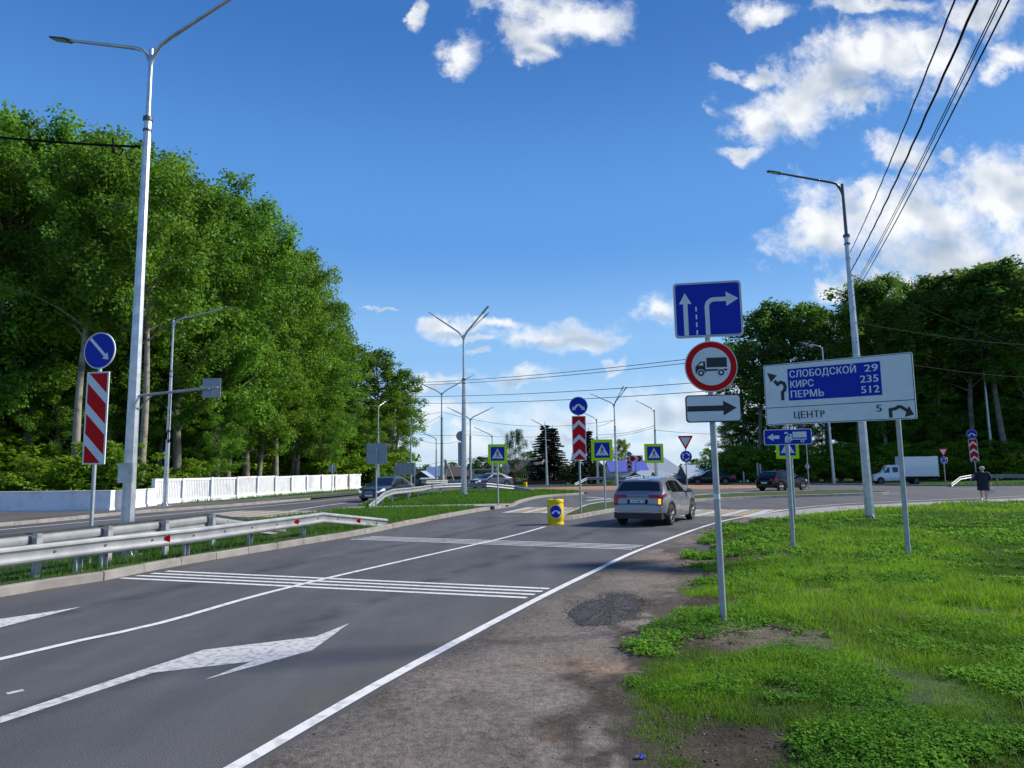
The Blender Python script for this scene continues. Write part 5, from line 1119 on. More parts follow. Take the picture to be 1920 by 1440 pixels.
# ================================================================== TREES
def leaf_quads(P, Nrm, size, r, aspect=.62):
    n = len(P); a = r.normal(size=(n, 3)); a -= Nrm * np.sum(a * Nrm, 1, keepdims=True); a /= np.linalg.norm(a, axis=1, keepdims=True) + 1e-9
    b = np.cross(Nrm, a); s = size[:, None]
    V = np.stack([P - a * s * .5, P + b * s * aspect * .5 - Nrm * s * .06, P + a * s * .5 - Nrm * s * .12, P - b * s * aspect * .5 - Nrm * s * .06], 1)
    return V.reshape(-1, 3)
def tree_mesh(kind, h, seed):
    """returns (wood mesh, crown mesh) built at the origin"""
    r = np.random.default_rng(seed); rr = random.Random(seed); wood = MB(); cl = []   # clumps: centre, radius
    lean = (rr.uniform(-.03, .03), rr.uniform(-.03, .03)); fork = kind in ('broad',) and rr.random() < .4
    tr = [Vector((lean[0] * z + .012 * h * math.sin(z / h * 5 + seed), lean[1] * z + .012 * h * math.cos(z / h * 4 + seed), z)) for z in np.linspace(-.2, h * (.93 if kind != 'bush' else .5), 12)]
    r0 = {'broad': .013, 'birch': .009, 'thin': .009, 'aspen': .011, 'spruce': .012, 'bush': .012}[kind] * h
    if kind != 'bush': wood.tube(tr, [r0 * (1.25 if i == 0 else (1 - i / 12) ** .9 + .04) for i in range(12)], 8)
    at = lambda f: tr[min(11, int(f * 11))].lerp(tr[min(11, int(f * 11) + 1)], f * 11 - int(f * 11))
    if kind == 'spruce':
        nl = 26
        for i in range(nl):
            f = .10 + .87 * i / nl; R = h * .21 * (1 - f) ** .85 + .15
            for k in range(8):
                a = rr.uniform(0, 6.28); c = at(f); L = R * rr.uniform(.75, 1.12)
                for s in (.3, .55, .8, 1.0): cl.append((c + Vector((math.cos(a) * L * s, math.sin(a) * L * s, -.30 * L * s + .10 * L * s * s)), .10 * h / 8 * (1.2 - .5 * s), 24))
    elif kind == 'bush':
        for i in range(46):
            a = rr.uniform(0, 6.28); e = rr.uniform(.1, 1.5); L = h * rr.uniform(.45, .95); d = Vector((math.cos(a) * math.cos(e) * .85, math.sin(a) * math.cos(e) * .85, math.sin(e))); p = d * L
            wood.tube([(0, 0, -.1), tuple(p * .5 + Vector((0, 0, .05 * h))), tuple(p)], [.02, .014, .006], 4); 
            for s in (.5, .75, 1.0): cl.append((p * s + Vector((0, 0, .06 * h)), h * .115, 60))
    else:
        for k in range(3): cl.append((at(.95) + Vector((rr.uniform(-.2, .2), rr.uniform(-.2, .2), h * (.012 + .022 * k))), h * (.022 - .005 * k), 60))
        nb = {'broad': 44, 'birch': 34, 'thin': 44, 'aspen': 40}[kind]; lowf = {'broad': .20, 'birch': .25, 'thin': .42, 'aspen': .46}[kind]
        for i in range(nb):
            f = lowf + (.97 - lowf) * (i + rr.random()) / nb; g = (f - lowf) / (1 - lowf)
            prof = {'broad': (math.sin(math.pi * min(.97, (.16 + .8 * g))) ** .7), 'birch': math.sin(math.pi * min(.95, .2 + .72 * g)) ** .8, 'thin': math.sin(math.pi * min(.95, .25 + .7 * g)) ** .8, 'aspen': math.sin(math.pi * min(.96, .25 + .7 * g)) ** .75}[kind]
            L = h * {'broad': .205, 'birch': .19, 'thin': .135, 'aspen': .20}[kind] * prof * rr.uniform(.6, 1.15); a = i * 2.399 + rr.uniform(-.5, .5); up = rr.uniform(.25, .8) + .5 * g + {'thin': .7, 'broad': .30, 'aspen': .35}.get(kind, 0)
            c = at(f); P = [c]
            for s in (.33, .66, 1.0): P.append(c + Vector((math.cos(a + .2 * s) * L * s, math.sin(a + .2 * s) * L * s, L * up * (s - (.28 if kind == 'broad' else .5) * s * s))))
            wood.tube(P, [r0 * .42 * (1 - .8 * f) + .015, r0 * .25 * (1 - .7 * f) + .012, .018, .008], 5)
            for s in (.42, .62, .8, .95, 1.06):
                q = P[0].lerp(P[3], s) if s < .33 else (P[1].lerp(P[2], (s - .33) / .33) if s < .66 else P[2].lerp(P[3], min(1.2, (s - .66) / .34)))
                for k in range(2 if kind == 'broad' else 2):
                    j = Vector((rr.uniform(-1, 1), rr.uniform(-1, 1), rr.uniform(-.7, .7))) * L * .22; e = q + j
                    if rr.random() < .6: wood.tube([tuple(q), tuple(q.lerp(e, .6) + Vector((0, 0, .05))), tuple(e)], [.014, .01, .006], 3)
                    if kind in ('broad', 'aspen'): cl.append((e, h * rr.uniform(.022, .040), 78 if kind == 'broad' else 70))
                    elif kind == 'birch': cl.append((e, h * .026, 26)); cl.append((e - Vector((0, 0, h * .035)), h * .02, 18)); cl.append((e - Vector((0, 0, h * .065)), h * .014, 12))
                    else: cl.append((e, h * rr.uniform(.016, .032), 24))
    C = np.array([tuple(c[0]) for c in cl]); R = np.array([c[1] for c in cl]); n = np.array([c[2] for c in cl]); ids = np.repeat(np.arange(len(cl)), n); N = len(ids)
    d = r.normal(size=(N, 3)); d /= np.linalg.norm(d, axis=1, keepdims=True); rad_ = r.random(N) ** (1 / 2.2)
    P = C[ids] + d * (R[ids] * rad_)[:, None] * {'broad': [1.05, 1.05, 1.0], 'thin': [.85, .85, 1.35], 'aspen': [1.0, 1.0, 1.15], 'birch': [1.15, 1.15, 1.3]}.get(kind, [1.15, 1.15, .62])
    ctr = np.array([0, 0, h * .5]); nrm = d * .55 + r.normal(size=(N, 3)) * .55 + [0, 0, .55]; nrm /= np.linalg.norm(nrm, axis=1, keepdims=True)
    ls = {'broad': .0106, 'aspen': .0104, 'birch': .0105, 'thin': .0125, 'spruce': .031, 'bush': .052}[kind] * h; size = ls * r.uniform(.6, 1.35, N)
    cols = {'aspen': ((.054, .142, .012), (.166, .335, .026)), 'broad': ((.054, .142, .012), (.170, .340, .026)), 'birch': ((.035, .075, .018), (.07, .125, .028)), 'thin': ((.050, .122, .016), (.130, .265, .034)), 'spruce': ((.008, .024, .010), (.018, .042, .016)), 'bush': ((.07, .165, .010), (.19, .34, .016))}[kind]
    t = np.clip(r.random(len(cl))[ids] * .7 + r.random(N) * .45 - .05, 0, 1); tint = lerp3(cols[0], cols[1], t)
    hue = np.array({0: (1, 1, 1), 1: (1.12, 1.08, .9), 2: (.80, .86, .9), 3: (1.0, 1.14, 1.1), 4: (.92, .95, 1.2)}[seed % 5]); tint = tint * hue
    V = leaf_quads(P, nrm, size, r, .62 if kind != 'spruce' else .35)
    cr = np_mesh('crown', V, np.arange(len(V)).reshape(-1, 4), 'needle' if kind == 'spruce' else 'leaf', np.repeat(tint, 4, 0))
    wm = wood.mesh('trunk', {'broad': 'bark', 'birch': 'birchbark', 'thin': 'bark', 'aspen': 'palebark', 'spruce': 'pinebark', 'bush': 'bark'}[kind], 50)
    return wm, cr
TV = {'aspen': [tree_mesh('aspen', 20, 600 + i) for i in range(2)], 'broad': [tree_mesh('broad', 20, 100 + i) for i in range(5)], 'thin': [tree_mesh('thin', 20, 200 + i) for i in range(4)], 'birch': [tree_mesh('birch', 16, 300 + i) for i in range(2)], 'spruce': [tree_mesh('spruce', 12, 400), tree_mesh('spruce', 12, 401)], 'bush': [tree_mesh('bush', 3.2, 500 + i) for i in range(3)]}
BASEH = {'broad': 20, 'aspen': 20, 'thin': 20, 'birch': 16, 'spruce': 12, 'bush': 3.2}
TREE_ID = [0]
def tree(kind, x, y, h, label, group, var=None, rz=None, sxy=1.0, name=None, z=None):
    TREE_ID[0] += 1; i = TREE_ID[0]; wm, cr = TV[kind][(var if var is not None else i) % len(TV[kind])]; s = h / BASEH[kind]
    t = thing(name or {'broad': 'broadleaf_tree', 'aspen': 'aspen_tree', 'thin': 'slender_tree', 'birch': 'birch_tree', 'spruce': 'spruce_tree', 'bush': 'shrub'}[kind], label, 'tree' if kind != 'bush' else 'shrub', (x, y, z if z is not None else dip(x, y)), rz if rz is not None else i * 1.7, group)
    t.scale = (s * sxy, s * sxy, s); link('trunk' if kind != 'bush' else 'stems', wm, t); link('crown' if kind != 'bush' else 'foliage', cr, t); return t
# left forest: position from trunk column px and depth, height from the skyline
GL_ = 'trees of the left forest'
def tpx(kind, px, Y, top, label, group, **k):
    x = xat(px, 900, Y); return tree(kind, x, Y, max(3, 1.04 * (zat(px, top, Y) - dip(x, Y))), label, group, **k)
ORD = 'first second third fourth fifth sixth seventh eighth ninth tenth eleventh twelfth thirteenth fourteenth fifteenth sixteenth seventeenth eighteenth nineteenth twentieth'.split()
LEFT = [(-150, 46, 255), (-40, 47, 250), (60, 50, 258), (142, 47, 290), (205, 54, 300), (265, 50, 305), (330, 56, 338), (395, 60, 356), (455, 66, 430), (510, 72, 468), (545, 76, 480), (585, 84, 560)]
for i, (px, Y, top) in enumerate(LEFT):
    tpx('aspen' if i in (3, 5) else 'broad', px, Y if i not in (3, 5) else 45.5, top, f'{ORD[i]} tall leafy tree from the left in the front row behind the white wall', GL_ + ', front row', sxy=1.0)
for i, (px, Y, top) in enumerate([(-200, 58, 275), (-90, 60, 300), (20, 60, 300), (110, 62, 310), (180, 62, 330), (240, 66, 335), (300, 68, 365), (360, 70, 385), (420, 75, 420), (475, 82, 470), (520, 90, 520), (560, 95, 540)]):
    tpx('broad', px, Y, top, f'{ORD[i]} tree from the left in the deeper left forest, crown over the front row', GL_ + ', deeper rows', sxy=1.1)
WHERE = ['outside the left edge', 'at the left edge of the view', 'left of the striped board', 'right of the fence lamp', 'behind the bracket sign', 'behind the middle of the slatted fence', 'left of the fence round sign', 'behind the round sign at the fence', 'right of the round sign at the fence', 'behind the fence lamp, deeper in', 'between nearest lamp and fence lamp', 'low behind the middle fence panels', 'low behind the round sign', 'low behind the bracket sign', 'low at the left picture edge', 'left of the loose pale-trunked tree']
for i, (px, Y, top) in enumerate([(-120, 50, 560), (20, 52, 600), (100, 51, 640), (300, 57, 620), (370, 60, 600), (430, 64, 600), (490, 68, 640), (560, 76, 660), (600, 82, 680), (340, 64, 690), (240, 56, 660), (460, 74, 720), (530, 78, 760), (400, 58, 740), (-30, 49, 700), (620, 90, 640)]):
    tpx('broad', px, Y, top, f'lower tree under the tall left forest, standing {WHERE[i]}', GL_ + ', understorey', sxy=1.35)
for (px, Y, top, lab) in ((660, 96, 640, 'loose thin-crowned tree at the forest end, pale trunk showing'), (705, 98, 655, 'loose thin-crowned tree with open branches near the forest tip'), (740, 100, 690, 'last loose tree of the forest, right beside the open sky')):
    tpx('thin', px, Y, top, lab, GL_ + ', thin end', sxy=1.5)
for (px, Y, top, lab) in ((640, 88, 760, 'low leafy tree under the thin-crowned forest end'), (690, 90, 790, 'low leafy tree behind the square sign back'), (735, 96, 740, 'leafy tree closing the forest tip above the direction board back'), (600, 78, 790, 'low leafy tree behind the round sign back at the fence')):
    tpx('broad', px, Y, top, lab, GL_ + ', low end', sxy=1.3)
for (px, Y, h, lab) in ((60, 43.5, 3.0, 'dark green shrub behind the shaded white wall'), (150, 43, 3.6, 'bright lime shrub behind the striped board post'), (215, 44.5, 3.8, 'bright lime shrub beside the nearest lamp pole, over the wall'), (262, 46, 2.8, 'bright lime shrub where the wall meets the fence'), (350, 52, 2.8, 'small lime shrub behind the fence lamp'), (-60, 43, 3.2, 'shrub behind the wall at the picture edge'), (690, 86, 3.5, 'shrub behind the fence end')):
    x = xat(px, 900, Y); tree('bush', x, Y, h, lab, 'shrubs behind the white wall', sxy=1.35)
for i, px in enumerate(range(-240, 720, 40)):
    Y = 49 + max(0, px) * .055 + (i % 3) * 2.5; tree('bush', xat(px, 900, Y), Y, 4.4 + (i % 4) * .5, f'{ORD[i % 20]} {"fence-side" if i > 19 else "wall-side"} dark shrub from the left on the left forest floor', 'undergrowth shrubs of the left forest', sxy=1.7, z=.1)
for i, px in enumerate(range(-260, 760, 60)):
    Y = 68 + max(0, px) * .045; tree('broad', xat(px, 900, Y), Y, 11 + (i % 3), f'{ORD[i]} low tree from the left closing the back of the left forest', 'low rear trees of the left forest', sxy=1.9, z=-1.5)
# right forest
GR_ = 'trees of the right forest'
for i, (px, Y, top, k, sx) in enumerate(((1400, 96, 640, 'thin', 1.5), (1432, 92, 585, 'thin', 1.4), (1470, 90, 565, 'thin', 1.5), (1515, 88, 560, 'thin', 1.5), (1560, 92, 575, 'thin', 1.3), (1622, 86, 530, 'thin', 1.6), (1668, 84, 515, 'broad', .85), (1722, 86, 535, 'broad', .85), (1775, 84, 520, 'thin', 1.6), (1835, 82, 500, 'thin', 1.6), (1885, 80, 490, 'thin', 1.6), (1950, 80, 490, 'broad', .9), (2040, 78, 490, 'broad', .9))):
    tpx(k, px, Y, top, f'{ORD[i]} tall backlit tree from the left along the front of the right forest', GR_ + ', front row', sxy=sx)
for i, (px, Y, top) in enumerate(sorted(((1680, 96, 560), (1740, 98, 570), (1800, 98, 560), (1860, 96, 545), (1925, 95, 540), (1990, 95, 530), (1640, 100, 600)))):
    tpx('broad', px, Y, top, f'{ORD[i]} rear-row tree from the left in the right forest, mostly hidden', GR_ + ', rear row', sxy=1.1)
for i, (px, Y, top) in enumerate(sorted(((1375, 97, 790), (1408, 98, 775), (1440, 96, 770), (1500, 92, 770), (1545, 94, 780), (1600, 92, 770), (1640, 90, 640), (1690, 88, 650), (1740, 90, 640), (1790, 88, 650), (1845, 86, 640), (1895, 84, 640), (1950, 84, 640), (1615, 96, 700), (1665, 94, 720), (1715, 93, 740), (1765, 92, 730), (1815, 90, 740), (1870, 88, 720), (1930, 87, 740)))):
    tpx('broad', px, Y, top, f'{ORD[i]} dark low tree from the left in the shaded right forest edge', GR_ + ', understorey', sxy=1.25 if top < 760 else 1.5)
for i, px in enumerate(range(1640, 2000, 36)):
    Y = 87 - i * .5; tree('broad', xat(px, 900, Y), Y, 8.5 + (i * 37 % 5) * .9, f'{ORD[i]} small leafy tree from the left before the right forest trunks', 'small trees before the right forest', sxy=1.7, z=-1.8)
for i, px in enumerate((1380, 1412, 1445, 1490, 1530, 1575, 1610, 1650, 1690, 1730, 1775, 1815, 1855, 1900)):
    tree('bush', xat(px, 900, 84 - i * .4), 84 - i * .4, 4.2, f'{ORD[i]} dark shrub from the left along the foot of the right forest', 'shrubs at the foot of the right forest', sxy=1.5)
# trees among the houses
tpx('birch', 968, 175, 803, 'slender birch with drooping twigs beside the dark brick house', None, sxy=1.25)
for (px, top, sx, lab) in ((1024, 786, .75, 'taller half of the dense dark twin-topped tree behind the lamp'), (1040, 792, .75, 'right half of the dense dark twin-topped tree behind the lamp')):
    t = tpx('spruce', px, 150, top, lab, None, sxy=sx * 2.0, name='dark_tree')
for (px, Y, top, lab) in ((1078, 101, 842, 'smaller spruce peeking out left of the tall chevron board post'), (1104, 97, 798, 'broad dark spruce behind the tall chevron board'), (1120, 104, 850, 'low spruce between chevron board and pedestrian sign')):
    tpx('spruce', px, Y * 1.5, top, lab, None, sxy=1.35)
for (px, Y, top, k, lab, sx) in ((1168, 122, 826, 'broad', 'leafy tree between the three-headed lamp and the tiny disc', 1.0), (905, 112, 856, 'broad', 'dark leafy tree left of the left pedestrian sign', 1.7), (930, 118, 862, 'broad', 'leafy tree behind the left pedestrian sign', 1.6), (890, 122, 868, 'broad', 'low leafy tree behind the brown house', 1.4), (1000, 126, 848, 'broad', 'rounded tree over the dark brick house roof', 1.4),
        (1330, 112, 842, 'broad', 'leafy tree above the white-roofed house', 1.2), (1300, 120, 860, 'broad', 'dark bushy tree right of the roundabout disc', 1.7), (1355, 104, 850, 'broad', 'bushy tree behind the black sedan', 1.5), (1262, 140, 872, 'broad', 'distant tree behind the grey hip roof', 1.5), (745, 128, 845, 'broad', 'tree left of the direction board back', 1.5), (800, 150, 872, 'broad', 'distant tree behind the blue-roofed house', 1.4), (850, 150, 866, 'broad', 'small distant tree behind the utility pole', 1.2), (720, 118, 860, 'broad', 'low tree behind the far fence end', 1.8)):
    tpx(k, px, Y * 1.55, top, lab, None, sxy=sx)
for i, (px, Y, h, lab) in enumerate(((975, 96, 3.2, 'leafy shrub in front of the dark brick house'), (955, 95, 2.6, 'low shrub beside the round sign back'), (820, 116, 2.8, 'shrub under the blue-roofed house'), (1150, 98, 2.6, 'shrub left of the three-headed lamp foot'), (1090, 92, 2.2, 'low shrub under the spruce'), (1062, 92, 2.2, 'low shrub at the maroon fence end'), (1140, 100, 2.4, 'shrub under the far pedestrian sign'))):
    tree('bush', xat(px, 900, Y * 1.4), Y * 1.4, h * .95, lab, None, sxy=1.4)
# far wooded skyline, one mass
def far_wood():
    r = np.random.default_rng(77); P = []; 
    for a in np.linspace(rad(-62), rad(62), 420):
        D = r.uniform(230, 420); h = r.uniform(4.0, 6.2) * (D / 300) ** .5; c = np.array([math.sin(a) * D, math.cos(a) * D, -3.0])
        n = 90; p = c + r.normal(size=(n, 3)) * [3.6, 3.6, 0.0]; p[:, 2] += h * r.random(n) ** .7 - p[:, 2] * 0; P.append(p)
    P = np.concatenate(P); N = len(P); nr = r.normal(size=(N, 3)) + [0, -.4, .6]; nr /= np.linalg.norm(nr, axis=1, keepdims=True)
    V = leaf_quads(P, nr, r.uniform(.9, 2.2, N), r); tint = np.repeat(lerp3((.026, .055, .016), (.055, .09, .028), r.random(N)), 4, 0)
    o = link('far_wood', np_mesh('far_wood', V, np.arange(len(V)).reshape(-1, 4), 'leaf', tint)); o['kind'] = 'stuff'
far_wood()

# ================================================================== HOUSES
def house(label, px0, px1, Y, eave, ridge, roof, wall_, axis='x', depth=9, base=908, wins=3, chimney=False, hip=False, skew=0.0, name='house', win=True):
    """front spans px0..px1 at depth Y; ridge along x (axis x) or towards the viewer (axis y)"""
    Y = Y * 1.6; depth = depth * 1.25; zg = dip(0, Y)
    x0, x1 = xat(px0, 900, Y), xat(px1, 900, Y); W = x1 - x0; pc = (px0 + px1) / 2; ze, zr = zat(pc, eave, Y) - zg, zat(pc, ridge, Y) - zg
    t = thing(name, label, 'house', ((x0 + x1) / 2, Y + depth / 2, zg), skew); D = depth; o = .35
    b = MB(); b.box((0, 0, ze / 2), (W, D, ze))
    if not hip:
        if axis == 'x': b.prism([(-D / 2, ze), (D / 2, ze), (0, zr)], lambda p, q, d: Vector((d, p, q)), -W / 2, W / 2)
        else: b.prism([(-W / 2, ze), (W / 2, ze), (0, zr)], lambda p, q, d: Vector((p, d, q)), -D / 2, D / 2)
    b.obj('wall', wall_, t)
    b = MB(); th = .14
    if hip:
        k = min(W, D) * .42; A = [(-W / 2 - o, -D / 2 - o, ze), (W / 2 + o, -D / 2 - o, ze), (W / 2 + o, D / 2 + o, ze), (-W / 2 - o, D / 2 + o, ze), (-W / 2 + k, 0, zr), (W / 2 - k, 0, zr)]
        b.add(A, [(0, 1, 5, 4), (1, 2, 5), (2, 3, 4, 5), (3, 0, 4), (3, 2, 1, 0)])
    elif axis == 'x':
        s = (zr - ze) / (D / 2)
        for sg in (-1, 1): b.prism([(sg * (D / 2 + o), ze - s * o), (0, zr), (0, zr + th), (sg * (D / 2 + o), ze - s * o + th)], lambda p, q, d: Vector((d, p, q)), -W / 2 - o, W / 2 + o)
    else:
        s = (zr - ze) / (W / 2)
        for sg in (-1, 1): b.prism([(sg * (W / 2 + o), ze - s * o), (0, zr), (0, zr + th), (sg * (W / 2 + o), ze - s * o + th)], lambda p, q, d: Vector((p, d, q)), -D / 2 - o, D / 2 + o)
    rf = b.obj('roof', roof, t)
    if chimney: MB().box((W * .2, .4, zr + .2), (.6, .6, 1.2)).obj('chimney', 'brick', rf)
    if win:
        for i in range(wins):
            x = -W / 2 + W * (i + .5) / wins; wz = min(ze - .9, ze * .62); fr = MB()
            for dx in (-.45, 0, .45): fr.box((x + dx, -D / 2 - .03, wz), (.08, .08, 1.2))
            for dz in (-.58, .58): fr.box((x, -D / 2 - .032, wz + dz), (1.0, .085, .09))
            f = fr.obj('window', 'white', t); MB().box((x, -D / 2 - .01, wz), (.86, .05, 1.1)).obj('pane', 'glass', f)
    return t
house('small grey-roofed timber house under the direction board back', 772, 806, 112, 896, 884, 'greyroof', 'logwall', 'y', 8, wins=2)
house('pale house with a sky-blue roof behind the timber house', 798, 830, 128, 893, 876, 'bluetin', 'plaster', 'x', 9, wins=2)
house('brown-roofed dark house behind the median lamp poles', 838, 892, 104, 893, 876, 'slate', 'logwall', 'x', 9, wins=3, chimney=True)
house('pale shed-like cabin beside the far lamp', 790, 816, 98, 899, 897, 'greyroof', 'plaster', 'x', 3, win=False, name='shed')
house('large dark brick house with white gable trim beside the birch', 944, 1016, 116, 884, 862, 'slate', 'brick', 'x', 11, wins=5)
t = house('front gable bay of the brick house with bright white verge boards', 975, 1016, 112, 882, 861, 'slate', 'brick', 'y', 5, wins=2, name='gable_house')
b = MB(); YY = 112 * 1.6; x0 = (xat(1016, 900, YY) - xat(975, 900, YY)) / 2; ze, zr = zat(995, 882, YY) + 3, zat(995, 861, YY) + 3
for sg in (-1, 1): b.prism([(sg * (x0 + .5), ze - .35), (0, zr + .15), (0, zr - .25), (sg * (x0 + .5), ze - .75)], lambda p, q, d: Vector((p, d, q)), -3.62, -3.50)
b.obj('verge_board', 'white', t)
house('low dark-roofed garage with a pale gable in front of the twin-topped tree', 1004, 1036, 102, 900, 886, 'slate', 'plaster', 'x', 6, wins=1, win=False, name='garage')
house('house with a violet-blue roof behind the pedestrian sign', 1146, 1216, 112, 884, 864, 'blueroof', 'plaster', 'x', 10, wins=5)
house('tall barn with a pale grey hipped roof behind the grey car', 1200, 1288, 126, 888, 851, 'greyroof', 'plaster', 'x', 14, wins=3, hip=True, win=False, name='barn')
house('low long building with a pale blue-grey roof just behind the grey car', 1168, 1292, 102, 898, 882, 'greyroof', 'logwall', 'x', 10, wins=6, hip=True)
house('small dark gabled shed left of the low long building', 1168, 1212, 99, 900, 886, 'greyroof', 'logwall', 'y', 4, win=False, name='shed')
house('white-roofed house behind the black sedan', 1292, 1368, 98, 896, 872, 'tinroof', 'logwall', 'x', 9, wins=3)
# parked box van far off between the lamps
q = (xat(914, 900, 96), 96); t = thing('parked_van', 'pale beige van parked behind the dark sedan near the median lamps', 'van', (q[0], q[1], .03)); b = MB()
b.prism([(-2.0, .4), (2.1, .4), (2.1, 1.0), (1.7, 1.15), (1.2, 1.85), (-1.9, 1.9), (-2.0, 1.7)], lambda p, q_, d: Vector((p, d, q_)), -.85, .85); b.obj('body', 'plaster', t, 40)
for x in (-1.3, 1.35): MB().tube([(x, -.88, .32), (x, -.7, .32)], .32, 14).obj('wheel', 'tyre', t, 40)
b = MB(); b.prism([(-1.7, 1.2), (1.25, 1.2), (1.0, 1.7), (-1.7, 1.72)], lambda p, q_, d: Vector((p, d, q_)), -.865, -.85); b.obj('side_window', 'glass', t)

# ================================================================== VEHICLES
def interp(x, P): return float(np.interp(x, [p[0] for p in P], [p[1] for p in P]))
class Car:
    """lofted body: stations along x (0 = front bumper), rows from sill over the shoulder to the roof centre line"""
    def __init__(s, upper, lower, belt, plan, wheels, wr, tumble=.42, crown=.025):
        s.u, s.lo, s.belt, s.plan, s.wheels, s.wr, s.tumble, s.crown = upper, lower, belt, plan, wheels, wr, tumble, crown
        s.L = upper[-1][0]; xs = set(); X = [p[0] for p in upper]
        for a, b in zip(X[:-1], X[1:]):
            n = max(1, int((b - a) / .09)); xs.update(a + (b - a) * k / n for k in range(n))
        xs.add(X[-1])
        for w in wheels: xs.update(w + (wr + .055) * math.cos(t) for t in np.linspace(0, math.pi, 15))
        s.xs = sorted(x for x in xs if 0 <= x <= s.L); s.rows = [s.section(x) for x in s.xs]
    def zb(s, x):
        z = interp(x, s.lo); R = s.wr + .055
        for w in s.wheels:
            if abs(x - w) < R: z = max(z, s.wr + math.sqrt(max(0, R * R - (x - w) ** 2)))
        return z
    def section(s, x):
        zt = interp(x, s.u); zb = min(s.zb(x), zt - .05); w = interp(x, s.plan); bl = min(interp(x, s.belt), zt - .04); bl = max(bl, zb + .02); r = min(.085, (zt - bl) * .55)
        tw = lambda z: w - .03 - (z - bl) * s.tumble
        y6 = tw(zt - r)
        pts = [(w - .05, zb), (w - .012, zb + (bl - zb) * .12), (w, zb + (bl - zb) * .45), (w - .004, zb + (bl - zb) * .80), (w - .03, bl), (tw((bl + zt - r) / 2), (bl + zt - r) / 2), (y6, zt - r), (y6 - r * .30, zt - r * .30), (y6 - r, zt), (y6 * .45, zt + s.crown * .75), (0, zt + s.crown)]
        return [(x, y, z) for y, z in pts]
    def body(s):
        b = MB(); full = [r_ + [(x, -y, z) for x, y, z in r_[-2::-1]] for r_ in s.rows]; b.grid(full)
        for rr_ in (full[0], full[-1]):
            n0 = len(b.v); b.v.extend(rr_); n = len(rr_); b.f += [(n0 + i, n0 + i + 1, n0 + n - 2 - i, n0 + n - 1 - i) for i in range(n // 2)]
        b.f = [f for f in b.f if len(set(f)) > 2]; return b
    def surf(s, x, v):
        r_ = s.section(min(max(x, 0), s.L)); i = min(int(v), 9); f = v - i; a, b = Vector(r_[i]), Vector(r_[i + 1]); return a.lerp(b, f)
    def patch(s, x0, x1, v0, v1, off=.006, nx=6, nv=4, side=1, x0b=None, x1b=None):
        """x0,x1 at v0; x0b,x1b at v1 (slanted ends)"""
        x0b = x0 if x0b is None else x0b; x1b = x1 if x1b is None else x1b; rows = []
        for j in range(nv + 1):
            f = j / nv; v = v0 + (v1 - v0) * f; a, b = x0 + (x0b - x0) * f, x1 + (x1b - x1) * f; row = []
            for i in range(nx + 1):
                x = a + (b - a) * i / nx; p = s.surf(x, v); e = .02; dx = s.surf(x + e, v) - s.surf(x - e, v); dv = s.surf(x, min(v + .05, 10)) - s.surf(x, max(0, v - .05)); n = dx.cross(dv)
                if n.length < 1e-9: n = Vector((0, 1, 0))
                n.normalize()
                c = p - Vector((s.L / 2, 0, .6))
                if n.dot(Vector((c.x * .3, c.y, c.z))) < 0: n = -n
                q = p + n * off; row.append((q.x, q.y * side, q.z))
            rows.append(row)
        b = MB(); b.grid(rows); return b
    def top(s, x0, x1, v0, off=.006, nx=6, m=2, narrow=1.0):
        """patch across the top, from row v0 on one side to the other"""
        rows = []
        for i in range(nx + 1):
            x = x0 + (x1 - x0) * i / nx; row = []
            vs = [v0 + (10 - v0) * k / 5 for k in range(6)]; e = .015; n = (s.surf(x + e, 9) - s.surf(x - e, 9)); n = Vector((-n.z, 0, n.x)); n.normalize()
            if n.z < 0 and abs(n.z) > .05: n = -n
            if abs(n.z) <= .05: n = Vector((1 if x > s.L / 2 else -1, 0, 0))
            half = [s.surf(x, v) + n * off for v in vs]; row = [(p.x, p.y, p.z) for p in half] + [(p.x, -p.y, p.z) for p in half[-2::-1]]; rows.append(row)
        b = MB(); b.grid(rows); return b
def wheel(parent, x, y, r, w, side, spokes=5):
    b = MB(); b.lathe([(r * .66, -w / 2), (r * .93, -w / 2), (r, -w / 2 + .03), (r, w / 2 - .03), (r * .93, w / 2), (r * .66, w / 2), (r * .66, -w / 2)], 28, 'Y'); wh = b.obj('wheel', 'tyre', parent, 40, (x, y, r))
    b = MB(); b.lathe([(r * .665, side * (w / 2 - .005)), (r * .60, side * (w / 2 - .012)), (r * .58, side * (w / 2 - .05))], 28, 'Y'); s = side * (w / 2 - .02)
    for k in range(spokes):
        a = 2 * math.pi * k / spokes + .3
        for da in (-.16, .16):
            p0 = Vector((math.cos(a) * r * .12, s, math.sin(a) * r * .12)); p1 = Vector((math.cos(a + da) * r * .62, s, math.sin(a + da) * r * .62)); b.tube([p0, p1], [r * .07, r * .055], 5)
    b.lathe([(.001, s + side * .012), (r * .16, s + side * .008), (r * .17, s - side * .01)], 14, 'Y'); b.obj('rim', 'alloy', wh, 40)
    b = MB(); b.lathe([(.001, s - side * .06), (r * .64, s - side * .06)], 20, 'Y'); b.obj('brake_disc', 'under', wh)
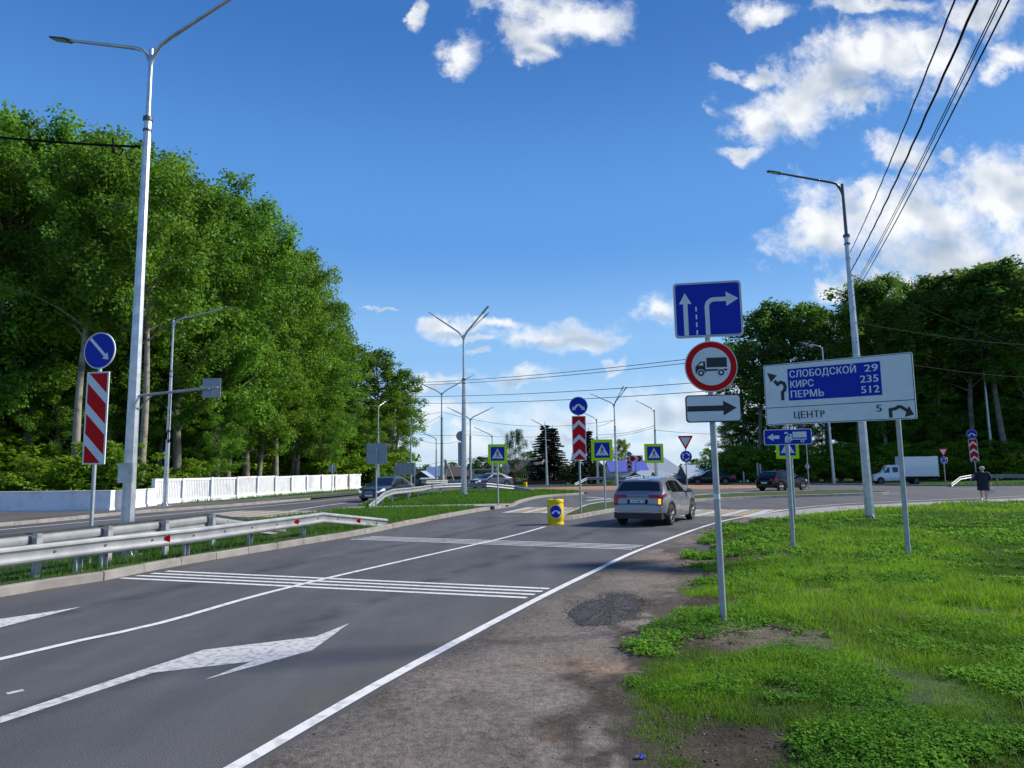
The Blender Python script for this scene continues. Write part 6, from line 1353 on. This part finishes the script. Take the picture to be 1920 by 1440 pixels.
def car_common(t, C, paint, w, mirror_x, spokes=5):
    body = C.body().obj('body', paint, t, 28); z0 = .22
    MB().box((C.L / 2, 0, .42), (C.L * .93, w * 2 - .42, .36)).obj('underbody', 'under', t)
    for wx in C.wheels:
        for sd in (-1, 1): wheel(t, wx, sd * (w - .115), C.wr, .22, sd, spokes)
    for sd in (-1, 1):
        p = C.surf(mirror_x, 4.3); b = MB(); c = Vector((p.x, sd * (p.y + .12), p.z + .07)); b.lathe([(.001, -.10), (.07, -.085), (.085, -.02), (.08, .05), (.04, .085), (.001, .09)], 10, 'Z')
        b.v = [(c.x + v[0] * .9, c.y + v[1] * 1.5, c.z + v[2] * .85) for v in b.v]; mo = b.obj('wing_mirror', paint, t, 50); MB().box((c.x, sd * (p.y + .02), c.z - .05), (.06, .14, .04)).obj('mirror_foot', 'plastic_black', mo)
    return body
def put_car(name, label, rear_left_wheel, heading, cat='car'):
    return thing(name, label, cat, (*rear_left_wheel, 0), heading, 'cars on the roundabout roads')
# car local frame: x runs front(0) -> rear(L); heading = world angle of local +x (pointing BACK of the car)
# --- grey crossover seen from behind
SUV = Car([(0, .50), (.02, .68), (.07, .86), (.2, .97), (.6, 1.03), (1.02, 1.075), (1.12, 1.10), (1.5, 1.32), (1.86, 1.50), (2.1, 1.565), (2.5, 1.605), (3.0, 1.605), (3.5, 1.575), (3.84, 1.53), (3.95, 1.495), (4.04, 1.40), (4.26, 1.12), (4.345, 1.02), (4.375, .99), (4.395, .88), (4.405, .74), (4.42, .72), (4.46, .68), (4.47, .55)][:24] + [(4.475, .50)],
          [(0, .32), (.5, .25), (.8, .22), (3.9, .26), (4.05, .36), (4.2, .44), (4.475, .44)], [(0, .86), (.8, .98), (2, 1.0), (3.2, 1.03), (4.0, 1.08), (4.475, 1.05)], [(0, .50), (.05, .68), (.15, .80), (.4, .885), (.8, .92), (3.7, .92), (4.1, .90), (4.3, .855), (4.42, .79), (4.475, .71)], (.89, 3.59), .355, tumble=.50)
q0, q1 = gp(1262, 984.5), gp(1305, 972.5); hd = math.atan2(q0[1] - q1[1], q0[0] - q1[0])
ca, sa = math.cos(hd), math.sin(hd)   # +x local points backwards
W_ = .92 - .115; wl = (3.59, .92)    # right rear wheel outer (local y sign found below)
# local +y is 90 deg left of local +x; backwards-pointing x => local +y is the car's right side
org = (q0[0] - .97 * (wl[0] * ca - wl[1] * sa), q0[1] - .97 * (wl[0] * sa + wl[1] * ca))
t = put_car('parked_car' if False else 'crossover_car', 'grey crossover car driving away past the splitter island, right indicator lit', org, hd); t['group'] = 'cars on the roundabout roads'; t.scale = (.97, .97, .945)
car_common(t, SUV, 'p_grey', .92, 1.55)
for sd in (-1, 1):
    SUV.patch(1.62, 2.52, 4.25, 5.85, .006, 8, 4, sd, 2.06, 2.52).obj('front_side_window', 'glass', t); SUV.patch(2.58, 3.35, 4.25, 5.85, .006, 8, 4, sd, 2.58, 3.30).obj('rear_side_window', 'glass', t); SUV.patch(3.41, 3.80, 4.45, 5.75, .006, 6, 4, sd, 3.37, 3.58).obj('quarter_window', 'glass', t)
    SUV.patch(.55, 4.1, .02, 1.05, .012, 40, 2, sd).obj('sill_trim', 'plastic_black', t) if False else None
    b = MB(); b.tube([(1.9, sd * (SUV.surf(1.9, 8).y + .01), SUV.surf(1.9, 8).z + .03), (2.6, sd * (SUV.surf(2.6, 8).y + .01), SUV.surf(2.6, 8).z + .05), (3.7, sd * (SUV.surf(3.7, 8).y + .01), SUV.surf(3.7, 8).z + .04)], .018, 6); b.obj('roof_rail', 'alloy', t, 50)
    for hx in (2.35, 3.2): p = SUV.surf(hx, 3.4); MB().box((p.x, sd * (p.y + .018), p.z), (.17, .03, .028)).obj('door_handle', 'chrome', t)
    for gx in (1.55, 2.55, 3.42):
        SUV.patch(gx, gx + .012, 1.0, 4.2, .002, 1, 6, sd).obj('door_seam', 'under', t)
    SUV.patch(4.02, 4.40, 3.25, 4.0, .012, 5, 3, sd, 4.02, 4.40).obj('tail_lamp', 'lampred', t)
    # lamp on the tailgate: upper bar and lower block (built against the rear face)
    lx = lambda z: interp(z, [(.55, 4.478), (.70, 4.44), (.74, 4.418), (.88, 4.408), (.99, 4.388), (1.02, 4.36), (1.06, 4.335)])
    def rear_panel(name, y0, y1, z0, z1, m, off=.012, parent=t):
        b = MB(); n = 4; rows = []
        for j in range(n + 1):
            z = z0 + (z1 - z0) * j / n; rows.append([(lx(z) + off - .04 * max(0, abs(y) - .62) - .6 * max(0, abs(y) - .755), sd * y if y0 >= 0 else y, z) for y in np.linspace(y0, y1, 5)])
        b.grid(rows); return b.obj(name, m, parent)
    rear_panel('tail_lamp', .38, .82, .93, 1.03, 'lampred'); rear_panel('tail_lamp', .68, .83, .70, .925, 'lampred')
    if sd > 0:
        for i in range(4): rear_panel('indicator_bar', .70, .785, .735 + i * .045, .770 + i * .045, 'amber', .020)
    rear_panel('bumper_trim', .45, .78, .465, .485, 'chrome', .012)
sd = 1
rear_panel('tailgate_strip', -.38, .38, .955, .985, 'steel_dark'); rear_panel('plate_recess', -.34, .34, .745, .885, 'under', .010); npl = rear_panel('number_plate', -.26, .26, .765, .875, 'white', .022)
pz = text_obj(npl, 'А 619 ВЕ 43', 0, 0, .095, 'ink', 0, 'CENTER', .012); pz.matrix_parent_inverse = Matrix(); pz.rotation_euler = (0, 0, rad(90)); pz.location = (4.450, 0, .785)
rear_panel('bumper_trim', -.42, .42, .490, .508, 'chrome', .012)
b = MB(); b.box((4.22, 0, .345), (.46, 1.60, .20)); b.obj('lower_bumper', 'plastic_black', t)
SUV.top(4.0, 4.24, 8.1, .008, 6).obj('rear_window', 'glass', t); SUV.top(1.2, 1.98, 7.9, .006, 8).obj('windscreen', 'glass', t)
b = MB(); b.prism([(3.55, 1.60), (3.68, 1.60), (3.66, 1.67)], lambda p, q_, d: Vector((p, d, q_)), -.02, .02); b.obj('roof_fin', 'plastic_black', t)
for sd in (-1, 1):
    for wx in SUV.wheels: b = MB(); b.grid([[(wx + (SUV.wr + o_) * math.cos(a), sd * (.925 if o_ > .05 else .915), SUV.wr + (SUV.wr + o_) * math.sin(a)) for a in np.linspace(-.15, math.pi + .15, 20)] for o_ in (.04, .115)]); b.obj('arch_trim', 'plastic_black', t)
# --- saloons and hatchback
SED_U = [(0, .48), (.02, .62), (.08, .74), (.25, .82), (.9, .90), (1.15, .94), (1.5, 1.16), (1.85, 1.37), (2.15, 1.445), (2.7, 1.46), (3.1, 1.42), (3.5, 1.27), (3.85, 1.08), (4.0, 1.03), (4.35, 1.0), (4.45, .95), (4.5, .72), (4.55, .62), (4.56, .48)]
SED_L = [(0, .26), (.5, .20), (4.0, .20), (4.56, .30)]; SED_B = [(0, .74), (1, .90), (3, .95), (4.56, .93)]; SED_P = [(0, .52), (.06, .68), (.2, .80), (.5, .86), (.9, .89), (3.8, .89), (4.3, .83), (4.5, .74), (4.56, .68)]
HAT_U = [(0, .48), (.02, .62), (.08, .76), (.25, .84), (.85, .94), (1.05, .99), (1.5, 1.26), (1.85, 1.43), (2.2, 1.50), (2.8, 1.50), (3.4, 1.44), (3.65, 1.37), (3.95, 1.08), (4.05, .98), (4.12, .90), (4.16, .72), (4.22, .64), (4.24, .48)]
HAT_P = [(0, .52), (.06, .68), (.2, .80), (.5, .86), (.9, .89), (3.5, .89), (3.9, .86), (4.12, .80), (4.24, .70)]
def saloon(name, label, centre, heading, paint, lights_on=False, hatch=False, scale=1.0, plate_=True):
    C = Car(HAT_U if hatch else SED_U, [(a, b) for a, b in SED_L if a < 4.2] + [(4.24 if hatch else 4.56, .30)], SED_B, HAT_P if hatch else SED_P, (.85, 3.45) if hatch else (.88, 3.55), .315)
    ca, sa = math.cos(heading), math.sin(heading); L2 = C.L / 2 * scale; t = put_car(name, label, (centre[0] - L2 * ca, centre[1] - L2 * sa), heading); t.scale = (scale,) * 3
    car_common(t, C, paint, .89, 1.5, 5 if hatch else 7); L = C.L
    if hatch: SW = [(1.62, 2.45, 2.0, 2.45, 'front_side_window'), (2.52, 3.3, 2.52, 3.2, 'rear_side_window')]
    else: SW = [(1.62, 2.42, 2.0, 2.42, 'front_side_window'), (2.48, 3.55, 2.48, 3.05, 'rear_side_window')]
    for sd in (-1, 1):
        for (a, b_, c, d, n) in SW: C.patch(a, b_, 4.25, 5.85, .006, 8, 4, sd, c, d).obj(n, 'glass', t)
        C.patch(.03, .42, 3.0, 3.95, .010, 6, 3, sd).obj('headlight', 'headlamp' if lights_on else 'clearlens', t)
        C.patch(L - .40, L - .05, 3.0, 4.0, .010, 6, 3, sd).obj('tail_lamp', 'lampred', t)
        b = MB(); yy = .56; b.grid([[(.012 + .03 * abs(i), sd * (yy + .07 * i), z) for i in (-1, 0, 1)] for z in (.56, .68)]); b.v = [(x - .02, y, z) for x, y, z in b.v]; b.obj('headlight', 'headlamp' if lights_on else 'clearlens', t)
        b = MB(); b.grid([[(L - .07 + .045 - .05 * k, sd * (.48 + .10 * k), z) for k in range(4)] for z in (.74, .90)]); b.obj('tail_lamp', 'lampred', t)
        for gx in (1.5, 2.45, 3.4): C.patch(gx, gx + .012, 1.0, 4.2, .002, 1, 6, sd).obj('door_seam', 'under', t)
        for hx in (2.25, 3.1): p = C.surf(hx, 3.4); MB().box((p.x, sd * (p.y + .015), p.z), (.15, .025, .025)).obj('door_handle', paint, t)
    C.top(1.18, 1.98, 7.9, .006, 8).obj('windscreen', 'glass', t)
    if hatch: C.top(3.70, 3.93, 8.0, .007, 5).obj('rear_window', 'glass', t)
    else: C.top(3.14, 3.80, 8.0, .006, 6).obj('rear_window', 'glass', t)
    b = MB(); b.grid([[(-.006 + .02 * abs(y) ** 2, y, z) for y in (-.42, -.2, 0, .2, .42)] for z in (.30, .46)]); b.obj('grille', 'plastic_black', t); MB().box((-.012, 0, .40), (.012, .52, .11)).obj('number_plate', 'white', t); MB().box((L + .004, 0, .60 if hatch else .66), (.014, .52, .11)).obj('number_plate', 'white', t)
    MB().box((-.004, 0, .60), (.02, .5, .03)).obj('grille_bar', 'chrome', t)
    return t
# oncoming dark saloon on the left carriageway (front faces us, front-right of picture turned to the right)
c = gp(722, 941); saloon('saloon_car', 'dark plum saloon car with lit headlights coming towards us beside the white fence', (c[0] - .15, c[1] + 1.6), rad(72), 'p_dark', True)
c = gp(921, 915); saloon('saloon_car', 'blue-grey saloon car behind the median guardrail, facing left', (c[0], c[1] + .4), rad(38), 'p_navy', True)
c = gp(1463, 920.5); saloon('hatchback_car', 'black hatchback car on the roundabout seen from its rear right side', (c[0] + .55, c[1] + 1.0), rad(-146), 'p_black', hatch=True, scale=1.0)
c = gp(1338, 909); saloon('saloon_car', 'black saloon car side-on in front of the white-roofed house', (c[0], c[1] + .5), rad(-14), 'p_black')
# --- white box lorry
tk = thing('box_truck', 'small white box truck with a double cab parked before the right forest', 'truck', (0, 0, 0), 0)
CAB = Car([(0, .55), (.03, .85), (.12, 1.0), (.5, 1.13), (.78, 1.22), (1.05, 1.45), (1.45, 1.90), (1.65, 2.0), (2.2, 2.06), (2.9, 2.06), (3.0, 2.0), (3.01, .9)], [(0, .4), (.4, .35), (3.01, .42)], [(0, .9), (1, 1.18), (3.01, 1.2)], [(0, .6), (.06, .78), (.25, .9), (.6, .95), (2.9, .97), (3.01, .95)], (.72,), .36, tumble=.14)
CAB.body().obj('cab', 'p_white', tk, 28)
for sd in (-1, 1):
    CAB.patch(1.12, 1.78, 4.15, 5.7, .008, 6, 4, sd, 1.52, 1.78).obj('front_side_window', 'glass', tk); CAB.patch(2.08, 2.68, 4.2, 5.6, .008, 6, 4, sd).obj('rear_side_window', 'glass', tk); CAB.patch(1.92, 1.935, 1, 5.8, .003, 1, 6, sd).obj('door_seam', 'under', tk)
    CAB.patch(.04, .26, 2.9, 3.8, .01, 4, 3, sd).obj('headlight', 'clearlens', tk)
    for wx in (.72, 4.6): wheel(tk, wx, sd * .86, .36, .22, sd, 6)
    MB().box((1.15, sd * 1.12, 1.42), (.07, .16, .26)).obj('wing_mirror', 'plastic_black', tk)
CAB.top(.86, 1.40, 7.9, .008, 6).obj('windscreen', 'glass', tk)
b = MB(); b.box((5.05, 0, 1.86), (4.0, 2.06, 2.06)); bx = b.obj('cargo_box', 'p_white', tk)
for x in (3.05, 7.05): MB().box((x, 0, 1.86), (.05, 2.12, 2.14)).obj('box_edge', 'white', tk)
for sd in (-1, 1): MB().box((7.07, sd * .5, 1.86), (.03, .96, 1.98)).obj('rear_door', 'p_white', tk); MB().tube([(7.10, sd * .12, .9), (7.10, sd * .12, 2.8)], .02, 6).obj('lock_bar', 'galv', tk)
MB().box((4.9, 0, .66), (4.1, .7, .22)).obj('chassis', 'under', tk); MB().box((3.9, -.9, .62), (1.0, .25, .35)).obj('tank', 'under', tk); MB().box((7.0, 0, .55), (.1, 1.9, .14)).obj('rear_bumper', 'plastic_black', tk)
kY = 66.0; ks = .93; x0 = xat(1636, 905, kY); tk.location = (x0, kY, 0); tk.scale = (ks * .80, ks, ks * .92); tk.rotation_euler = (0, 0, rad(-15))

# ================================================================== PEOPLE
def skin_body(name, J, E, m, parent, sub=2):
    """J: joint -> (xyz, radius); E: edges; one continuous skinned surface"""
    names = list(J); me = bpy.data.meshes.new(name); me.from_pydata([J[n][0] for n in names], [(names.index(a), names.index(b)) for a, b in E], [])
    o = bpy.data.objects.new(name, me); COL.objects.link(o); mod = o.modifiers.new('skin', 'SKIN'); 
    for i, n in enumerate(names): 
        r_ = J[n][1]; me.skin_vertices[0].data[i].radius = (r_, r_) if not isinstance(r_, tuple) else r_
    me.skin_vertices[0].data[0].use_root = True
    s = o.modifiers.new('sub', 'SUBSURF'); s.levels = sub; s.render_levels = sub
    dg = bpy.context.evaluated_depsgraph_get(); me2 = bpy.data.meshes.new_from_object(o.evaluated_get(dg)); bpy.data.objects.remove(o); me2.name = name
    me2.polygons.foreach_set('use_smooth', [True] * len(me2.polygons)); me2.materials.clear(); me2.materials.append(MT[m]); return link(name, me2, parent)
def hand(J, E, wrist, n, base, d, out):
    """five short finger chains grown from the palm"""
    b = Vector(base); d = Vector(d); out = Vector(out); J[n + 'palm'] = (tuple(b + d * .045), (.020, .036)); E.append((wrist, n + 'palm'))
    for i, L in enumerate((.055, .062, .058, .045)):
        p = b + d * .085 + out * (.027 - .018 * i); J[n + f'k{i}'] = (tuple(p), .0095); J[n + f'f{i}'] = (tuple(p + d * L * .6 + Vector((0, 0, -.004))), .0085); J[n + f't{i}'] = (tuple(p + d * L + Vector((0, -.012, -.002))), .007); E += [(n + 'palm', n + f'k{i}'), (n + f'k{i}', n + f'f{i}'), (n + f'f{i}', n + f't{i}')]
    J[n + 'th'] = (tuple(b + d * .05 + out * .05), .011); J[n + 'th2'] = (tuple(b + d * .085 + out * .06), .009); E += [(n + 'palm', n + 'th'), (n + 'th', n + 'th2')]
def face_parts(t, c, r, faced):
    f = Vector(faced).normalized(); s = Vector((-f.y, f.x, 0))
    for sg in (-1, 1):
        e = c + f * r * .90 + s * sg * r * .36 + Vector((0, 0, r * .05)); b = MB(); b.lathe([(.001, -.010), (.011, -.004), (.011, .004), (.001, .010)], 8, 'Z', tuple(e)); b.obj('eye', 'ink', t, 60)
    b = MB(); n0 = c + f * r * .92 + Vector((0, 0, r * .05)); b.add([n0 + s * .012 + Vector((0, 0, -.04)), n0 - s * .012 + Vector((0, 0, -.04)), n0 + f * .025 + Vector((0, 0, -.038)), n0 + Vector((0, 0, .02))], [(0, 1, 2), (1, 3, 2), (3, 0, 2), (0, 3, 1)]); b.obj('nose', 'skin', t)
    b = MB(); b.tube([c + f * r * .86 + s * .02 + Vector((0, 0, -.065)), c + f * r * .9 + Vector((0, 0, -.067)), c + f * r * .86 - s * .02 + Vector((0, 0, -.065))], .006, 5); b.obj('mouth', 'cloth_red', t, 60)
def person(label, loc, rz, H, coat, dress, walking=True, scarf=None, stout=1.0):
    t = thing('person', label, 'person', (*loc, .02), rz); s = H / 1.65; t.scale = (s * stout, s * stout, s); st = .14 if walking else .03
    # local: faces -y
    J = {'pelvis': ((0, 0, .92), (.135, .105)), 'waist': ((0, .0, 1.08), (.125, .095)), 'chest': ((0, .01, 1.26), (.15, .10)), 'neckb': ((0, .01, 1.385), (.062, .058)), 'neck': ((0, -.005, 1.44), .046), 'jaw': ((0, -.03, 1.50), (.058, .062)), 'head': ((0, -.015, 1.565), (.074, .088)), 'crown': ((0, .0, 1.63), (.055, .062))}
    E = [('pelvis', 'waist'), ('waist', 'chest'), ('chest', 'neckb'), ('neckb', 'neck'), ('neck', 'jaw'), ('jaw', 'head'), ('head', 'crown')]
    for sg, n in ((1, 'l'), (-1, 'r')):
        f = sg * st; J.update({n + 'hip': ((sg * .085, 0, .86), .095), n + 'knee': ((sg * .09, -f * .55 - .02, .47), .060), n + 'calf': ((sg * .09, -f * .7 + .015, .33), .056), n + 'ank': ((sg * .09, -f + .02, .085), .036), n + 'foot': ((sg * .10, -f - .06, .035), (.038, .034)), n + 'toe': ((sg * .105, -f - .14, .026), (.036, .024))})
        E += [('pelvis', n + 'hip'), (n + 'hip', n + 'knee'), (n + 'knee', n + 'calf'), (n + 'calf', n + 'ank'), (n + 'ank', n + 'foot'), (n + 'foot', n + 'toe')]
        J.update({n + 'sh': ((sg * .175, .01, 1.335), .060), n + 'el': ((sg * .245, .03 + f * .3, 1.07), .045), n + 'wr': ((sg * .25, -.03 + f * .9, .85), .027)}); E += [('chest', n + 'sh'), (n + 'sh', n + 'el'), (n + 'el', n + 'wr')]
        hand(J, E, n + 'wr', n, (sg * .25, -.03 + f * .9, .83), (0, -.15, -.98), (0, -1, 0))
    skin_body('body', J, E, 'skin', t)
    # dress/coat: closed lathe-like garment following the body, with sleeves
    def ring(z, a, b, y=0, n=20): return [(a * math.cos(k) * (1 + .03 * math.sin(5 * k + z * 9)), y + b * math.sin(k) * (1 + .04 * math.sin(4 * k + z * 7)), z) for k in np.linspace(0, 2 * math.pi, n)]
    g = MB(); hem = .48 if dress else .80
    prof = [(hem, .205, .175), (hem + .02, .215, .185), (.75, .215, .18), (.92, .205, .165), (1.08, .185, .15), (1.25, .195, .145), (1.34, .175, .115), (1.40, .085, .075), (1.405, .06, .055)]
    g.grid([ring(*p) for p in prof]); g.grid([ring(hem + .001, .2, .17), ring(hem + .03, .05, .05)])
    for sg, n in ((1, 'l'), (-1, 'r')):
        a, b, c = Vector(J[n + 'sh'][0]), Vector(J[n + 'el'][0]), Vector(J[n + 'wr'][0]); g.tube([a - Vector((sg * .06, 0, -.01)), a, a.lerp(b, .5), b, b.lerp(c, .5)] + ([b.lerp(c, .85)] if not dress else []), [.075, .085, .072, .066, .060] + ([.045] if not dress else []), 12)
    g.obj('dress' if dress else 'jacket', coat, t, 60)
    if not dress:
        g = MB()
        for sg, n in ((1, 'l'), (-1, 'r')):
            a, b, c = Vector(J[n + 'hip'][0]), Vector(J[n + 'knee'][0]), Vector(J[n + 'ank'][0]); g.tube([a + Vector((0, 0, .08)), a, b, c], [.12, .115, .08, .065], 12)
        g.obj('trousers', 'cloth_navy', t, 60)
    for sg, n in ((1, 'l'), (-1, 'r')):
        a = Vector(J[n + 'foot'][0]); g = MB(); g.lathe([(.001, -.034), (.05, -.034), (.052, -.012), (.045, .012), (.03, .02)], 12, 'Z'); g.v = [(a.x + v[0] * .9, a.y - .03 + v[1] * 2.4, a.z + v[2]) for v in g.v]; g.obj('shoe', 'cloth_pale' if dress else 'plastic_black', t, 60)
    hc = Vector((0, -.005, 1.585)); g = MB(); rows = []
    for k in range(9):
        th = math.pi * k / 8 * .62; rows.append([(hc.x + .094 * math.sin(th) * math.cos(a) * 1.0, hc.y + .018 + .108 * math.sin(th) * math.sin(a) * (1 if math.sin(a) > 0 else .74), hc.z + .105 * math.cos(th) - (.10 * max(0, math.sin(a)) * (k / 8) ** 2)) for a in np.linspace(0, 2 * math.pi, 22)])
    g.grid(rows); g.obj('headscarf' if scarf else 'hair', scarf or 'hair', t, 60)
    face_parts(t, Vector((0, -.015, 1.56)), .088, (0, -1, 0))
    return t
pq = gp(1846, 937.5, .02)
person('woman in a dark navy knee-length coat and pale headscarf walking along the footpath', pq, rad(-38), 1.62, 'cloth_navy', True, scarf='cloth_pale', stout=1.25)
bg = thing('handbag', 'small pale handbag hanging from the hand of the walking woman', 'handbag', (pq[0] + .31, pq[1] - .12, .47), rad(-20))
b = MB(); b.prism([(-.15, -.12), (.15, -.12), (.13, .07), (.09, .10), (-.09, .10), (-.13, .07)], lambda p, q_, d: Vector((p, d, q_)), -.06, .06); b.obj('bag_body', 'bag', bg, 40); b = MB(); b.tube([(-.09, 0, .08), (-.07, 0, .18), (0, 0, .22), (.07, 0, .18), (.09, 0, .08)], .010, 6); b.obj('bag_handle', 'bag', bg, 60)
pq = (xat(1224.5, 893, 33.5), 33.5); person('reddish-haired person behind the grey car, only the head showing above its roof', pq, rad(-60), zat(1224, 887, 33.5) - .02, 'cloth_red', False)

# ================================================================== OVERHEAD CABLES
def cable(label, a, b, sag, r=.012, group='overhead cables', n=24, name='overhead_cable', wob=0.0):
    A, B = Vector(a), Vector(b); pts = [A.lerp(B, i / n) - Vector((0, 0, sag * 4 * (i / n) * (1 - i / n) + wob * math.sin(i * 2.1))) for i in range(n + 1)]
    return setprops(MB().tube(pts, r, 5).obj(name, 'wire', smooth=60), label, 'cable', group)
LR = lampR; Pz = lambda z: (t3.location.x + math.sin(t3.rotation_euler.y) * z, LR[1], z + .06)
def out_to(px, py, D):      # a point on a pole behind the camera's right shoulder
    d = ray(px, py).normalized(); return tuple(Vector((0, 0, CAM_H)) + d * D)
for (zA, px, lab, r_, wob) in ((8.75, 1806, 'leftmost twisted cable of the bundle rising to the upper right corner', .011, .010), (8.15, 1850, 'thick twisted cable, second from the left of the bundle at the upper right', .016, .012), (7.55, 1892, 'thin cable in the middle of the bundle at the upper right', .007, 0), (7.45, 1897, 'thin cable paired closely with the middle one at the upper right', .007, 0), (7.3, 1912, 'rightmost cable of the bundle leaving the upper right corner', .010, 0)):
    cable(lab, Pz(zA), out_to(px, -40, 9.2 + (1912 - px) * .004), .12, r_, 'cable bundle at the upper right', 40, wob=wob)
Lp = (t0.location.x + .0, t0.location.y, 0); la = zat(266, 275, pole0[1])
cable('black cable running from the nearest lamp pole out of the left edge over the treetops', (xat(262, 275, pole0[1]), pole0[1], la), (xat(-260, 225, pole0[1] + 1), pole0[1] + 1, zat(-260, 225, pole0[1] + 1)), .10, .028)
b = MB(); X0 = xat(212, 272, pole0[1])
b.tube([(X0, pole0[1], la + .0), (X0 + .05, pole0[1] - .1, la - .16), (X0 + .16, pole0[1], la - .2), (X0 + .22, pole0[1] + .05, la - .05), (X0 + .1, pole0[1], la + .02)], .022, 5); b.tube([(X0 + .03, pole0[1], la - .1), (X0 - .02, pole0[1], la + .22)], .022, 5); b.tube([(X0 + .3, pole0[1], la - .12), (X0 + .34, pole0[1], la - .28), (X0 + .5, pole0[1], la - .36)], .014, 5)
setprops(b.obj('cable_loop', 'wire', smooth=60), 'tangled loop of black cable hanging by the nearest lamp pole', 'cable')
# long spans between left forest and the dark-topped pole
for (yl, zR, lab) in ((708, 5.9, 'upper long cable crossing the sky behind the lane sign'), (712, 5.75, 'cable just under the upper long one crossing behind the lane sign'), (727, 4.9, 'third long cable crossing behind the no-lorries disc'), (738, 4.55, 'lowest of the four long cables crossing the sky at mid height')):
    cable(lab, Pz(zR), (xat(600, yl - 8, 56), 56, zat(600, yl + 10, 56)), .55, .014, 'four long cables crossing the sky')
for (zA, py, lab) in ((8.0, 690, 'first cable from the dark-topped pole sloping down to the right forest'), (6.4, 640, 'second cable from the dark-topped pole sloping over the forest'), (5.3, 700, 'third cable from the dark-topped pole sloping over the forest')):
    cable(lab, Pz(zA), (xat(2050, py, 55), 55, zat(2050, py, 55)), .5, .012, 'cables from the dark-topped pole to the right')
def span(A, B, sag, lab, r=.02): cable(lab, (xat(A[0], A[1], A[2]), A[2], zat(*A)), (xat(B[0], B[1], B[2]), B[2], zat(*B)), sag, r, 'distant cables between the lamps', 16)
span((829, 772, 91), (1151, 788, 78), 1.2, 'distant cable from the double-arm lamp to the three-headed lamp'); span((829, 778, 91), (770, 802, 88), .25, 'distant cable from the double-arm lamp to the lamp at the forest edge'); span((829, 772, 91), (700, 785, 95), .3, 'distant cable running from the double-arm lamp into the forest')
span((1151, 788, 78), (1119, 800, 83), .1, 'short distant cable between two lamps by the chevron board'); span((1227, 798, 80), (1119, 815, 83), .3, 'upper distant cable between the lamps flanking the chevron board'); span((1227, 802, 80), (1080, 822, 90), .4, 'lower distant cable behind the chevron board'); span((1227, 806, 80), (1420, 812, 92), .3, 'distant cable from the lamp over the grey car to the right forest')
span((770, 812, 88), (882, 815, 85), .2, 'thin distant cable between the forest-edge lamp and the rear lamp'); span((882, 815, 85), (1026, 818, 90), .2, 'thin distant cable behind the dark tree'); span((770, 818, 88), (870, 824, 90), .7, 'sagging distant cable left of the three-headed lamp'); span((835, 864, 92), (760, 868, 110), .4, 'cable from the concrete utility pole to the left'); span((835, 864, 92), (925, 850, 96), .3, 'cable from the concrete utility pole to the right')
